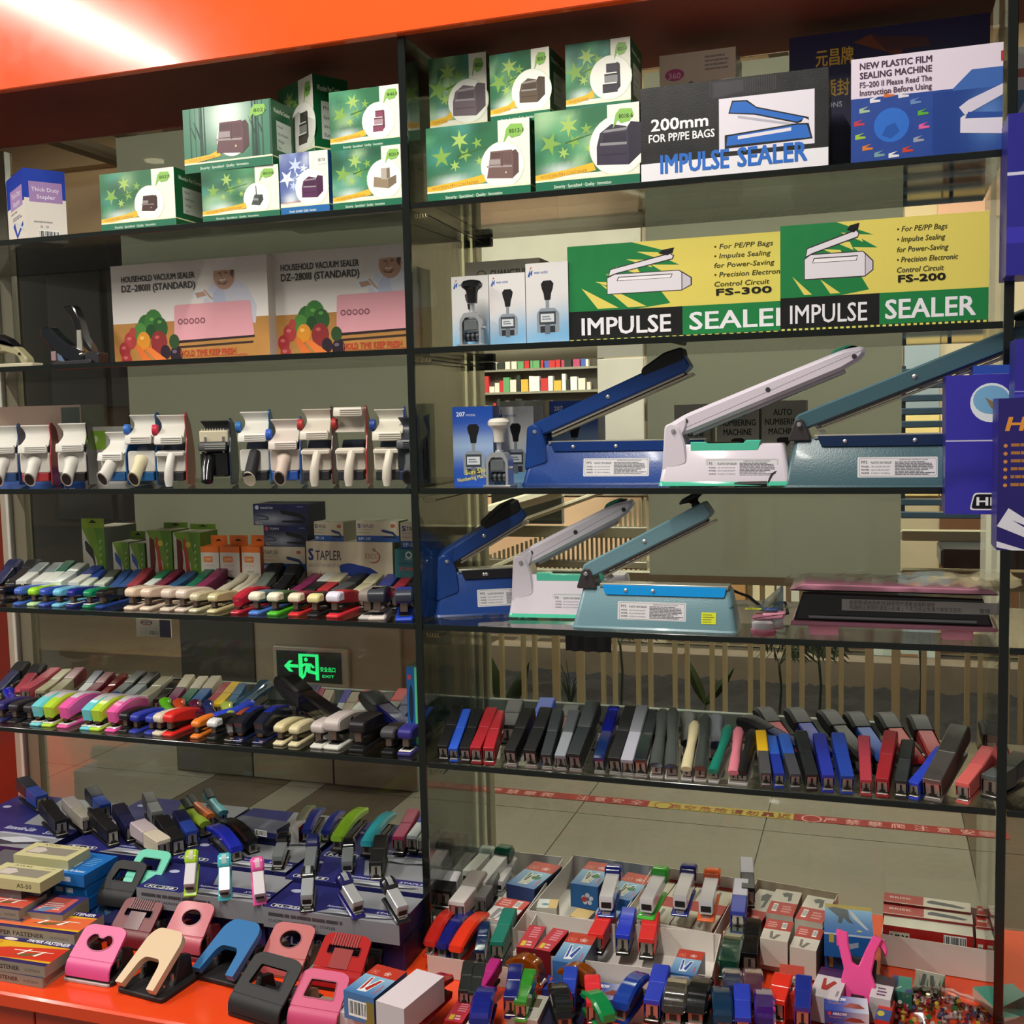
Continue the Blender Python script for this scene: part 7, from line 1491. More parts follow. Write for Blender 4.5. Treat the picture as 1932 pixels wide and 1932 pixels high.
PN = [
 ('plate', 'hot pink hole punch with heart-shaped opening, front left', 'd8508c', 165, 1856, .100, dict(hole='heart', plate='b8a8a8', d=.10, hh=.062)),
 ('fork', 'cream two-pronged hole punch on a black base', 'd4b896', 262, 1884, .100, dict(d=.115, hh=.082, yaw=-.12)),
 ('plate', 'rose pink hole punch with round opening behind the cream one', 'b84c5c', 342, 1812, .088, dict(hole='round', base='7c2430', hh=.07)),
 ('fork', 'blue two-pronged hole punch, front middle', '2c6ea8', 408, 1858, .105, dict(d=.115, hh=.068, yaw=-.12)),
 ('plate', 'dark maroon glossy hole punch with heart opening and grey base', '341820', 440, 1782, .090, dict(hole='heart', m=GLOS, base='3c3e42', hh=.068)),
 ('plate', 'black hole punch left of the maroon one', '16141a', 368, 1758, .085, dict(hole='heart', m=GLOS, hh=.06)),
 ('trans', 'dark red ribbed hole punch at the left', '6c1620', 240, 1792, .095, dict(hole='slot', hh=.055)),
 ('trans', 'blue ribbed hole punch behind the dark red one', '244c94', 296, 1752, .090, dict(hole='slot', hh=.06)),
 ('plate', 'blue hole punch with leaf opening beside the blue boxes', '285c8c', 188, 1744, .085, dict(hole='round', hh=.05)),
 ('plate', 'black hole punch with oblong window on the blue one', '18171a', 215, 1712, .085, dict(hole='win', hh=.05, z=DECK+.045, m=MATTE)),
 ('plate', 'mint green hole punch with square window', '5cc0a4', 262, 1690, .085, dict(hole='win', hh=.05, z=DECK+.06)),
 ('plate', 'salmon hole punch with round opening', 'b85c5c', 530, 1846, .092, dict(hole='round', hh=.055, base='a8988c')),
 ('plate', 'royal blue hole punch with slot, behind the salmon one', '2440b4', 575, 1798, .085, dict(hole='slot', hh=.062)),
 ('plate', 'glossy black hole punch with oval opening beside the model-number carton', '1c1b1d', 680, 1826, .090, dict(hole='round', m=GLOS, hh=.068)),
 ('trans', 'red hole punch with smoky centre', 'b02020', 632, 1872, .100, dict(hole='slot', hh=.058, m=GLOS)),
 ('open', 'open black hole punch near the front edge', '1a191b', 478, 1932, .115, dict(hole='win', hh=.062, d=.12, yaw=-.18, m=MATTE)),
 ('plate', 'pink hole punch with square window on a cream base, front edge', 'c84874', 588, 1950, .095, dict(hole='win', hh=.058, base='b8ac90')),
]
for k, l, c, x, y, w_, kw in PN: 
    kw.setdefault('yaw', .0); punch(k, l, c, x, y, w_*1.1, **kw)
abox('support_carton', 'flat dark carton under the black and mint punches', -.66, -.56, -.15, -.02, DECK, DECK+.04, '20225a', '1b1d50', '1c1e48')
# ---------------------------------------------------------------- front boxes
def stv(col='a82c20'):
    def a(p, w, h):
        p.rect(0, 0, 1, .64, '4a80b0').grad(0, 0, 1, .64, 3, 3, lambda u, v: np.array(hx('3c6ca4'))*(1-v)+np.array(hx('8cb4d0'))*v).rect(0, .64, 1, 1, 'b83828').text('▣', .1, .7, h*.12, 'd88878').text('❀', .5, .72, h*.12, 'e0c8c0')
        p.poly([(.28*w, .58*h), (.38*w, .6*h), (.46*w, .32*h), (.60*w, .56*h), (.74*w, .56*h), (.60*w, .12*h), (.32*w, .1*h)], 'e0e4e8').poly([(.31*w, .56*h), (.37*w, .57*h), (.42*w, .2*h), (.35*w, .14*h)], col).poly([(.46*w, .22*h), (.62*w, .53*h), (.71*w, .53*h), (.58*w, .16*h)], col).text('Stapler', .90, .12, w*.09, 'c8504c', wid=.5, bold=1, rot=PI/2)
    return a
def bar_art(p, w, h): p.rect(0, 0, 1, 1, '4c74a8').rect(.7, 0, 1, .8, '8a7434').bars(.15, .15, .75, .75)
dbox('stapler_box', 'blue and red stapler box with barcode end, on the white boxes', (648, 1868), (705, 1884), (728, 1806), DECK+.085, .048, '4c74a8', '24406c', '4a80b0', art=bar_art, topart=stv(), d=.098)
dbox('white_box', 'plain white box beside the barcode stapler box', (709, 1888), (762, 1904), (854, 1832), DECK+.085, .045, 'd4c8cc', 'c4b8bc', 'd8ccd2', d=.118)
dbox('white_box', 'white box under the barcode stapler box', (636, 1908), (697, 1922), (728, 1860), DECK+.037, .0365, 'd0c8cc', 'c0b8bc', 'd4ccd0', d=.10)
dbox('white_box', 'white box beside it at the bottom edge, under the long white box', (699, 1922), (762, 1938), (800, 1870), DECK+.038, .037, 'd0c8cc', 'c0b8bc', 'd4ccd0', d=.10)
# trays
def tray(label, A, B, C, ztop=-.84, h=.058, col='b4ada2', slope=0):
    a = Pz(*A, ztop); b = Pz(*B, ztop); c = Pz(*C, ztop); e = b-a; w = math.hypot(e[0], e[1]); yaw = math.atan2(e[1], e[0])
    n = np.array([-math.sin(yaw), math.cos(yaw), 0]); d = abs((c-a)@n)
    t = thing('carton_tray', label, 'tray', (a[0], a[1], ztop-h), yaw, 'white carton display trays')
    f = .0015
    G().box(0, w, 0, d, 0, .002, col).build('tray_floor', CARD, t)
    G().box(0, w, 0, f, .002, h, col).build('front_wall', CARD, t); G().box(0, w, d-f, d, .002, h+.002, col).build('back_wall', CARD, t)
    for x0 in (0, w-f): G().prism([(f, .002), (d-f, .002), (d-f, h+.0), (d*.9, h*.98), (f, h*.92)], x0, x0+f, col, 'x').build('side_wall', CARD, t)
    return t, a, w, d, yaw
WT = 'd8d0c8'
T1 = tray('white tray with grey and white staplers, nearest the divider', (800, 1727), (968, 1750), (880, 1598), col=WT)
T2 = tray('white tray with green-pictured boxes and the blue-capped stapler', (992, 1717), (1160, 1744), (1064, 1612), col=WT)
T3 = tray('white tray holding three white staplers with green, navy and orange caps', (1170, 1731), (1346, 1761), (1200, 1630), col=WT)
T4 = tray('white tray with red and white small boxes', (1364, 1757), (1532, 1790), (1398, 1655), col='d8ccb8')
T5 = tray('large white tray with long red and white boxes, at the right', (1662, 1762), (1893, 1798), (1672, 1690), h=.0585, col='d8d0c8')
TB = tray('long white front tray with red boxes and red and blue staplers', (968, 1795), (1342, 1842), (992, 1722), ztop=-.845, h=.054, col=WT)
TA = tray('white front tray with red and navy staplers beside the divider', (806, 1802), (960, 1826), (826, 1736), ztop=-.86, h=.039, col='c8bcb4')
# contents: boxes
def inbox(lab, A, B, C, ztop, h, front, side, top, topart=None, art=None, d=None, name='stapler_box', group='small stapler boxes in the trays'):
    return dbox(name, lab, A, B, C, ztop, h, front, side, top, art=art, topart=topart, group=group, d=d)
def gv(p, w, h):
    stv('2c6a3c')(p, w, h); p.fp([(.3, .1), (.4, .5), (.55, .5), (.62, .3), (.5, .1)], 'c8c4b4').poly(circ(.66*w, .4*h, w*.16, w*.14, 14), '2c6a3c').fp([(.36, .25), (.42, .45), (.47, .45), (.43, .25)], '2a2420')
inbox('blue box with green stapler picture in the first tray', (955, 1667), (1008, 1678), (995, 1614), -.835, .055, '3c4c84', '1c2448', '4c6ca4', gv, d=.13)
def wv(p, w, h): p.rect(0, 0, 1, .6, 'd8d4d0').rect(0, .6, 1, 1, 'c03024').bars(.6, .65, .8, .95).lines(.1, .66, .5, .95, 3, 'e0a8a0').poly([(.2*w, .08*h), (.42*w, .02*h), (.50*w, .2*h), (.62*w, .5*h), (.42*w, .56*h), (.34*w, .5*h), (.25*w, .55*h), (.2*w, .5*h)], '8c8a8c').fp([(.33, .1), (.42, .1), (.44, .4), (.36, .4)], 'd0ccca').rect(0, 0, 1, .02, 'c03024')
inbox('white and red box with grey stapler picture, first tray front', (908, 1732), (962, 1742), (960, 1680), -.840, .05, 'c0c0bc', '98201c', 'd8d4d0', wv, d=.10)
inbox('blue box with green stapler picture, left in the second tray', (1076, 1666), (1128, 1674), (1100, 1622), -.828, .05, '2c6cb0', '242c58', '4c7cb0', gv, d=.12, art=lambda p, w, h: p.text('✿', .4, .2, h*.5, 'e8ecf4').poly(circ(.5*w, .4*h, .006, n=10), 'd04038'))
inbox('blue box with green stapler picture, right in the second tray', (1140, 1690), (1190, 1700), (1170, 1628), -.842, .05, '2c6cb0', '242c58', '4c7cb0', gv, d=.13)
inbox('tan and white paper box lying in the front of the second tray', (1012, 1712), (1050, 1714), (1024, 1686), -.838, .035, 'c0bcb0', '88765c', 'c8a868', topart=lambda p, w, h: p.rect(0, 0, .55, 1, 'c8ccc8').poly(circ(.4*w, .4*h, .008, .005, 12), '4c7c88'), d=.04)
inbox('tan card box at the front of the second tray', (1074, 1728), (1108, 1735), (1085, 1710), -.85, .03, 'b09858', '88765c', 'c0a060', d=.04)
inbox('pale blue box under the blue-capped stapler', (1112, 1736), (1156, 1743), (1128, 1700), -.86, .03, '7ca0c0', '54749c', '8cb0cc', d=.06)
def lv(p, w, h):
    for k in range(2):
        o_ = .5*k; p.rect(0, o_, 1, .3+o_, 'd0c8b4').rect(0, .3+o_, 1, .5+o_, 'b02c24'); p.fp([(.2, .04+o_), (.4, .0+o_), (.4, .24+o_), (.25, .26+o_)], '7c7a70')
for i in range(4):
    a = 1185+i*40; inbox('flat red and cream box lying under the capped staplers, %s in the third tray' % ORD[i], (a, 1728+i*7), (a+38, 1735+i*7), (a+30, 1640+i*7), -.862, .034, 'd0c8b4', '902820', 'd0c8b4', lv, d=.23)
def rw(p, w, h): p.rect(0, 0, 1, .5, 'ccc4b8').rect(0, .5, 1, 1, 'a8302c').bars(.62, .6, .8, .9).lines(.1, .6, .5, .9, 3, 'd09890').poly([(.3*w, .08*h), (.4*w, .08*h), (.55*w, .3*h), (.7*w, .3*h), (.5*w, .04*h)], '76706a').poly([(.28*w, .4*h), (.38*w, .42*h), (.42*w, .1*h), (.32*w, .1*h)], '76706a')
def rwi(p, w, h):
    p.rect(0, .5, 1, 1, 'ccc4b8').rect(0, 0, 1, .5, 'b03a38').bars(.15, .12, .33, .42).lines(.5, .1, .9, .4, 3, 'd09890').poly([(.3*w, .85*h), (.45*w, .92*h), (.68*w, .9*h), (.72*w, .6*h), (.6*w, .56*h), (.56*w, .75*h), (.42*w, .72*h)], '5c6060')
inbox('red and white box, back left in the fourth tray', (1445, 1722), (1496, 1730), (1455, 1666), -.836, .055, 'ccc4b8', '7c2420', 'ccc4b8', rwi, d=.115)
inbox('red and white box, back right in the fourth tray', (1499, 1733), (1552, 1743), (1510, 1675), -.836, .055, 'ccc4b8', '8c857a', 'ccc4b8', rwi, d=.115)
inbox('tipped red and white box, front left in the fourth tray', (1434, 1770), (1486, 1778), (1448, 1722), -.828, .05, 'ccc4b8', '9c9488', 'ccc4b8', rw, d=.085)
inbox('red and white box, front right in the fourth tray', (1490, 1786), (1540, 1795), (1500, 1738), -.836, .055, 'ccc4b8', '9c9488', 'ccc4b8', rw, d=.09)
inbox('red-edged box left in the fourth tray under the blue stapler', (1374, 1752), (1420, 1762), (1392, 1664), -.85, .045, 'ccc4b8', '8c201c', 'b0a89c', rwi, d=.2)
def bs1(p, w, h): p.grad(0, 0, 1, 1, 2, 5, lambda u, v: np.array(hx('1c5ca8'))*(1-v)+np.array(hx('7cb0d8'))*v); p.rect(0, .86, 1, 1, 'a8943c').poly([(.05*w, .85*h), (.2*w, .9*h), (.5*w, .84*h), (.52*w, .55*h), (.62*w, .35*h), (.5*w, .4*h), (.4*w, .55*h), (.36*w, .35*h), (.28*w, .36*h), (.3*w, .55*h)], '44505c').poly([(.5*w, .84*h), (.6*w, .75*h), (.92*w, .2*h), (.85*w, .22*h), (.6*w, .55*h)], 'b8bcc4').poly(circ(.72*w, .14*h, .005, .003, 10), 'c8b840')
inbox('tall blue box with grey stapler picture between the fourth and fifth trays', (1555, 1758), (1648, 1768), (1565, 1688), -.80, .045, '1c5ca4', '143a70', '3c84c0', bs1, d=.12, art=lambda p, w, h: p.rect(0, .92, 1, 1, 'c8d8e8').rect(.1, .6, .2, .95, 'b8a840').fp([(.3, .5), (.7, .7), (.7, .5), (.4, .3)], '98a4b4'), name='stapler_carton', group=None)
inbox('second blue box below the tall one with the grey stapler picture', (1556, 1796), (1646, 1806), (1565, 1730), -.846, .054, '1a4c8c', '143a70', '2c6cb0', None, d=.12, name='stapler_carton', group=None, art=lambda p, w, h: p.fp([(.4, .5), (.8, .75), (.85, .65), (.5, .4)], '8c98a8').rect(.1, .5, .18, .95, 'b0a04c'))
def lily(p, w, h): p.rect(0, .0, .46, 1, 'a82824').rect(.46, 0, 1, 1, 'ccc4b4').rect(0, .0, 1, .06, 'c8c0b4').text('BRISK', .07, .5, h*.2, 'd8c4bc', wid=.25, bold=1.2).poly(rnd([(.5*w, .6*h), (.55*w, .75*h), (.8*w, .6*h), (.95*w, .4*h), (.9*w, .25*h), (.5*w, .4*h)], .003), '3a4048')
def lilyf(p, w, h): p.rect(0, 0, 1, 1, 'ccc4b4').rect(0, .3, .4, 1, 'b02420').rect(.4, .55, 1, 1, 'b02420').rect(.07, .48, .3, .85, 'd8d4c0').text('LILY', .09, .53, h*.26, '18141a', wid=.19, bold=1.6).bars(.68, .6, .93, .95)
for i, (x0, x1, y0, lab) in enumerate([(1666, 1836, 0, 'left'), (1842, 1886, 26, 'right')]):
    inbox('long red and white box, nearest row, %s one in the large tray' % lab, (x0, 1744+y0), (x1, 1744+y0+.14*(x1-x0)), (x0+4, 1722+y0), -.826, .072, 'ccc4b4', 'a82824', 'c8c4b4', art=lilyf, d=.05, group='long red and white boxes')
    inbox('long red and white box, middle row, %s one in the large tray' % lab, (x0, 1722+y0), (x1, 1722+y0+.13*(x1-x0)), (x0+4, 1704+y0), -.822, .076, 'a82824', 'a82824', 'c8c4b4', topart=lily, d=.042, group='long red and white boxes')
    inbox('long red and white box, back row, %s one in the large tray' % lab, (x0+1, 1700+y0), (x1-4, 1700+y0+.13*(x1-x0)), (x0+6, 1684+y0), -.818, .08, '8c2824', 'a82824', 'b8b0a4', topart=lily, d=.042, group='long red and white boxes')
# tray staplers
ZT_ = -.86
def dk(sty, lab, a, b, c1, c2=None, bs=None, L=.13, w=.028, z=ZT_, m='p', mt='p', **k): return one(sty, lab, a, b, c1, c2, bs or BK, L=L, w=w, z=z, mt=mt, **k)
gt = 'staplers in the back trays'
dk('mini', 'long white stapler with green edge in the first tray', (882, 1675), (925, 1600), 'c8c8c0', 'b8c8bc', '1c6c50', L=.13, w=.03, group=gt, z=-.85)
dk('mini', 'white stapler with dark green round cap in the first tray', (905, 1698), (958, 1592), 'c8c4c0', '0e4c3c', '8c8c88', L=.15, w=.034, group=gt, z=-.85)
dk('mini', 'slender white stapler beside the green-capped one', (940, 1688), (968, 1622), 'cccac8', 'b8b8b4', '8c8c88', L=.12, w=.024, group=gt, z=-.85)
dk('slim', 'grey and white stapler hanging its nose over the first tray front', (862, 1738), (908, 1658), 'd4ccc8', '9c928c', '8c8680', L=.13, w=.034, group=gt, z=-.85)
dk('slim', 'white-capped black stapler at the left end of the first tray', (838, 1715), (862, 1676), '16151a', 'd8d4dc', BK, L=.07, w=.032, group=gt, z=-.85)
dk('slim', 'grey stapler lying between the white ones and the boxes in the first tray', (905, 1728), (935, 1690), '6c6c68', '4a4a48', BK, L=.10, w=.028, group=gt, z=-.86)
for n, a, b, c, bs in [('blue', (1144, 1728), (1160, 1640), '1c2c8c', '1c3488'), ('green', (1220, 1732), (1250, 1632), '3ca838', '48b83c'), ('navy', (1283, 1726), (1302, 1628), '1a2474', '1c2c84'), ('orange', (1332, 1736), (1346, 1636), 'e05c28', 'e8682c')]:
    o = dk('mini', 'white stapler with %s cap and base in the trays' % n, a, b, 'd0ccd0', c, bs, L=.142, w=.032, group='white staplers with coloured caps', z=-.828, mt='g')
dk('slim', 'royal blue stapler with white cap, left in the fourth tray', (1392, 1758), (1400, 1668), '2434a0', 'c8c4d4', '2434a0', L=.13, w=.028, z=-.85)
dk('slim', 'black stapler with white cap standing behind the royal blue one', (1412, 1712), (1408, 1630), '101012', 'b8b4c0', BK, L=.13, w=.026, z=-.84)
# front area
zc = -.875
FR = [
 ('arch', 'red glossy stapler behind the navy one beside the divider', (812, 1806), (856, 1748), 'c82820', .13, .028, 'g'), ('arch', 'navy arched stapler between two red ones', (834, 1810), (886, 1740), '1c2074', .14, .026, 'g'), ('arch', 'bright red arched stapler right of the navy one', (860, 1818), (916, 1750), 'e03820', .14, .030, 'g'),
 ('slim', 'dark blue clear stapler standing behind the black pair', (906, 1822), (916, 1766), '1c3c74', .10, .020, 'c'), ('slim', 'emerald stapler at the end of the first front tray', (938, 1815), (966, 1748), '127060', .12, .026, 'p'),
 ('slim', 'magenta stapler below the emerald one', (906, 1876), (938, 1812), 'a81c70', .10, .020, 'p'), ('slim', 'black stapler, left of the black pair by the white box', (876, 1886), (886, 1822), '1c201e', .11, .020, 'p'), ('slim', 'black stapler, right of the black pair by the white box', (894, 1890), (908, 1826), '1c201e', .11, .020, 'p'),
 ('arch', 'large dull red arched stapler leaning on the white box', (788, 1932), (848, 1858), 'a81e22', .13, .032, 'g'), ('arch', 'navy rounded stapler at the bottom edge under the magenta one', (905, 1945), (922, 1878), '1a2278', .12, .036, 'g'),
 ('slim', 'navy stapler left of the clear green one', (964, 1906), (976, 1834), '161e68', .12, .024, 'g'), ('slim', 'clear green stapler beside the open tin-grey box', (982, 1912), (1002, 1838), '48b83c', .12, .022, 'c'),
 ('slim', 'red stapler, left one standing in the long front tray', (1124, 1822), (1152, 1750), 'd82a28', .12, .030, 'p'), ('slim', 'blue stapler standing between two red ones in the long front tray', (1175, 1824), (1190, 1754), '2238c0', .12, .027, 'p'), ('slim', 'red stapler, right one standing in the long front tray', (1220, 1832), (1232, 1758), 'd82a28', .12, .030, 'p'),
 ('slim', 'small blue stapler lying behind the black one, bottom middle', (1072, 1898), (1080, 1858), '1e3ca8', .09, .024, 'p'), ('arch', 'black stapler fanned over the small blue one', (1066, 1932), (1050, 1888), '101012', .11, .034, 'g'), ('slim', 'small red stapler between the black and the green ones', (1122, 1920), (1117, 1880), 'd82a34', .09, .026, 'g'),
 ('arch', 'green stapler lying across the bottom edge', (1150, 1938), (1104, 1904), '128040', .10, .030, 'g'), ('arch', 'blue arched stapler, left of two near the front trays', (1170, 1915), (1215, 1852), '1c3c94', .13, .032, 'g'), ('slim', 'bright blue stapler right of the blue arched one', (1230, 1916), (1252, 1848), '2438b0', .13, .028, 'p'),
 ('arch', 'smoky brown clear stapler with metal heart spring', (1270, 1922), (1284, 1862), '4c443c', .12, .040, 'c'), ('arch', 'black rounded stapler right of the smoky one', (1312, 1922), (1328, 1868), '141416', .12, .038, 'g'),
 ('arch', 'dark green clear stapler in front of the fourth tray', (1374, 1848), (1392, 1764), '144c3c', .13, .038, 'c'), ('slim', 'black glossy stapler beside the dark green one', (1414, 1838), (1422, 1774), '0f0f10', .12, .028, 'g'),
 ('arch', 'navy clear stapler below the dark green one', (1384, 1900), (1380, 1846), '1c2c5c', .11, .034, 'c'), ('arch', 'plum clear stapler below the black glossy one', (1424, 1900), (1418, 1850), '6c3450', .11, .034, 'c'), ('arch', 'dark teal stapler at the bottom, left of the blue one', (1366, 1940), (1358, 1868), '14304c', .11, .034, 'g'),
 ('slim', 'royal blue stapler at the bottom edge right of the dark teal one', (1402, 1950), (1400, 1884), '2238b0', .11, .026, 'p'), ('arch', 'violet clear stapler at the bottom edge', (1444, 1945), (1440, 1890), '4c1c88', .11, .034, 'c'), ('slim', 'small bright red stapler in front of the red and cream box', (1464, 1915), (1482, 1864), 'e03424', .09, .030, 'g'), ('slim', 'royal blue stapler right of the small bright red one', (1514, 1930), (1517, 1876), '20308c', .11, .026, 'g'),
]
for sty, lab, a, b, c, L_, w_, m_ in FR:
    tr_ = 'in the long front tray' in lab; a = (a[0], a[1]-22 if tr_ else a[1]+(14 if a[0] > 840 and a[1] > 1850 else 0)); L_ = L_*(1 if a[1] < 1855 and not tr_ else .80)
    dk(sty, lab, a, b, c, c, c if m_ != 'p' else BK, L=L_, w=w_, z=zc, mt=m_, group='staplers at the front of the right deck', emax=1.0, emin=.0)
one('slim', 'long black stapler standing upright by the divider, front of the deck', (760, 1802), (818, 1726), '1c1a1a', '141214', BK, L=.16, w=.04, z=-.89, mt='g')
one('slim', 'clear rose stapler seen behind the divider foot', (796, 1678), (872, 1572), 'b03058', '7c2444', 'a82c50', L=.17, w=.034, z=-.85, mt='g')
# deck filler boxes that the front staplers lie on
def redb(p, w, h): p.rect(0, 0, 1, 1, 'b83040').lines(.35, .45, .9, .95, 5, 'd8909c').rect(.15, .08, .4, .3, 'd0b838').lines(.45, .08, .8, .32, 2, 'e0c0c4')
inbox('crimson box with yellow mark, left of two in the long front tray', (974, 1786), (1006, 1790), (1004, 1738), -.835, .05, '701820', '6c1820', 'b83040', redb, d=.09)
inbox('crimson box with yellow mark, right of two in the long front tray', (1008, 1790), (1038, 1796), (1040, 1742), -.835, .05, '701820', '6c1820', 'b83040', redb, d=.09)
inbox('blue and red box with blue stapler picture beside the crimson pair', (1042, 1812), (1096, 1820), (1072, 1745), -.84, .05, '3c6ca8', '1c2c54', '5c90c0', stv('2448a0'), d=.115)
inbox('blue and red box with blue stapler picture at the right end of the long tray', (1262, 1834), (1312, 1842), (1280, 1778), -.84, .045, '3c6ca8', '1c2c54', '5c90c0', stv('2448a0'), d=.09)
inbox('red and cream box with grey stapler picture before the fourth tray', (1466, 1872), (1514, 1878), (1484, 1798), -.84, .045, 'b83028', '8c7c6c', 'c8c0ac', lambda p, w, h: p.rect(0, .6, 1, 1, 'b84034').rect(0, 0, 1, .3, 'c03428').text('LILY', .3, .12, h*.12, 'e0e0d8', wid=.4, bold=1.2).poly([(.3*w, .55*h), (.4*w, .58*h), (.5*w, .42*h), (.66*w, .56*h), (.72*w, .5*h), (.55*w, .34*h), (.4*w, .36*h)], '68685e'), d=.10)
inbox('white and purple box with red stapler picture left of the pink remover', (1526, 1876), (1582, 1888), (1545, 1800), -.85, .045, 'c8c0c4', 'b0a8ac', 'd0c8cc', lambda p, w, h: p.rect(0, .72, 1, 1, '441c4c').poly([(.25*w, .62*h), (.35*w, .64*h), (.42*w, .4*h), (.62*w, .6*h), (.75*w, .54*h), (.5*w, .24*h), (.3*w, .26*h)], 'a83830').text('STAPLER', .92, .1, w*.08, '4c1c50', wid=.4, bold=1.4, rot=PI/2), d=.105)
inbox('white and purple box right of the pink remover', (1640, 1880), (1680, 1888), (1655, 1820), -.85, .045, 'c8c0c4', '481c4c', 'd0c8cc', lambda p, w, h: p.rect(0, .6, 1, 1, '3c1838').lines(.3, .1, .8, .5, 3, '5c2460'), d=.08)
def arr(p, w, h): p.grad(0, 0, 1, 1, 5, 2, lambda u, v: np.array(hx('2444a0'))*(1-max(0, u*1.4-.5))+np.array(hx('d8dce4'))*max(0, u*1.4-.5)).rect(.08, .65, .14, .9, 'd84830').text('ARROW', .18, .68, h*.2, 'e8e8f0', wid=.32, bold=1.8).text('Stapler', .1, .45, h*.14, 'c08850', wid=.3).poly([(.4*w, .3*h), (.6*w, .6*h), (.8*w, .55*h), (.92*w, .3*h), (.7*w, .25*h)], '8c3c30')
inbox('blue box with five-letter capital name and brown stapler, lower right front', (1556, 1905), (1640, 1914), (1564, 1892), -.852, .022, '2444a0', '1c3480', '5c78b8', topart=arr, art=arr, d=.05, name='stapler_box', group='blue and white boxes with brown stapler pictures')
inbox('blue box with the same name under it at the bottom edge', (1556, 1925), (1640, 1935), (1564, 1905), -.876, .023, '2444a0', '1c3480', '5c78b8', art=arr, d=.055, group='blue and white boxes with brown stapler pictures')
inbox('blue box lying flat under the left amber stapler', (1022, 1866), (1098, 1875), (1035, 1836), -.878, .02, '2a3c90', '1c2c70', '3c60b0', topart=arr, d=.05, group='blue and white boxes with brown stapler pictures')
inbox('blue and white flat box right of the right amber stapler', (1102, 1880), (1180, 1890), (1112, 1846), -.878, .02, '2a3c90', '1c2c70', '7ca0c8', topart=arr, d=.055, group='blue and white boxes with brown stapler pictures')
inbox('tin-grey box with stapler pictures beside the clear green stapler', (955, 1918), (1014, 1926), (988, 1872), -.872, .026, 'a8a49c', '8c8880', 'bcb8ac', lambda p, w, h: p.rect(.1, .1, .9, .9, 'c4c0b4').rect(.4, .5, .85, .85, '68604c').fp([(.3, .2), (.7, .35), (.7, .42), (.28, .27)], '2c3454'), d=.08)
inbox('red box with yellow mark under the dull red stapler', (838, 1925), (872, 1930), (872, 1890), -.868, .03, 'a01c1c', '8c1818', 'c03028', redb, d=.07)
inbox('white and red card box at the bottom beside the red one', (872, 1942), (900, 1947), (896, 1904), -.87, .028, 'c8c0bc', 'a8a09c', 'd0c8c4', lambda p, w, h: p.rect(.2, .5, .8, .9, 'c03028'), d=.07)
inbox('small red and blue box right of the stacked blue boxes', (1650, 1922), (1678, 1928), (1662, 1880), -.862, .036, 'b83028', '8c2420', 'b83028', lambda p, w, h: p.rect(0, 0, 1, .5, '2c4888').poly(circ(.3*w, .3*h, .006, .009, 10), 'c0b040'), d=.07)
inbox('dark box under the black fanned stapler at the bottom', (1020, 1932), (1098, 1940), (1040, 1890), -.886, .013, '1c1c34', '14142c', '20203c', lambda p, w, h: p.rect(.5, .2, .9, .8, '2c2c4c').text('STAPLER', .55, .5, h*.12, 'a8a8b8', wid=.3), d=.08)
inbox('purple and white box under the smoky and black staplers', (1246, 1945), (1340, 1955), (1260, 1915), -.885, .014, '5c1c4c', '481640', 'ccc4cc', lambda p, w, h: p.rect(.5, 0, 1, .5, '6c2058'), d=.07)
# amber staplers resembling flattened arches, lying against the front tray wall
def amber(lab, px, py, z, yaw):
    N = Pz(px, py, z); t = thing('amber_stapler', lab, 'stapler', tuple(N), yaw, 'amber clear staplers')
    pf = [(-.034+.068*u, .020+.030*math.sin(PI*(.12+.62*u))) for u in np.linspace(0, 1, 10)]+[(.040, .022), (.036, .010), (.020, .014), (-.02, .024), (-.034, .024)]
    G().prism(pf, -.012, .012, 'a8540c', 'y', .003).build('arm', CLEARP, t)
    G().prism(rnd([(-.030, 0), (.034, 0), (.044, .008), (.034, .012), (-.030, .010)], .003), -.013, .013, 'b86414', 'y', .002).build('base', CLEARP, t)
    G().box(-.026, .02, -.006, .006, .012, .022, '4a4844').build('magazine', METAL, t); G().lathe([(.006, -.012), (.006, .012)], '7c3c0c', 14, M=Matrix.Translation((.028, 0, .02)) @ Matrix.Rotation(PI/2, 4, 'X')).build('pivot', CLEARP, t)
amber('amber clear stapler on edge below the crimson boxes', 990, 1850, -.878, -.3); amber('amber clear stapler on edge below the blue stapler', 1088, 1868, -.876, -.3)
# pink staple remover standing like a shirt
N = Pz(1612, 1890, -.875)
t = thing('pink_hole_tool', 'neon pink forked plastic tool standing upright among the boxes', 'tool', tuple(N), -.1)
M = Matrix.Rotation(-.35, 4, 'X')
G().prism(rnd([(-.022, 0), (.030, 0), (.034, .03), (.026, .05), (.032, .085), (.042, .108), (.026, .112), (.014, .085), (.004, .058), (-.006, .062), (-.014, .090), (-.016, .110), (-.034, .112), (-.036, .105), (-.026, .07), (-.020, .05), (-.024, .03)], .003), 0, .012, 'f05098', 'y', .002, M=M).build('front_lever', GLOS, t)
G().prism(rnd([(.026, .112), (.044, .105), (.050, .09), (.048, .078), (.040, .09), (.030, .098)], .003), .006, .026, 'f05098', 'y', .002, M=M).build('side_hook', GLOS, t)
G().prism(rnd([(-.036, .112), (-.028, .112), (-.028, .085), (-.034, .085)], .002), .004, .024, 'e8488e', 'y', .001, M=M).build('side_hook', GLOS, t)
G().prism(rnd([(-.02, 0), (.03, 0), (.032, .07), (-.018, .07)], .004), .016, .032, '1c1a1c', 'y', .002, M=M).build('black_back', MATTE, t)
G().box(-.006, .016, -.001, .0, .002, .012, '401020', M=M).build('slot', MATTE, t)
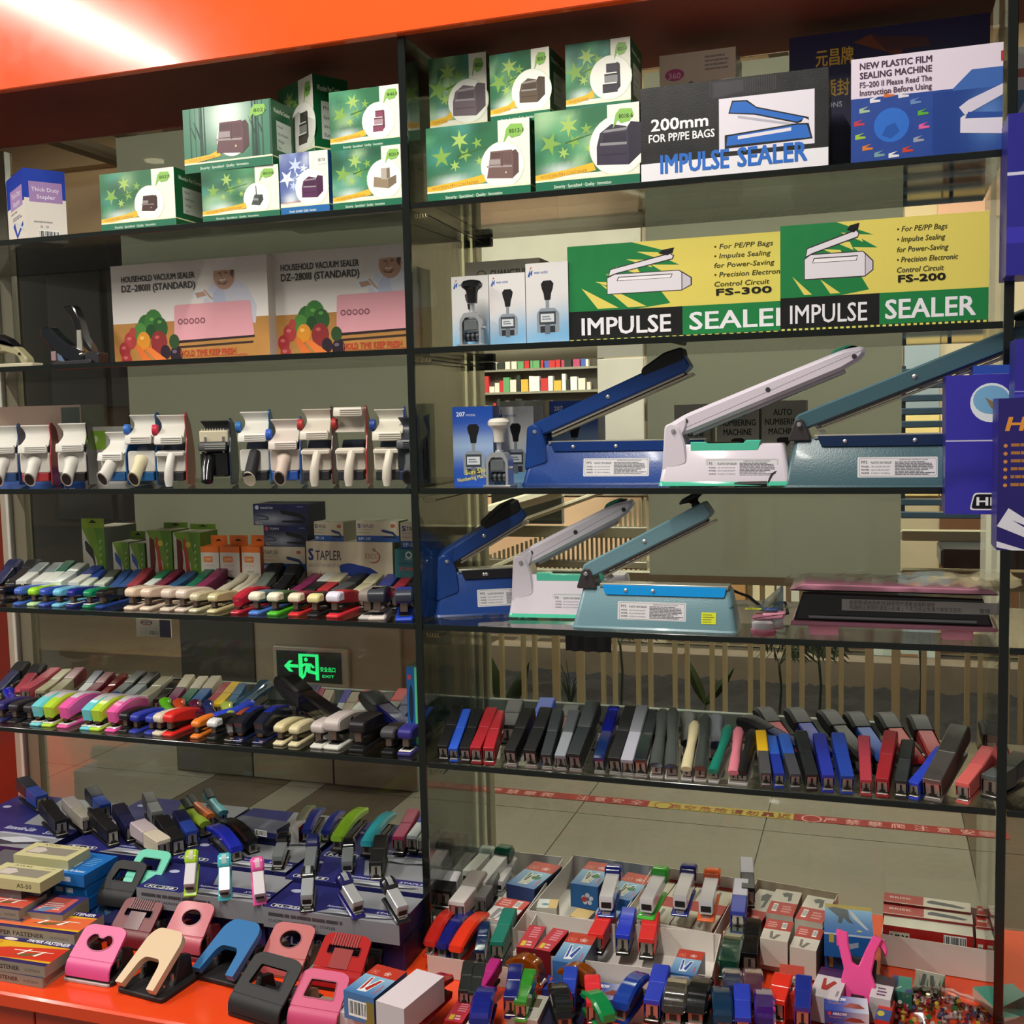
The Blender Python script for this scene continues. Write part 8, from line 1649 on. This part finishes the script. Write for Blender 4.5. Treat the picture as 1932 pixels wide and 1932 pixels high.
# staple refills, pins bag, eraser box at the right
t1 = inbox('open teal and blue staple box in front of the large tray', (1682, 1868), (1720, 1874), (1690, 1832), -.862, .03, '2c7c6c', '1c5c54', '2c8070', lambda p, w, h: p.rect(0, .3, .3, 1, '2c3c8c').rect(.7, .0, 1, .2, '2c3c8c').fp([(.2, .1), (.5, .3), (.45, .35), (.15, .15)], 'c0c8c8'), d=.055, group=None, name='staple_box')
t = thing('staple_strips', 'loose grey staple strips in a small green tray', 'staples', tuple(Pz(1745, 1872, -.885)), -.2)
G().box(-.024, .026, -.002, .05, -.0148+.0, -.010, '1c6c50').build('tray_floor', CARD, t)
G().box(.024, .026, -.002, .05, -.010, .012, '1c6c50').build('tray_wall', CARD, t); G().box(-.024, .026, .048, .05, -.010, .014, 'c8c4b4').build('tray_wall', CARD, t)
for i in range(7): G().box(-.003, .003, 0, .035, 0, .010, ['7c7c74', '9c9a8c', '5c5c5a'][i % 3], M=Matrix.Translation((-.018+i*.0058, .004+.002*(i % 3), -.008)) @ Matrix.Rotation(.3+.06*(i % 3), 4, 'X') @ Matrix.Rotation(.15*(i % 2), 4, 'Z')).build('staple_strip', METAL, t)
er = inbox('teal topped white flat box lying askew at the right edge', (1835, 1862), (1895, 1920), (1900, 1850), -.878, .018, 'b8a898', 'a89888', '2c7868', d=.075, group=None, name='teal_box')
N = Pz(1770, 1925, DECK)
b = thing('pin_bag', 'clear bag full of coloured push pins, bottom right', 'pins', (N[0], N[1], DECK))
R = random.Random(12)
for i in range(150):
    a = R.uniform(0, 2*PI); r = R.uniform(0, 1)**.5; x, y_ = .085*r*math.cos(a), .055*r*math.sin(a); z_ = .004+R.random()*.034*(1-r*r*.8)
    c = R.choice(['a8a096', 'b8b0a6', 'a8a096', '8c2430', '1c6c34', 'b89c38', '3c3c5c', '8c867c', 'b89094'])
    M = Matrix.Translation((x, y_, z_)) @ Matrix.Rotation(R.uniform(0, PI), 4, 'X') @ Matrix.Rotation(R.uniform(0, PI), 4, 'Z')
    G().lathe([(.0045, -.005), (.0028, -.003), (.0022, .002), (.0038, .0045), (.0036, .0055)], c, 8, M=M).build('push_pin', GLOS, b)
g = G(); nx, ny = 16, 12; vs = []; fs = []
for j in range(ny+1):
    for i in range(nx+1):
        u, v_ = i/nx*2-1, j/ny*2-1; rr = max(0, 1-(u*u+v_*v_)*.7)
        vs.append((u*.10+R.uniform(-.002, .002), v_*.068+R.uniform(-.002, .002), .002+.048*rr+R.uniform(-.0025, .0025)))
for j in range(ny):
    for i in range(nx): a = j*(nx+1)+i; fs.append((a, a+1, a+nx+2, a+nx+1))
g.add(vs, fs, 'ffffff'); g.add([(.09, .02, .02), (.15, .05, .045), (.14, .0, .02), (.09, -.03, .01)], [(0, 1, 2, 3)], 'ffffff'); g.build('plastic_bag', BAG, b)

# ---------------------------------------------------------------- small pieces belong to the part they sit on
SUB = {'staple_slot': 'magazine', 'anvil': 'base', 'anvil_plate': 'base', 'base_pad': 'base', 'cap_mark': 'end_cap', 'staple_exit': 'body', 'arm_inlay': 'arm', 'screw': 'guard_plate', 'handle_grip': 'arm', 'handle_knob': 'arm', 'thumb_pad': 'arm', 'screw_hole': 'arm', 'arm_screw': 'arm', 'jaw_pad': 'arm', 'pressing_bar': 'arm', 'hinge_gap': 'hinge_post', 'hole_rim': 'lever', 'ribs': 'lever', 'smoked_window': 'lever', 'rivet': 'lever', 'handle_opening': 'handle', 'handle_cap': 'handle', 'groove': 'grip_roller', 'engraved_face': 'name_plate', 'hang_hole': 'hang_tab', 'lit_lettering': 'sign_panel', 'lit_figure': 'sign_panel', 'fold': 'card'}
KIDS = {}
for o in bpy.data.objects:
    if o.parent is not None: KIDS.setdefault(o.parent.name, []).append(o)
for t in ALL:
    ks = KIDS.get(t.name, []); by = {}
    for k in ks: by.setdefault(k.name.split('.')[0], k)
    for k in ks:
        tgt = by.get(SUB.get(k.name.split('.')[0], ''))
        if tgt is not None and tgt is not k: k.parent = tgt
